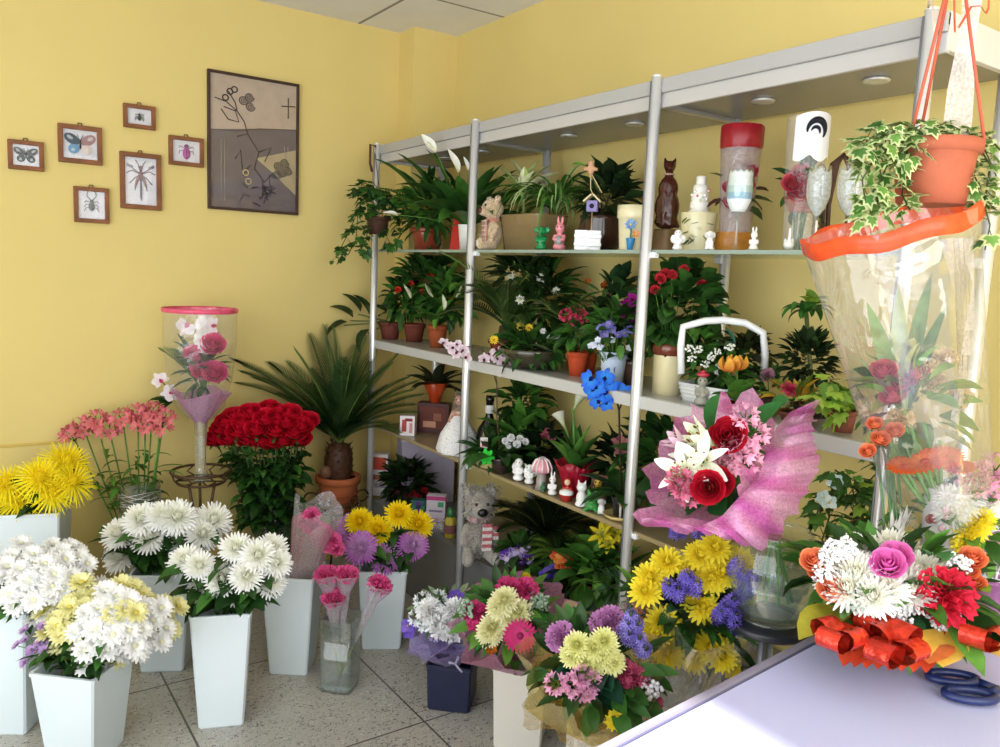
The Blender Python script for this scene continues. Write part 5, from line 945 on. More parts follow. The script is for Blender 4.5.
B = low(488, -.27); T = thing('dressed_bottle', 'dark bottle with white neck band and beige oval label, behind second post', 'bottle', B, -.75); h = W(58, B); m = MB(); m.lathe([(h*.17, 0), (h*.2, h*.02), (h*.22, h*.2), (h*.19, h*.42), (h*.09, h*.58), (h*.065, h*.66), (h*.065, h*.9), (h*.075, h*.91), (h*.07, h), (.001, h)], hx('15171a'), 24, cap=(True, False)); m.build('bottle', 'ceramic', T); m = MB(); m.lathe([(h*.075, h*.7), (h*.082, h*.74), (h*.08, h*.82), (h*.07, h*.84)], hx('e8e6e2'), 18); m.build('neck_band', 'plastic', T); m = MB(); m.ell((h*.2, 0, h*.3), (h*.03, h*.09, h*.14), hx('a89a7c'), 12, 8); m.build('oval_label', 'matte', T)
B = low(490, -.41)+Vector((0, 0, .0)); T = thing('arrangement_bowl', 'cream bowl of dark leaves with bright green star and white blooms', 'flower bowl', B); r = rel(B); w = W(17, B); m = MB(); m.lathe([(w*.5, 0), (w*.8, .01), (w*1.0, .045), (w*1.06, .05), (w*.98, .05), (w*.8, .03), (.001, .03)], [hx('d9c98a')]*5+[hx('231a14')], 24, cap=(True, False)); m.build('bowl', 'ceramic', T); f = MB(); bush(f, (0, 0, .06), (.07, .06, .04), 60, .09, .035, G_DARK); bush(f, r(515, 455), (.07, .06, .05), 60, .1, .035, G_DARK); f.build('foliage', 'leaf', T)
m = MB()
for j in range(7): petal(m, 2*pi*j/7, .004, .1, .03, .02, 0, hx('22c832'), hx('3fe04a'), 2, .1)
o = put('green_star', m.mesh('green_star'), T, r(486, 457, .13)); o.data.materials.append(M['petal']); o.rotation_mode = 'QUATERNION'; o.rotation_quaternion = face_q(toward(B)); m = MB(); m.box((0, 0, 0), (.003, .03, .045), hx('e8dcdc')); m.box((.002, 0, -.004), (.002, .018, .02), hx('b04048')); o = m.build('card', 'matte', T, r(484, 443, .05)); o.rotation_euler = (0, 0, -.6)
flw(T, hm('white_small', lambda: carnation(.028, hx('eef0ee'), hx('ffffff'), 9)), [(505, 441), (511, 438), (520, 439), (525, 442), (517, 444), (508, 446)], B, .8, .08)
B = low(520, -.24); potplant('dieffenbachia', 'leafy mid green plant standing behind the bowl on the lower shelf', B, 24, 18, '3a2c24', lambda f, T, h, r: (rosette(f, (0, 0, h), 26, .22, .06, G_MID, (.5, 1.45), .9), bush(f, r(522, 405), (.09, .06, .09), 70, .1, .045, G_MID+G_DARK)))
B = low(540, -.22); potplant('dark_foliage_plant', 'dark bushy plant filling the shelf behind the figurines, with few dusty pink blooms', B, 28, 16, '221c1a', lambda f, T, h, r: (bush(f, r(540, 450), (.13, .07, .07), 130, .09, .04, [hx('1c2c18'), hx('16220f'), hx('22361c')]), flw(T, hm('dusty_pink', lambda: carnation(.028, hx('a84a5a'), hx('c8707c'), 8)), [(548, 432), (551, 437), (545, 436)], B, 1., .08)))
B = low(574, -.36); T = thing('calla_lily', 'calla lilies with pale blooms in a pot wrapped in crimson pleated paper', 'potted plant', B); r = rel(B); hp = W(34, B); w = W(15, B); m = MB(); m.lathe([(w*.7, 0), (w*.85, hp*.4), (w*1.1, hp*.75), (w*1.42, hp), (w*1.36, hp), (w*.9, hp*.7)], hx('b01834'), 60, cap=(True, False), wav=lambda i, a, q, z: (q*(1+.05*math.sin(20*a)), z+(.008*math.sin(5*a) if i in (3, 4) else 0))); m.build('crimson_wrap', 'satin', T)
f = MB(); rosette(f, (0, 0, hp*.7), 18, .17, .05, G_MID+G_DARK, (.7, 1.5), .5); [f.tube([(U(-.01, .01), 0, hp*.6), r(x, y, .03)*.6+Vector((0, 0, hp*.25)), r(x, y, .03)], .0045, hx('6a9a4a'), 6) for x, y in ((573, 408), (566, 428))]; f.build('foliage', 'leaf', T)
head('calla_bloom', hm('calla', lambda: calla(.024, hx('f2f2e0'), hx('a8bf6a'))), T, r(573, 411, .03), Vector((0, 0, 1))+cR*.4, 1.); head('calla_bloom', HM['calla'], T, r(566, 430, .03), Vector((0, 0, 1))-cR*.5, .9)
fg('red_figurine', 'red and pale figurine in front of the crimson wrapped calla pot', 'figurine', low(567, -.425), 26, FIG, 'b82a26', extra=[('face', [((.1, .0, .72), (.1, .12, .12))], hx('e6c8a8')), EYES])
fg('angel_figurine', 'white angel figurine at the left end of the lower shelf row', 'figurine', low(518, -.43), 26, ANG, 'f4f4f4', extra=[EYES])
fg('angel_figurine', 'white angel figurine, second in the row, touching the first', 'figurine', low(529, -.42), 23, ANG, 'f1f1f1', extra=[EYES])
B = low(541, -.42); T = thing('mushroom_ornament', 'pink and white striped mushroom ornament on a grey stem', 'ornament', B); h = W(33, B); m = MB(); m.lathe([(h*.2, 0), (h*.16, h*.2), (h*.14, h*.55), (.001, h*.6)], hx('9a948e'), 16, cap=(True, False)); m.build('stem', 'ceramic', T); m = MB(); m.lathe([(h*.1, h*.5), (h*.3, h*.55), (h*.3, h*.68), (h*.2, h*.88), (.001, h*.98)], hx('dc9aa4'), 20); [m.tube([(h*.31*math.cos(a)*k_, h*.31*math.sin(a)*k_, z_*h) for k_, z_ in ((1, .57), (1.0, .68), (.7, .88), (.1, .98))], h*.025, hx('f2e6e8'), 5) for a in [i*.63 for i in range(10)]]; m.build('cap', 'ceramic', T)
fg('rabbit_figurine', 'white rabbit figurine beside the small red pot on the lower shelf', 'figurine', low(552, -.435), 22, BUN, 'f2f2f2', extra=[EYES])
fg('frog_figurine', 'dark green frog ornament between angels and rabbit', 'figurine', low(543, -.44), 12, FIG, '2f6a44', extra=[EYES])
B = low(566, -.435); T = thing('tiny_pot', 'tiny red pot with white frosted top on the lower shelf edge', 'pot', B); h = W(14, B); m = MB(); m.lathe([(h*.36, 0), (h*.5, h*.55)], hx('b8322a'), 16, cap=(True, False)); m.build('pot', 'ceramic', T); m = MB(); m.lathe([(h*.52, h*.52), (h*.5, h*.72), (h*.2, h*.85), (.001, h*.86)], hx('eef0ee'), 16); m.build('frosting', 'ceramic', T)
fg('cat_figurine', 'white cat figurine left of the green frog on the lower shelf', 'figurine', low(581, -.43), 28, [((0, 0, .3), (.24, .2, .28)), ((.04, 0, .7), (.18, .19, .17)), ([(.04, .1, .8), (.03, .14, .98)], [.07, .015]), ([(.04, -.1, .8), (.03, -.14, .98)], [.07, .015]), ((.1, 0, .1), (.2, .22, .1))], 'f3f3f3', extra=[EYES])
fg('frog_figurine', 'bright green frog figurine between the white cat and white dog', 'figurine', low(592, -.43), 26, [((0, 0, .22), (.3, .28, .2)), ((.08, 0, .55), (.2, .25, .2)), ((.08, .14, .78), (.08, .08, .09)), ((.08, -.14, .78), (.08, .08, .09)), ((.2, .22, .07), (.14, .1, .07)), ((.2, -.22, .07), (.14, .1, .07))], '3f9a48', extra=[EYES])
fg('dog_figurine', 'white dog figurine at the right end of the lower shelf row', 'figurine', low(601, -.43), 20, DOG, 'f1f1f1', extra=[EYES])
B = low(601, -.3); T = thing('photo_frame', 'small grey-orange frame leaning behind the figurines', 'picture frame', B, -.8); h = W(24, B); m = MB(); [m.box((0, s_*h*.36, h*.5), (.012, h*.14, h), hx('8a6a58'), None, .002) for s_ in (-1, 1)]; [m.box((0, 0, h*(.5+s_*.43)), (.012, h*.86, h*.14), hx('a06a50'), None, .002) for s_ in (-1, 1)]; m.build('frame', 'wood', T); MB().box((-.002, 0, h*.5), (.006, h*.6, h*.74), hx('5a6058')).build('picture', 'matte', T)
B = low(597, -.39); fg('parrot_ornament', 'orange and yellow bird ornament behind the white cat figurine', 'ornament', B, 36, [((0, 0, .35), (.14, .14, .3)), ((.03, 0, .72), (.12, .12, .12)), ([(.12, 0, .72), (.2, 0, .66)], [.05, .02]), ([(-.06, 0, .2), (-.14, 0, .0)], [.08, .04])], 'c8a23a', extra=[('breast', [((.08, 0, .42), (.1, .11, .16))], hx('c2401f')), EYES])
B = low(620, -.4); T, r, h = stalkplant('blue_orchid', 'vivid blue orchid on a tall stem in a small dark pot', B, 19, 24, '22242a', None, None); m = MB(); m.tube([(0, 0, h), r(620, 450), r(619, 410), r(615, 392), r(600, 378)], .0035, hx('3a3020'), 6); m.tube([r(619, 410), r(624, 398), r(632, 393)], .003, hx('3a3020'), 6); m.leaf((0, 0, h), r(590, 470)-Vector((0, 0, h)), .16, .045, hx('24402a'), .6); m.leaf((0, 0, h), r(585, 492)-Vector((0, 0, h)), .15, .045, hx('2a4a30'), .9); m.build('flower_stalk', 'leaf', T); m = MB(); m.tube([r(620, 518, .04), r(621, 500, .04)], .004, hx('d9d5d0'), 5); m.ell(r(621, 505, .045), (.003, .004, .008), hx('d8702a'), 6, 5); m.build('plant_tag', 'plastic', T)
for x, y, s_ in ((590, 380, 1), (597, 388, 1.05), (605, 378, 1), (604, 394, 1), (610, 384, .9), (592, 391, .9), (598, 401, .9), (607, 404, .8), (622, 392, 1)): head('orchid_bloom', hm('blue_orchid', lambda: orchid(.034, hx('2a5fe0'), hx('3f9af0'), hx('10185a'))), T, r(x, y, .08), toward(B)+Vector((U(-.3, .3), U(-.3, .3), U(-.2, .2))), s_)
head('orchid_bloom', hm('pale_blue_orchid', lambda: orchid(.03, hx('a8c4f2'), hx('cfe0fa'), hx('5a6ab0'))), T, r(634, 393, .11), toward(B), .9)
MB().lathe([(.02, 0), (.05, .004), (.06, .016), (.056, .016), (.02, .008), (.001, .007)], hx('d9c27a'), 24).build('saucer', 'ceramic', T)
B = low(620, -.22); potplant('peach_orchid', 'plant with dusty pink and peach blooms behind the blue orchid', B, 24, 18, '3a2c24', lambda f, T, h, r: (bush(f, r(622, 470), (.09, .06, .09), 120, .1, .035, [hx('1c2c18'), hx('22361c')]), flw(T, hm('peach', lambda: orchid(.03, hx('c88a84'), hx('b86a6a'), hx('8a3a4a'))), [(618, 440), (624, 444), (620, 450), (642, 450), (641, 440)], B, 1.2, .07)))
B = low(690, -.24); potplant('aspidistra', 'dark green leafy plant on lower shelf behind the big pink bouquet', B, 40, 20, '3a2c24', lambda f, T, h, r: bush(f, r(668, 465), (.14, .06, .1), 130, .12, .045, G_DARK))
B = low(862, -.36); T = thing('trailing_ivy', 'trailing ivy in a pot at the right of the lower shelf, stems hanging over', 'potted plant', B); r = rel(B); pot(T, .06, .09, hx('7a4634')); m = MB()
for q in (((860, 520), (840, 490), (822, 498), (815, 520)), ((860, 520), (850, 480), (835, 470)), ((860, 520), (870, 490), (885, 480)), ((860, 520), (830, 515), (822, 540), (830, 560)), ((860, 520), (875, 540), (868, 560), (850, 565)), ((860, 520), (885, 520), (890, 545)), ((850, 500), (880, 470), (870, 450)), ((860, 520), (845, 545), (850, 560))): vine(m, [r(x, y, U(-.02, .08)) for x, y in q], 18, .045, G_MID+G_LIME[:1]+G_DARK, hx('9ab87a') if U(0, 1) < .5 else None, .0022, .03)
for k in range(5): m.tube([r(862+12*math.cos(a)*(1+.2*k), 540+22*math.sin(a), .02*k) for a in [i*.6 for i in range(9)]], .0022, hx('6a5a34'), 4, False)
m.build('foliage', 'leaf', T); flw(T, hm('pale_blue_bloom', lambda: viola(.022, hx('b8d4d0'), hx('dfeeea'))), [(824, 498), (829, 503), (835, 482)], B, 1.4, .09, stalk=False)
# ================================================================== plinth
carton('tall white carton with red print at the left end of the plinth', pln(379, -.38), 19, 42, 'dcd6d6', [(0, .78, .8, .3, 'c0503f'), (-.1, .45, .5, .12, 'b86a5a'), (.1, .25, .6, .1, 'a8a0b4')], .06)
B = pln(424, -.2); w, h = W(58, B), W(80, B); T = thing('lilac_grey_case', 'large lilac-grey box behind the red-flecked bush on the plinth', 'box', B, -.35); h = min(h, Z4-ZP-.06); MB().box((0, 0, h/2), (.2, w*.9, h), hx('a39aa8'), None, .006).build('box', 'matte', T); MB().box((.0, 0, h-.005), (.206, w*.92, .012), hx('c4b4c2'), None, .003).build('lid', 'matte', T)
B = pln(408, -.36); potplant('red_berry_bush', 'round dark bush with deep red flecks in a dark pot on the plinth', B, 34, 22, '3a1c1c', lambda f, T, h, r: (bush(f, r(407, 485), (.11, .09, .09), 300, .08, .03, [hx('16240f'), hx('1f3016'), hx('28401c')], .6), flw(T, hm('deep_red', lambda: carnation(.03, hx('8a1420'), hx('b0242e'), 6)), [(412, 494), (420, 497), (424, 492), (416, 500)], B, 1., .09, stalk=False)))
carton('teal and violet gift box beside the bush on the plinth', pln(419, -.41), 14, 22, '2f5a5a', [(0, .5, .4, .9, '5a3a7a'), (0, .7, .9, .15, '3a8a6a')], .05)
carton('pale box with pink top edge and green marks on the plinth', pln(436, -.39), 19, 34, 'cfc6d2', [(0, .93, 1, .12, 'b0457a'), (.25, .75, .3, .15, '4a9a6a'), (-.1, .25, .5, .16, 'b88aa0'), (0, .55, .7, .06, '8a7a9a')], .05)
B = pln(450, -.4); T = thing('spray_bottle', 'yellow bottle with a green cap on the plinth beside the grey bear', 'bottle', B); h = W(30, B); m = MB(); m.lathe([(h*.17, 0), (h*.19, h*.03), (h*.19, h*.6), (h*.1, h*.72)], hx('c4b23a'), 18, cap=(True, True)); m.build('bottle', 'plastic', T); m = MB(); m.lathe([(h*.11, h*.7), (h*.12, h*.74), (h*.11, h*.98), (.001, h)], hx('2f7a4a'), 16); m.build('cap', 'plastic', T); m = MB(); m.lathe([(h*.195, h*.15), (h*.197, h*.45)], hx('8a5a5a'), 18); m.build('label_band', 'matte', T)
B = pln(436, -.435); T = thing('crumpled_wrap', 'crumpled clear bluish wrapping film lying on the plinth edge', 'wrapping', B); m = MB()
for k in range(3): m.ell((U(-.01, .01), -.05+.05*k, .03), (.03, .05, .03), (1, 1, 1), 16, 10)
m.v = [tuple(Vector(v)*(1+.5*mnoise.noise(Vector(v)*38))) for v in m.v]; m.build('film', 'plastic_film', T)
B = pln(477, -.44); T = thing('grey_teddy_bear', 'large shaggy grey teddy bear in striped pink scarf, sitting on plinth', 'teddy bear', B, -.4); h = W(76, B); bear(T, h, hx('a29a90'), hx('bdb6ac'), hx('141212'), .007)
m = MB(); m.tube([(.11*h*math.cos(a), .12*h*math.sin(a), .555*h) for a in [i*.42 for i in range(16)]], .04*h, hx('d9a0a0'), 8)
for y, z0, n in ((.08, .2, 8), (.17, .34, 4)):
    for i in range(n): m.box((.22*h-.03*h*(y > .1), y*h, (z0+.045*i)*h), (.02*h, .13*h, .047*h), hx('c8646c') if i % 2 else hx('efe2dc'), None, .003)
m.build('striped_scarf', 'fuzzy', T)
fz = MB(); rr2 = random.Random(3)
for (c, q) in (((0, 0, .3), (.17, .15, .24)), ((.02, 0, .74), (.2, .2, .19)), ((0, .17, .91), (.05, .07, .07)), ((0, -.17, .91), (.05, .07, .07))):
    for i in range(330 if q[0] > .1 else 60):
        d = Vector((rr2.gauss(0, 1), rr2.gauss(0, 1), rr2.gauss(0, 1))).normalized(); p = Vector([(c[k]+q[k]*d[k])*h for k in range(3)])
        if d.x > .75 and c[2] > .7: continue
        fz.leaf(p, d+Vector((rr2.uniform(-.6, .6), rr2.uniform(-.6, .6), rr2.uniform(-.6, .3))), .075*h, .035*h, jit(hx('aaa298'), .2), .8, 2, .1)
fz.build('shaggy_fur', 'fuzzy', T)
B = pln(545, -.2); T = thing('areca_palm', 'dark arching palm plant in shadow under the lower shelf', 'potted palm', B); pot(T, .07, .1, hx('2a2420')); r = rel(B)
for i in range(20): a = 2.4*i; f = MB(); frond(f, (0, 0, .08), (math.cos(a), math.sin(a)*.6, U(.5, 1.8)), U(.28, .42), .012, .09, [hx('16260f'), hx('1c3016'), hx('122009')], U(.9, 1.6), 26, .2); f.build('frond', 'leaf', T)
B = pln(570, -.3); potplant('maidenhair_fern', 'fine yellow-green feathery fern on the plinth, second bay', B, 30, 22, '3a2a20', lambda f, T, h, r: [frond(f, (0, 0, h), (math.cos(2.4*i), math.sin(2.4*i), U(.6, 2)), U(.16, .26), .008, .04, [hx('5a7a2a'), hx('44662a'), hx('385a22')], 1.3, 20, .2) for i in range(40)])
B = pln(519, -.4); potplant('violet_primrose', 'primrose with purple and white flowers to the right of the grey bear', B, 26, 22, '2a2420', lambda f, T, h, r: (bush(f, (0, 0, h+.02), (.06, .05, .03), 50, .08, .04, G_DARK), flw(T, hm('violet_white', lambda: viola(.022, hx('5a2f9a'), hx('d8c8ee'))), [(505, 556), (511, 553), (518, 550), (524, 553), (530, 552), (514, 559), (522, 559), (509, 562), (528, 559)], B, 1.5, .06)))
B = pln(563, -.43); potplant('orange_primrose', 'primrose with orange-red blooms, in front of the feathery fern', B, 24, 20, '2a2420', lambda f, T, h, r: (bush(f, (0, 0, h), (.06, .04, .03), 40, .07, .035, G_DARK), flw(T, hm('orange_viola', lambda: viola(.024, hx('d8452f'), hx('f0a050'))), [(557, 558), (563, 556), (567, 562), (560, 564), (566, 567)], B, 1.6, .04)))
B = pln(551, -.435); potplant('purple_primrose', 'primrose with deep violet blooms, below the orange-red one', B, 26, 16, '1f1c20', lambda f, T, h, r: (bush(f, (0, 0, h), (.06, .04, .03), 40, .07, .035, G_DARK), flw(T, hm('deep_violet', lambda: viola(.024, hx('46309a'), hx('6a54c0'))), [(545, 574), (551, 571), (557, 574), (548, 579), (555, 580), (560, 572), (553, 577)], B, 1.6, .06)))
B = pln(588, -.41); T = potplant('poinsettia', 'plant in a bright red foil pot with broad green leaves, beside the middle post', B, 22, 36, 'a81f2c', lambda f, T, h, r: (bush(f, (0, 0, h+.03), (.07, .06, .04), 50, .11, .06, G_MID+G_DARK), [f.leaf((0, 0, h), r(x, y, .05)-Vector((0, 0, h)), .14, .07, jit(hx('3f7a2a')), .7) for x, y in ((577, 566), (605, 560), (590, 560))]), 'satin')
B = pln(609, -.36); potplant('daffodil_pot', 'green-leaved plant with yellow bloom against the lower part of middle post', B, 26, 30, '3a2c24', lambda f, T, h, r: (rosette(f, (0, 0, h), 22, .2, .04, G_MID, (.6, 1.4), .9), bush(f, r(605, 560), (.06, .05, .05), 40, .09, .05, G_MID), flw(T, hm('yellow_bloom', lambda: lily(.045, hx('e8d02a'), hx('b8b82a'), 0, .8)), [(610, 545), (603, 536), (615, 532)], B, 1.3, .05)))
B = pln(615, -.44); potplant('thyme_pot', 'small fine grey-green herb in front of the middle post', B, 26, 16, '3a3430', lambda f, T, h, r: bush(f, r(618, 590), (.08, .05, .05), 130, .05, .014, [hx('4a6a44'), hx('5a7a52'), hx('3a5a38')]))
# ================================================================== bouquets in vessels on the floor
r_ = None
P = cast(452, 701, z=0); s = ppm(P); bw = 44/s; bhh = 47/s
bucket('dark navy square box pot on the floor under the white bouquet', P, bw, bw*.94, bhh, -.75, '1d2340', 'flower box', 'flower_box')
def wrapbouquet(name, label, B, tip, R, col, mat, ruf=.12, lobes=6, e=.9, n=8, loc=0.):
    B = Vector(B); D = (Vector(tip)-B).normalized(); L = (Vector(tip)-B).length; T = thing(name, label, 'bouquet', B); T.rotation_mode = 'QUATERNION'; q = face_q(D); T.rotation_quaternion = q
    c = MB(); cone(c, .018, R, L, hx(col) if isinstance(col, str) else col, ruf, 72, lobes, .5, n, e); c.build('wrapping', mat, T)
    qi = q.inverted()
    def place(nm, me, px, py, dz=0., sc=1., face=1., jd=.35):
        P = near(px, py, B+D*L, dz); dd = D*.6+(CAM-P).normalized()*face+(P-(B+D*L))*2.5+Vector((U(-jd, jd), U(-jd, jd), U(-jd, jd)))*.5; return head(nm, me, T, qi @ (P-B), qi @ dd, sc)
    loc = lambda px, py, dz=0.: qi @ (near(px, py, B+D*L, dz)-B)
    return T, place, loc, L
BT = up(P, bhh*.75); tipp = near(444, 628, BT, .06)
T, pl, lc, L = wrapbouquet('white_lilac_bouquet', 'small bouquet of white blooms in lilac tulle, in the navy box', BT, tipp, .13, 'b8aadc', 'organza', .16, 7)
W1 = hm('white_freesia', lambda: alstro(.05, hx('f4f4f6'), hx('e8eef0'), 4, 6)); W2 = hm('white_carnation', lambda: carnation(.05, hx('f4f2ec'), hx('ffffff'), 11)); LV = hm('lilac_bloom', lambda: carnation(.04, hx('b8a0d8'), hx('d8c8ea'), 12)); VI = hm('violet_bloom', lambda: viola(.03, hx('6a50b8'), hx('8a70d0')))
for x, y in ((423, 602), (431, 606), (418, 618), (424, 624), (438, 600)): pl('white_freesia', W1, x, y, .06, .7)
for x, y in ((449, 621), (443, 628), (456, 612), (436, 622), (430, 612), (452, 630)): pl('white_carnation', W2, x, y, .1, .95)
for x, y in ((460, 618), (464, 626), (436, 634)): pl('lilac_bloom', LV, x, y, .06, .8)
for x, y in ((408, 626), (410, 631), (460, 600), (456, 597), (465, 602), (445, 604)): pl('violet_bloom', VI, x, y, .03, 1.)
m = MB(); bush(m, lc(445, 612), (.08, .08, .05), 60, .07, .025, [hx('5f7a5a'), hx('7a8f6a'), hx('3a5a34')]); m.build('foliage', 'leaf', T); m = MB()
for k in range(4): m.lathe([(.015, 0), (.05, .03), (.085, .05)], hx('b4a6dc'), 18, Matrix.Translation(lc(440+9*k, 646+4*(k % 2), .06)) @ Matrix.Rotation(U(-.6, .6), 4, 'X'), lambda i, a, q, z: (q*(1+.2*math.sin(5*a+k)), z+.01*math.sin(7*a)))
m.build('tulle_frill', 'tulle', T); m = MB(); p = lc(455, 664, .07); m.tube([p+Vector((.0, -.02, .02)), p, p+Vector((0, .02, .02))], .005, hx('d8d2ee'), 5); m.tube([p, p+Vector((.02, .01, -.03))], .004, hx('d8d2ee'), 5); m.build('bow', 'satin', T)
# tall cream-white vase with pink bouquet
P = cast(520, 738, z=0); s = ppm(P)
bucket('tall off-white square vase in front holding the pink wrapped bouquet', P, 52/s, 46/s, 84/s, -.78, 'e6e2d8', 'vase', 'floor_vase'); BT = up(P, 74/s); tipp = near(514, 618, BT, .1)
T, pl, lc, L = wrapbouquet('pink_bouquet', 'round bouquet in rose-pink tulle with magenta gerbera and cream blooms', BT, tipp, .195, 'dc9abc', 'organza', .1, 8, .75)
RF = hm('magenta_carnation', lambda: carnation(.05, hx('c21f66'), hx('e04a8a'), 13)); CM = hm('cream_mum', lambda: mum(.055, hx('f8f5cc'), hx('f0eeb4'), 7, 28, .26)); GB = hm('magenta_gerbera', lambda: gerbera(.062, hx('c8206e'), hx('e85a98'), hx('9a2a5a')))
for x, y in ((477, 614), (480, 622), (514, 593), (526, 591), (508, 590)): pl('magenta_carnation', RF, x, y, .05, .85)
for x, y in ((500, 607), (512, 617), (493, 627), (505, 600), (490, 633), (519, 612)): pl('cream_chrysanthemum', CM, x, y, .11, .8)
pl('gerbera', GB, 520, 636, .16, .85, 2.2, .05)
for x, y in ((535, 602), (528, 606), (541, 605), (466, 610)): pl('gypsophila', hm('gyp', lambda: berries(.035, 40, hx('a8c0a8'), .006), 'petal'), x, y, .06, 1.)
pl('orange_bud', hm('orange_bud', lambda: tulip(.014, hx('f0a030'), hx('e07020'))), 492, 649, .08, 1.); pl('yellow_bud', hm('yellow_bud', lambda: tulip(.014, hx('e8d030'), hx('c8a820'))), 526, 580, .0, 1.)
m = MB(); bush(m, lc(512, 615), (.12, .11, .05), 90, .09, .035, G_MID+G_DARK)
for x, y in ((478, 644), (486, 648), (540, 616), (543, 622), (532, 580), (483, 598), (500, 590)): m.leaf(lc(512, 620, .02), lc(x, y, .08)-lc(512, 620, .02), .15, .045, jit(hx('3f8a34'), .15), .3)
m.build('foliage', 'leaf', T)
m = MB()
for k in range(5): a = -.9+.5*k; m.leaf(lc(520, 660, .1), lc(520+30*math.sin(a), 650+10*math.cos(a), .1)-lc(520, 663, .1), .06, .03, hx('8a4a6a'), .2)
m.build('ribbon_ends', 'satin', T)
# white vase with leaf mark and the gold-film bouquet
P = Vector((2.32, -1.03, 0)); P = on(585, -.98, 0.0); s = ppm(P); zt = near(582, 706, P).z
vb = bucket('white square vase with a small dark green leaf mark, below the gold film bouquet', P, 50/s, 44/s, max(.1, zt), -.55, 'e9e8e6', 'vase', 'floor_vase')
m = MB(); wv = 25/s
m.leaf((wv+.001, .012, zt-.075), (0, .25, 1), .05, .022, hx('2f5a3a'), 0, 4, 0); m.leaf((wv+.001, .016, zt-.08), (0, 1, .5), .035, .016, hx('3a6a44'), 0, 4, 0); m.tube([(wv+.002, -.02, zt-.03), (wv+.002, -.015, zt-.05), (wv+.002, -.02, zt-.065), (wv+.002, -.012, zt-.08)], .0015, hx('4a4a54'), 4); m.tube([(wv+.002, -.032, zt-.035), (wv+.002, -.027, zt-.06), (wv+.002, -.03, zt-.075)], .0012, hx('4a4a54'), 4); m.build('leaf_mark', 'matte', vb)
BT = up(P, zt*1.0); tipp = near(592, 662, BT, .1)
T, pl, lc, L = wrapbouquet('gold_film_bouquet', 'bouquet in gold film with pale yellow, pink and lilac blooms', BT, tipp, .16, (1, 1, 1), 'gold_film', .12, 7, .4)
PM = hm('paleyellow_mum', lambda: mum(.05, hx('f0f0b0'), hx('e4e48c'), 7, 26, .26)); PA = hm('pink_freesia', lambda: alstro(.045, hx('e09ac0'), hx('f0c0d8'), 6, 7)); ST = hm('statice_lilac', lambda: spike(.06, .012, [hx('8f80d8'), hx('a89ae6'), hx('7468c0')], 40)); PP = hm('pinkpurple', lambda: carnation(.05, hx('a85a9a'), hx('c88ac0'), 14)); RD = hm('rosered', lambda: carnation(.05, hx('a83058'), hx('c8587a'), 15))
for x, y in ((573, 655), (601, 658), (604, 641), (612, 662), (586, 660), (594, 648), (577, 645), (590, 668), (606, 650)): pl('pale_chrysanthemum', PM, x, y, .09, .6)
for x, y in ((582, 677), (590, 682), (574, 684), (556, 684), (578, 690), (586, 690)): pl('pink_freesia', PA, x, y, .11, .58)
for x, y in ((628, 640), (634, 632), (638, 645), (624, 632), (642, 652), (630, 624)): pl('statice', ST, x, y, .03, 1.)
for x, y in ((562, 638), (611, 622), (604, 626)): pl('purple_aster', PP, x, y, .0 if x > 600 else .04, .72)
for x, y in ((632, 677), (640, 686), (628, 690), (649, 703), (622, 672), (643, 696)): pl('rose_red_bloom', RD, x, y, .07, .6)
for x, y in ((652, 688), (647, 691)): pl('gypsophila', hm('gypw', lambda: berries(.03, 30, hx('f0f0f4'), .006)), x, y, .08, .8)
for x, y in ((617, 717), (621, 720), (613, 722)): pl('yellow_daisy', hm('yel_daisy', lambda: daisy(.024, hx('f0dc3a'), hx('d8b820'), 10)), x, y, .12, .8)
m = MB(); bush(m, lc(595, 668), (.13, .11, .05), 90, .08, .035, G_DARK)
for x, y in ((604, 680), (612, 690), (556, 668), (618, 700), (628, 712), (597, 678)): m.leaf(lc(592, 680, .03), lc(x, y, .12)-lc(592, 680, .03), .13, .06, jit(hx('1f4a3a'), .2), .5)
m.build('foliage', 'leaf', T)
m = MB(); c0 = lc(590, 708, .1); m.v = []; cone(m, .04, .16, .05, hx('c8a84e'), .14, 60, 6, .2, 5, .6); m.build('gold_collar', 'tulle', T, (0, 0, L*.25))
# yellow chrysanthemum and statice bouquet in clear film, in a bucket by the counter
P = Vector((2.53, -.8, 0)); zc = .42; bucket('white bucket on the floor by the counter, under the yellow bouquet', P, .2, .15, zc, -.6, 'dfe2e4'); BT = up(P, zc*.8); tipp = near(692, 608, Vector((2.55, -.76, .72)), .0)
T, pl, lc, L = wrapbouquet('yellow_statice_bouquet', 'bright yellow chrysanthemums with violet statice in clear film, against the counter', BT, tipp, .175, (1, 1, 1), 'crisp_film', .1, 6, .8)
YM = hm('yellow_mum_b', lambda: mum(.05, hx('fff04a'), hx('f6e030'), 6, 18, .3, False, 17)); SV = hm('statice_violet', lambda: spike(.065, .013, [hx('7a68d0'), hx('9484e2'), hx('6454b4')], 44, 2))
for x, y in ((667, 563), (650, 578), (646, 592), (692, 570), (715, 549), (726, 560), (712, 578), (703, 608), (697, 598), (662, 622), (672, 634), (656, 632), (683, 651), (668, 653), (710, 648), (722, 655), (738, 562), (722, 573), (700, 556), (695, 656)): pl('yellow_chrysanthemum', YM, x, y, .1+U(-.02, .02), .84)
for x, y in ((670, 592), (678, 596), (687, 588), (694, 592), (731, 572), (737, 583), (737, 600), (728, 604), (745, 594), (716, 619), (728, 620), (732, 630), (741, 590), (683, 584), (722, 612), (748, 586)): pl('statice', SV, x, y, .12, .95)
for x, y in ((674, 537), (682, 535), (697, 536), (704, 540), (712, 536)): pl('statice', SV, x, y, -.04, .8)
for x, y in ((640, 603), (643, 612)): pl('orange_berry', hm('orange_berry', lambda: berries(.02, 14, hx('d86a2a'), .007)), x, y, .04, 1.)
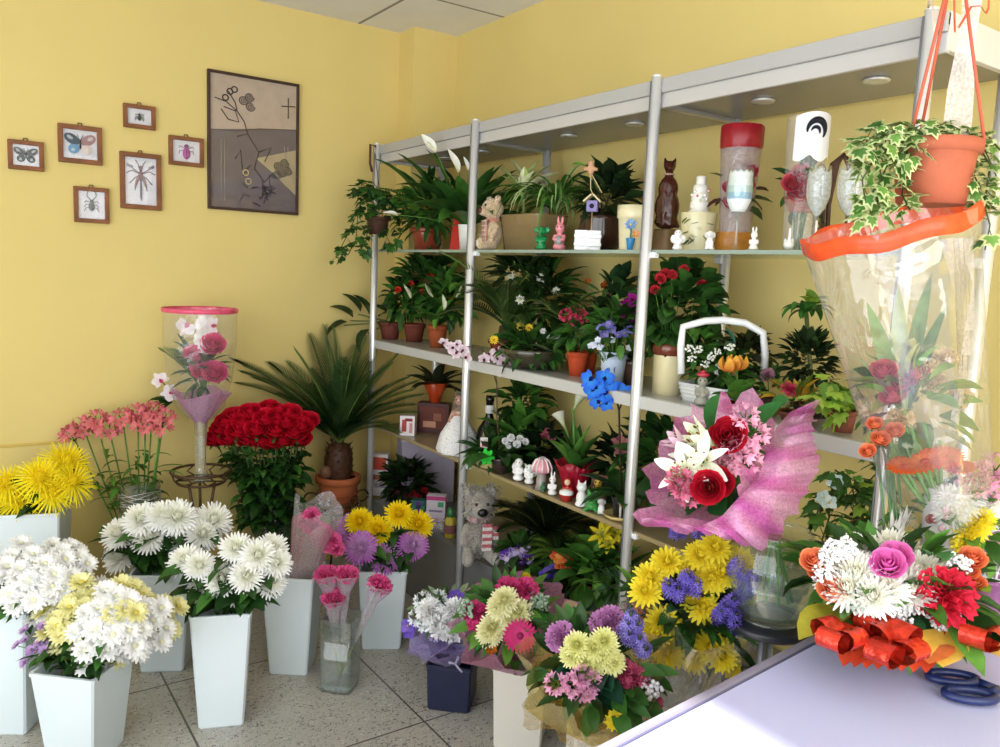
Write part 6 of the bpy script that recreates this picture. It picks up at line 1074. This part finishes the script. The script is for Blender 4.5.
m = MB(); bush(m, lc(690, 610), (.14, .13, .05), 170, .09, .035, G_DARK); bush(m, lc(645, 605), (.04, .05, .04), 40, .07, .02, G_MID); m.build('foliage', 'leaf', T)
m = MB()
for k in range(16): t = k/15; p = lc(752-t*20, 586+t*85, .06+.03*math.sin(k)); m.add([p+(T.rotation_quaternion.inverted() @ v)*.017 for v in (-cR-cU, cR-cU, cR+cU, -cR+cU)], [(0, 1, 2, 3)], jit(hx('d8c020'), .2))
m.build('yellow_edge', 'petal', T)
# ------------------------------------------------------------------ stool, glass bowl, big pink bouquet
P = Vector((2.755, -.665, 0)); zs = .775; T = thing('display_stool', 'black metal stool beside the counter, carrying the glass bowl', 'stool', P)
MB().lathe([(.001, zs-.02), (.1, zs-.02), (.105, zs-.015), (.105, zs-.003), (.1, zs), (.001, zs)], hx('2a2c34'), 32).build('seat', 'plastic', T)
for k in range(4): a = .5+k*pi/2; MB().tube([(.075*math.cos(a), .075*math.sin(a), zs-.02), (.1*math.cos(a), .1*math.sin(a), zs*.5), (.12*math.cos(a), .12*math.sin(a), 0.005)], .008, hx('8a8f98'), 8).build('leg', 'metal', T)
m = MB(); ring(m, .098, zs*.55, .006, hx('6a6f78')); ring(m, .09, zs*.78, .005, hx('6a6f78')); m.build('rung', 'metal', T)
VB = up(P, zs+.001); T = thing('glass_bowl', 'clear rounded glass bowl with water and stems, on the black stool', 'vase', VB); r = rel(VB)
gp = [(.066, 0), (.072, .004), (.088, .03), (.1, .08), (.102, .12), (.094, .165), (.082, .19), (.078, .2), (.082, .21)]
MB().lathe(gp, (1, 1, 1), 36, cap=(True, False)).build('bowl', 'glass', T); MB().lathe([(.06, .012), (.085, .035), (.095, .08), (.096, .1), (.001, .101)], (1, 1, 1), 32, cap=(True, False)).build('water', 'water', T); m = MB(); ring(m, .07, .004, .004, hx('dfe8ea')); ring(m, .082, .209, .003, hx('dfe8ea')); m.build('rim', 'glass', T)
BT = VB+Vector((0, 0, .06)); CT2 = VB+Vector((0, 0, .2)); D = (toward(CT2)*.55-cR*.6+Vector((0, 0, .75))).normalized()
tp = near(700, 462, CT2, .1); D = (tp-CT2).normalized(); T = thing('big_pink_bouquet', 'large bouquet of white lilies and red roses in ruffled pink mesh, in the glass bowl', 'bouquet', CT2); T.rotation_mode = 'QUATERNION'; T.rotation_quaternion = face_q(D); qi = T.rotation_quaternion.inverted(); L = (tp-CT2).length
lc = lambda px, py, dz=0.: qi @ (near(px, py, CT2+D*L, dz)-CT2)
def pl(nm, me, px, py, dz=0., sc=1., face=.8, jd=.3):
    P_ = near(px, py, CT2+D*L, dz); return head(nm, me, T, qi @ (P_-CT2), qi @ (D*.6+(CAM-P_).normalized()*face+(P_-tp)*2.5+Vector((U(-jd, jd), U(-jd, jd), U(-jd, jd)))), sc)
# the mesh wrap: a sheet running from the tie out to a ruffled rim
rim = [(640, 517, .12), (650, 495, .04), (654, 462, -.04), (668, 434, -.08), (690, 412, -.12), (722, 402, -.14), (748, 396, -.14), (766, 408, -.1), (776, 428, -.02), (768, 450, .08), (758, 478, .14), (744, 466, .2), (738, 498, .2), (722, 516, .21), (700, 527, .21), (668, 519, .18)]
c = MB(); n = len(rim); RN = 6; NS = n*5; vs = []
rp = [Vector(lc(x, y, dz)) for x, y, dz in rim]
for i in range(RN+1):
    t = i/RN
    for k in range(NS):
        u = k/5; a, b = rp[int(u) % n], rp[(int(u)+1) % n]; e = a.lerp(b, u-int(u)); base = Vector((.02*math.cos(2*pi*k/NS), .02*math.sin(2*pi*k/NS), 0))
        p = base.lerp(e, t**.85); p += Vector((mnoise.noise(p*22), mnoise.noise(p*22+Vector((5, 0, 0))), mnoise.noise(p*22+Vector((9, 3, 0)))))*.035*t; p += p.normalized()*(.014*math.sin(k*1.55)*t); vs.append(p)
fs = [(i*NS+k, i*NS+(k+1) % NS, (i+1)*NS+(k+1) % NS, (i+1)*NS+k) for i in range(RN) for k in range(NS)]
c.add(vs, fs, [mixc(hx('e07cbc'), hx('eea8d2'), (math.sin(k*.7)+1)/2) for i in range(RN) for k in range(NS)]); c.build('mesh_wrap', 'organza', T)
def crv(pts, t):
    u = t*(len(pts)-1); i = min(int(u), len(pts)-2); return [pts[i][k]+(pts[i+1][k]-pts[i][k])*(u-i) for k in range(3)]
CA = [(640, 517, .12), (668, 519, .18), (700, 527, .21), (722, 516, .21), (738, 498, .2), (757, 480, .15), (768, 450, .09), (776, 428, -.01), (790, 412, -.06)]; CB = [(642, 520, .12), (690, 530, .2), (728, 537, .2), (760, 549, .15), (797, 512, .1), (820, 466, .06), (812, 440, .03), (815, 420, -.02), (818, 400, -.05)]
c = MB(); vs = []; NA, NB = 10, 90
for i in range(NA+1):
    for k in range(NB+1):
        p0, p1 = crv(CA, k/NB), crv(CB, k/NB); t = i/NA; w_ = math.sin(pi*t)*.05+.012*math.sin(k*.9+i*.2)*t+.02*mnoise.noise(Vector((k*.13, i*.35, 0))); vs.append(lc(p0[0]+(p1[0]-p0[0])*t+3*t*math.sin(k*1.3), p0[1]+(p1[1]-p0[1])*t+3*t*math.cos(k*1.1), p0[2]+(p1[2]-p0[2])*t+w_))
c.add(vs, [(i*(NB+1)+k, i*(NB+1)+k+1, (i+1)*(NB+1)+k+1, (i+1)*(NB+1)+k) for i in range(NA) for k in range(NB)], [mixc(hx('d86cba'), hx('f0b4da'), .5+.5*math.sin(k*.55+i*.3)) for i in range(NA) for k in range(NB)]); c.build('outer_wrap', 'organza', T)
LW = hm('white_lily', lambda: lily(.085, hx('fbfbf6'), hx('e6edc8'))); LB = hm('lily_bud', lambda: lily(.085, hx('f2f4dc'), hx('cfdca0'), 0, .12)); RR = hm('crimson_rose', lambda: rose(.056, hx('8a0a1e'), hx('c4182f'), 41)); PK = hm('pink_alstro', lambda: alstro(.05, hx('e8a0bc'), hx('f4c8d8'), 5, 6)); PD = hm('pink_alstro_dark', lambda: alstro(.045, hx('c8607e'), hx('e08aa0'), 6, 6))
pl('lily', LW, 685, 472, .12, .62, 1.2, .05); pl('lily', LW, 703, 462, .12, .62, 1.1, .1); pl('lily', LW, 693, 460, .06, .5, .8, .3); head('lily_bud', LB, T, lc(714, 446, .1), qi @ (-cR+cU*.6+cF*-.2), .72); head('lily_bud', hm('pink_bud', lambda: lily(.07, hx('e8c8d8'), hx('d8b0c0'), 0, .08)), T, lc(690, 450, .08), qi @ (-cR+cU*.7), .7)
pl('rose', RR, 729, 437, .1, .62, 1.); pl('rose', RR, 709, 487, .17, .54, 1.2); pl('rose', RR, 718, 482, .13, .5, 1.)
for x, y in ((744, 453), (748, 461), (738, 458), (728, 468), (750, 432), (745, 418), (756, 436), (724, 460), (731, 452)): pl('pink_alstroemeria', PK, x, y, .1, .62)
for x, y in ((684, 487), (690, 494), (680, 480), (692, 484)): pl('dark_pink_alstroemeria', PD, x, y, .14, .65)
m = MB(); bush(m, lc(715, 470, -.02), (.09, .1, .02), 60, .07, .03, G_DARK); pts = (((714, 440), (714, 400), .07), ((745, 440), (775, 404), .06), ((700, 495), (672, 492), .05), ((710, 505), (690, 510), .055), ((716, 500), (722, 512), .05), ((755, 450), (760, 440), .05), ((770, 415), (784, 400), .05))
for (a, b), (x, y), wd in pts: p = lc(a, b, .06); q = lc(x, y, .1); m.leaf(p, q-p, (q-p).length*1.15, wd, jit(hx('2f6a34'), .2), .3, 6, .2)
m.build('foliage', 'leaf', T)
st = MB()
for k in range(12): a = 2.4*k; st.tube([qi @ (Vector((.05*math.cos(a), .05*math.sin(a), -.15))), (U(-.01, .01), U(-.01, .01), 0), (U(-.03, .03), U(-.03, .03), L*.8)], .004, hx('6fa04a'), 5)
st.build('stems', 'leaf', T)
# ================================================================== on the counter
P = Vector((3.085, -.69, CT)); T = thing('basket_arrangement', 'low arrangement of white chrysanthemums, pink rose and red gerbera with orange ribbon', 'flower arrangement', P); r = rel(P)
m = MB(); m.lathe([(.07, 0), (.085, .01), (.1, .07), (.095, .075), (.08, .06), (.001, .06)], hx('b8462a'), 28, cap=(True, False)); m.build('foil_bowl', 'satin', T)
WM = [hm('arr_white%d' % i, lambda i=i: mum(.07, hx('ffffff'), hx('f6f4dc'), 7, 26, .2, False, 50+i)) for i in range(2)]
def ap(nm, me, x, y, dz, sc=1., face=.8, up_=.6): P_ = near(x, y, P, dz); d = (P_-P).normalized()*.4+(CAM-P_).normalized()*face+Vector((0, 0, up_)); return head(nm, me, T, P_-P, d, sc)
for x, y, d in ((835, 568, .1), (857, 575, .14), (872, 598, .17), (912, 592, .15), (890, 548, .0), (858, 552, .0), (935, 570, .06), (848, 590, .15), (847, 567, .08), (872, 554, .0), (860, 588, .14), (885, 590, .16), (920, 573, .1), (905, 558, .02), (900, 580, .12), (838, 580, .1), (925, 590, .12), (880, 572, .08), (862, 562, .03)): ap('white_chrysanthemum', rnd.choice(WM), x, y, d, .64)
ap('pink_rose', hm('hot_pink_rose', lambda: rose(.052, hx('e03aa8'), hx('f08ad0'), 61)), 888, 566, .16, .52); ap('pink_rose', HM['hot_pink_rose'], 896, 558, .13, .5)
ap('red_gerbera', hm('red_gerbera', lambda: carnation(.075, hx('c4122c'), hx('e8304a'), 62)), 944, 597, .17, .7, 1.1, .0)
OR = hm('orange_rose', lambda: rose(.038, hx('e0542a'), hx('f59a6a'), 63))
for x, y, s_ in ((814, 562, .9), (818, 572, .7), (833, 591, 1.), (841, 586, .8), (861, 602, 1.), (868, 606, .8), (972, 560, .9), (968, 572, .7), (975, 584, .7)): ap('orange_rose', OR, x, y, .14, s_*.62)
GY = hm('gypsophila_white', lambda: berries(.04, 60, hx('fbfbfb'), .006))
for x, y in ((828, 558), (836, 552), (852, 600), (893, 610), (905, 615), (940, 622), (955, 620), (962, 614), (948, 628), (846, 550), (822, 572), (915, 605), (958, 566), (966, 626)): ap('gypsophila', GY, x, y, .15, .6)
m = MB(); bush(m, r(885, 585, .03), (.15, .13, .05), 150, .09, .04, G_DARK+G_MID)
for (a, b), (x, y), wd, cl in (((850, 612), (804, 623), .075, 'b8b23a'), ((850, 615), (885, 632), .06, 'b0a850'), ((905, 612), (898, 645), .08, '3f7a4a'), ((930, 615), (976, 632), .07, '2f6a3a'), ((935, 620), (925, 640), .06, '3a7a44'), ((880, 590), (895, 606), .05, '4f9a4a'), ((960, 590), (985, 584), .05, '8ac23a'), ((930, 555), (945, 552), .05, '4a8a4a'), ((845, 560), (834, 540), .015, 'b8a88a')): p = r(a, b, .1); q = r(x, y, .17); m.leaf(p, q-p, (q-p).length*1.1, wd, jit(hx(cl), .1), .5, 6, .2)
m.build('foliage', 'leaf', T)
def bowloops(T, c, sz, col, n=5, name='ribbon_bow'):
    m = MB()
    for k in range(n):
        a = 2*pi*k/n+U(-.2, .2); d = Vector((math.cos(a), math.sin(a), U(-.1, .8))).normalized(); sd = d.cross(Vector((0, 0, 1))).normalized(); upv = sd.cross(d); vs = []
        for i in range(11):
            t = i/10*2*pi; p = Vector(c)+d*sz*(.5-.5*math.cos(t))+upv*sz*.36*math.sin(t); vs += [p-sd*sz*.4, p+sd*sz*.4]
        m.add(vs, [(2*i, 2*i+1, 2*i+3, 2*i+2) for i in range(10)], [jit(hx(col), .25) for _ in range(10)])
    return m.build(name, 'foil', T)
for x, y, s_, dz in ((838, 642, .05, .2), (893, 648, .055, .22), (876, 630, .045, .17), (978, 642, .05, .2)):
    c = r(x, y, dz); c.z = max(c.z, .022); bowloops(T, c, s_, 'd03a26', 4)
m = MB()
for c0, c1, cl in (((938, 630), (944, 664), 'e8b848'), ((985, 640), (1004, 655), 'e8c060'), ((925, 640), (930, 660), 'e07a40')): p = r(*c0, .16); q = r(*c1, .22); q.z = max(q.z, .006); m.leaf(p, q-p, (q-p).length, .085, hx(cl), .3, 5, .15)
[m.leaf(r(880+8*k, 628, .12), r(860+14*k, 668, .24)-r(880+8*k, 628, .12), .11, .06, jit(hx('d24a2a'), .2), .6, 5, .2) for k in range(-2, 6)]; m.build('gold_paper', 'satin', T)
# white printed vase with the tall cellophane bouquet
P = on(936, -.54, CT); T = thing('printed_vase', 'tall white vase with pink blossom print, behind the low arrangement', 'vase', P, -.6); hv = .3; wv = .05
MB().lathe([(wv*.8, 0), (wv*.82, .01), (wv, hv), (wv*.94, hv), (wv*.8, .02), (.001, .02)], hx('f2eef2'), 28, cap=(True, False)).build('vessel', 'ceramic', T); m = MB()
for i in range(30): a = U(-1.6, 1.6); z = U(.06, .27); q = wv*(.83+.17*z/hv)+.001; m.ell((q*math.cos(a), q*math.sin(a), z), (.004, .011, .011), hx(rnd.choice(('e8a8b8', 'd86a88', 'f0c8d0', 'a84a50'))), 8, 5)
m.build('blossom_print', 'ceramic', T)
B = up(P, CT+.2); tip = near(888, 222, P, .14); D = (tip-B).normalized(); L = (tip-B).length; T = thing('tall_cellophane_bouquet', 'tall clear cellophane cone with orange rim and orange gerbera, in printed vase', 'bouquet', B); T.rotation_mode = 'QUATERNION'; T.rotation_quaternion = face_q(D); qi = T.rotation_quaternion.inverted()
lc = lambda px, py, dz=0.: qi @ (near(px, py, B+D*L*.25, dz)-B)
Rr = .5*162/ppm(tip); c = MB(); c.lathe([(.035, 0), (.075, .05), (Rr*.66, L*.22), (Rr*.78, L*.5), (Rr*.93, L*.85), (Rr, L)], (1, 1, 1), 48, wav=lambda i, a, q, z: (q*(1+.03*math.sin(5*a+.3*i)+.018*math.sin(11*a+.4*i)), z)); c.build('cellophane_cone', 'crisp_film', T)
c = MB(); c.lathe([(Rr*1.005, L-.03), (Rr*1.02, L-.028), (Rr*1.03, L+.002), (Rr*1.01, L+.004)], hx('ef5a2a'), 48, wav=lambda i, a, q, z: (q*(1+.012*math.sin(9*a)), z+.004*math.sin(7*a))); c.build('orange_rim_ribbon', 'satin', T)
def pl(nm, me, px, py, dz=0., sc=1., face=.6): P_ = near(px, py, B+D*L*.25, dz); return head(nm, me, T, qi @ (P_-B), qi @ (D*.7+(CAM-P_).normalized()*face+Vector((U(-.2, .2), U(-.2, .2), 0))), sc)
OG = hm('orange_gerbera', lambda: gerbera(.075, hx('ea5a24'), hx('f59a4a'), hx('c84a1a'))); pl('gerbera', OG, 925, 462, .06, .62, .1); pl('gerbera', OG, 905, 466, .04, .5, .1); pl('gerbera', OG, 945, 458, .03, .5, .1); pl('gerbera', hm('coral_gerbera', lambda: gerbera(.06, hx('e04a5a'), hx('f08a8a'), hx('a82a3a'))), 960, 468, .03, .5, .3)
for x, y, s_ in ((880, 440, .8), (875, 425, .7), (895, 432, .8), (868, 452, .7)): pl('orange_rose', OR, x, y, .04, s_*.55)
for x, y in ((905, 385), (893, 398), (915, 375), (884, 372)): pl('crimson_rose', hm('small_crimson', lambda: rose(.026, hx('b0203a'), hx('d85a6a'), 71)), x, y, .0, .9)
for x, y in ((925, 370), (935, 385), (945, 360), (900, 420), (960, 400)): pl('peach_bloom', hm('peach_bloom', lambda: carnation(.03, hx('e8b880'), hx('f4d8a8'), 72)), x, y, .0, .9)
m = MB(); bush(m, lc(912, 405, -.02), (.07, .07, .1), 60, .07, .035, G_MID+G_LIME+[hx('a8b070'), hx('8fae6a')], .6)
for x, y in ((870, 300), (895, 280), (915, 320), (880, 340), (940, 300), (925, 265), (900, 330), (860, 350)): m.leaf(lc(905, 420), lc(x, y, U(-.04, .04))-lc(905, 420), (lc(905, 420)-lc(x, y)).length, .035, jit(rnd.choice([hx('8aa86a'), hx('a8b884'), hx('7a9a5a')]), .2), .2, 8, .15)
m.build('foliage', 'leaf', T); m = MB()
for k in range(5): p = lc(960-5*k, 240, -.03); q = lc(965-4*k, 330+25*k, .02); m.add([p, p+(q-p)*.5+Vector((.02, .01*k, 0)), q, q+Vector((.02, 0, 0)), p+Vector((.022, .01, 0))], [(0, 1, 4), (1, 2, 3), (1, 3, 4)], hx('f0e8e6'))
m.build('white_ribbon', 'organza', T)
st = MB(); [st.tube([(U(-.02, .02), U(-.02, .02), -.18), (U(-.015, .015), U(-.015, .015), 0), lc(915+U(-30, 30), 440+U(-20, 20))], .004, hx('7fae5a'), 5) for _ in range(9)]; st.build('stems', 'leaf', T)
# slim bundle of pale wheat stems beside the vase
P = Vector((2.99, -.62, CT)); T = thing('wheat_stems', 'slim bundle of pale green stems with white feathery tips in a narrow glass', 'flower vase', P); r = rel(P); MB().lathe([(.022, 0), (.022, .01), (.026, .16), (.024, .16), (.001, .012)], (1, 1, 1), 20, cap=(True, False)).build('narrow_glass', 'glass', T); m = MB()
for x in (880, 887, 893, 898, 890): m.tube([(U(-.01, .01), U(-.01, .01), .012), r(x+4, 520), r(x-2, 455), r(x-6+U(-6, 6), 430)], .0028, hx('7fae7a'), 5)
m.build('stems', 'leaf', T); m = MB()
for k in range(40): p = r(897+U(-6, 6), 548+U(-16, 4), .03); m.leaf(p, Vector((U(-.3, .3), U(-.3, .3), 1)), .06, .008, hx('fbf8f2'), .2, 3, 0)
for k in range(30): p = r(880+U(-14, 8), 440+U(-10, 12), .0); m.leaf(p, Vector((U(-.6, .6), U(-.6, .6), .7)), .05, .012, hx(rnd.choice(('c89a5a', 'd8b47a', 'a86a4a'))), .5, 3, 0)
m.build('feathery_tips', 'petal', T)
# bouquet with lace collar at the right
P = Vector((3.15, -.44, CT)); T = thing('lace_collar_bouquet', 'white and yellow bouquet with round white lace collar and lilac paper at right', 'bouquet', P); r = rel(P)
m = MB(); m.lathe([(.05, 0), (.06, .01), (.055, .1), (.05, .12), (.001, .1)], hx('c88ac0'), 24, cap=(True, False)); m.build('lilac_wrap', 'satin', T)
c = MB(); n = 40; cc = r(1002, 545, .06); X = Matrix.Translation(cc) @ face_q((CAM-P).normalized()+Vector((0, 0, .35))-cR*.3).to_matrix().to_4x4()
for i, (q0, q1) in enumerate(((.03, .045), (.05, .053), (.058, .062), (.07, .078))): c.lathe([(q0, 0), (q1, .002)], hx('f0eef2'), n, X, lambda i_, a, q, z: (q*(1+.02*math.sin(20*a)), z))
for k in range(40): a = 2*pi*k/40; c.tube([X @ Vector((.042*math.cos(a), .042*math.sin(a), .002)), X @ Vector((.072*math.cos(a+.09), .072*math.sin(a+.09), .002))], .0018, hx('f4f2f6'), 4); c.tube([X @ Vector((.042*math.cos(a), .042*math.sin(a), .002)), X @ Vector((.072*math.cos(a-.09), .072*math.sin(a-.09), .002))], .0018, hx('f4f2f6'), 4)
c.build('lace_collar', 'plastic', T); c = MB(); c.lathe([(.002, -.004), (.08, -.006), (.085, -.004)], hx('d8a0dc'), 30, X); c.build('lilac_paper', 'organza', T)
for x, y, s_ in ((952, 512, 1.), (962, 500, 1.1), (975, 510, 1.), (958, 525, .9), (968, 520, .9), (972, 492, .9), (988, 502, .9), (950, 498, .8), (985, 515, .9)): P_ = near(x, y, P, .06); head('white_chrysanthemum', rnd.choice(WM), T, P_-P, (CAM-P_).normalized()+Vector((0, 0, .5)), s_*.55)
for x, y in ((968, 535), (974, 528), (966, 545), (980, 520)): P_ = near(x, y, P, .08); head('yellow_bloom', YM, T, P_-P, (CAM-P_).normalized()+Vector((0, 0, .4)), .6)
for x, y in ((985, 478), (995, 470), (990, 488), (975, 484)): P_ = near(x, y, P, .06); head('pink_alstroemeria', PK, T, P_-P, (CAM-P_).normalized()+Vector((0, 0, .3)), .7)
m = MB(); [m.tube([(U(-.02, .02), U(-.02, .02), .08), r(950+U(-25, 25), 530)], .003, GST, 4) for _ in range(8)]; bush(m, r(955, 525), (.09, .08, .06), 60, .07, .03, G_MID); m.build('foliage', 'leaf', T)
# scissors
P = cast(990, 694, z=CT); P.z = CT; T = thing('scissors', 'scissors with dark blue handles lying on the counter at the right', 'scissors', P, .9); m = MB()
for s_ in (-1, 1): m.add([(.0, s_*.004, .006), (.1, s_*.012, .006), (.13, s_*.002, .006), (0, -s_*.008, .006), (.0, s_*.004, .01), (.1, s_*.012, .01), (.13, s_*.002, .01), (0, -s_*.008, .01)], [(0, 1, 2, 3), (7, 6, 5, 4), (0, 4, 5, 1), (1, 5, 6, 2), (2, 6, 7, 3), (3, 7, 4, 0)], hx('c4c8cc'), None, False)
m.build('blades', 'metal', T)
for s_ in (-1, 1):
    m = MB(); m.tube([(-.05+.042*math.cos(a), s_*.03+.02*math.sin(a), .011) for a in [2*pi*i/18 for i in range(19)]], .0075, hx('1c2a5c'), 8, False); m.tube([(-.012, s_*.02, .011), (.012, 0, .009)], .008, hx('1c2a5c'), 8); m.build('handle', 'plastic', T)
m = MB(); m.lathe([(.005, .004), (.005, .013), (.001, .014)], hx('8a8e94'), 10); m.build('pivot', 'metal', T)
# ------------------------------------------------------------------ hanging basket of variegated ivy
P = near(930, 205, Vector((3.06, -.74, 1.75))); T = thing('hanging_basket', 'terracotta pot of variegated ivy hanging from the ceiling on ribboned cords', 'hanging plant', P); r = rel(P); s = ppm(P); rp_ = 40/s; hp_ = 62/s
pot(T, rp_, hp_, hx('b06248'), taper=.78); m = MB()
EDG = hx('ccd69c')
for q in (((915, 140), (890, 130), (870, 150), (855, 165)), ((910, 142), (880, 150), (862, 180), (866, 205)), ((905, 145), (880, 170), (885, 200), (895, 205)), ((925, 135), (900, 122), (880, 128)), ((930, 135), (945, 122), (960, 130)), ((945, 140), (975, 140), (990, 165), (985, 200)), ((955, 145), (985, 150), (998, 180)), ((920, 140), (905, 165), (902, 195), (910, 210)), ((960, 150), (972, 180), (978, 215)), ((900, 140), (868, 138), (852, 145)), ((895, 150), (875, 190), (880, 210), (870, 212)), ((965, 150), (980, 190), (990, 225), (985, 250)), ((930, 138), (915, 128), (930, 120)), ((950, 138), (985, 132), (1000, 150))): vine(m, [r(x, y, U(.03, .1) if x < 935 else U(-.02, .06)) for x, y in q], 17, .034, G_VAR, EDG, .0016, .025)
m.build('ivy', 'leaf', T)
top_ = Vector((P.x, P.y, CZ-.004))-P
m = MB(); kn = Vector((0, 0, hp_+.34))
for k in range(3): a = .4+2*pi*k/3; m.tube([(rp_*1.02*math.cos(a), rp_*1.02*math.sin(a), hp_*.95), kn], .003, hx('c8644e'), 5)
m.tube([kn, top_], .003, hx('b8a89a'), 5); m.tube([top_+Vector((0, 0, -.03)), top_], .012, hx('d8d8d8'), 10); m.build('cord', 'matte', T)
m = MB()
for k in range(9):
    a = 2.4*k; p = kn+Vector((U(-.02, .02), U(-.02, .02), .02*k)); d = Vector((math.cos(a), math.sin(a), U(-.6, .6))).normalized(); vs = []
    for i in range(9): t = i/8; q = p+d*.05*math.sin(pi*t)+Vector((0, 0, -.16*t+.03*math.sin(9*t+k))); vs += [q+Vector((0, .004, 0)), q-Vector((0, .004, 0))]
    m.add(vs, [(2*i, 2*i+1, 2*i+3, 2*i+2) for i in range(8)], hx(rnd.choice(('e07a5a', 'f0e4dc', 'f2eaea', 'd8604a'))))
m.build('ribbons', 'satin', T); m = MB(); vs = []
for i in range(13):
    t = i/12; p = Vector((.02, .03, hp_*.9+.62*t)); w_ = .022+.006*math.sin(13*t); vs += [p-cR*w_+cU*0, p+cR*w_+cF*.01*math.sin(8*t)]
m.add(vs, [(2*i, 2*i+1, 2*i+3, 2*i+2) for i in range(12)], hx('f6f2f4')); m.build('lace_band', 'organza', T)
# ------------------------------------------------------------------ leaves bend back from the walls and from the boards above and below them
bpy.context.view_layer.update()
for o in list(C.objects):
    if o.type != 'MESH' or o.data.users > 1 or not o.data.materials or o.data.materials[0].name.split('.')[0] not in ('leaf', 'organza', 'petal'): continue
    if o.get('kind') == 'structure': continue
    rt = o
    while rt.parent: rt = rt.parent
    z0 = rt.location.z; lo, hi = -9, 9; inn = rt.location.y > -.47 and rt.location.x < XD and rt.location.y < -.1 and rt.location.x > XA
    if inn:
        for a, b, c in ((Z1, Z1+.004, 2.048), (Z3, Z3+.003, Z1-.014), (Z4, Z4+.003, Z3-.02), (ZP, ZP+.003, Z4-.016)):
            if abs(z0-a) < .003: lo, hi = b, c
    mw = o.matrix_world; mi = mw.inverted(); ch = False
    for v in o.data.vertices:
        w = mw @ v.co; q = w.copy()
        q.x = max(q.x, .012 if q.y < -.26 else (.165 if q.y > -.255 else .012)); q.y = min(q.y, -.012); q.z = max(q.z, .004)
        if inn and q.y > -.457 and XA < q.x < XD: q.z = min(max(q.z, lo), hi)
        if (q-w).length > 1e-6: v.co = mi @ q; ch = True
    if ch: o.data.update()
# ================================================================== light
W = bpy.data.worlds.new('daylight'); bpy.context.scene.world = W; W.use_nodes = True
W.node_tree.nodes['Background'].inputs[0].default_value = (.86, .93, 1, 1); W.node_tree.nodes['Background'].inputs[1].default_value = 1.0
def area(n, loc, tgt, sx, sy, pw, col):
    l = bpy.data.lights.new(n, 'AREA'); l.shape = 'RECTANGLE'; l.size = sx; l.size_y = sy; l.energy = pw; l.color = col
    o = bpy.data.objects.new(n, l); C.objects.link(o); o.location = loc; o.rotation_euler = (Vector(tgt)-Vector(loc)).to_track_quat('-Z', 'Y').to_euler()
area('shop_window_light', (3.7, -4.4, 1.5), (2.2, -.2, 1.0), 4.4, 2.0, 106, (.92, .97, 1))
area('right_fill_light', (5.6, -1.5, 1.7), (2.6, -.6, 1.1), 2.4, 1.8, 60, (1, .98, .94))  # fill lamp added to brighten the counter and right side; no door stands there
s = bpy.data.lights.new('sun', 'SUN'); s.energy = 24; s.angle = .01; s.color = (1, .95, .86); o = bpy.data.objects.new('sun', s); C.objects.link(o)
o.rotation_euler = Vector((.3, .86, -.407)).to_track_quat('-Z', 'Y').to_euler()
sc = bpy.context.scene; sc.view_settings.view_transform = 'Standard'; sc.view_settings.look = 'None'; sc.view_settings.exposure = 0; sc.view_settings.gamma = 1
sc.cycles.transparent_max_bounces = 24; sc.cycles.max_bounces = 8; sc.cycles.caustics_reflective = False; sc.cycles.caustics_refractive = False; sc.cycles.sample_clamp_indirect = 4
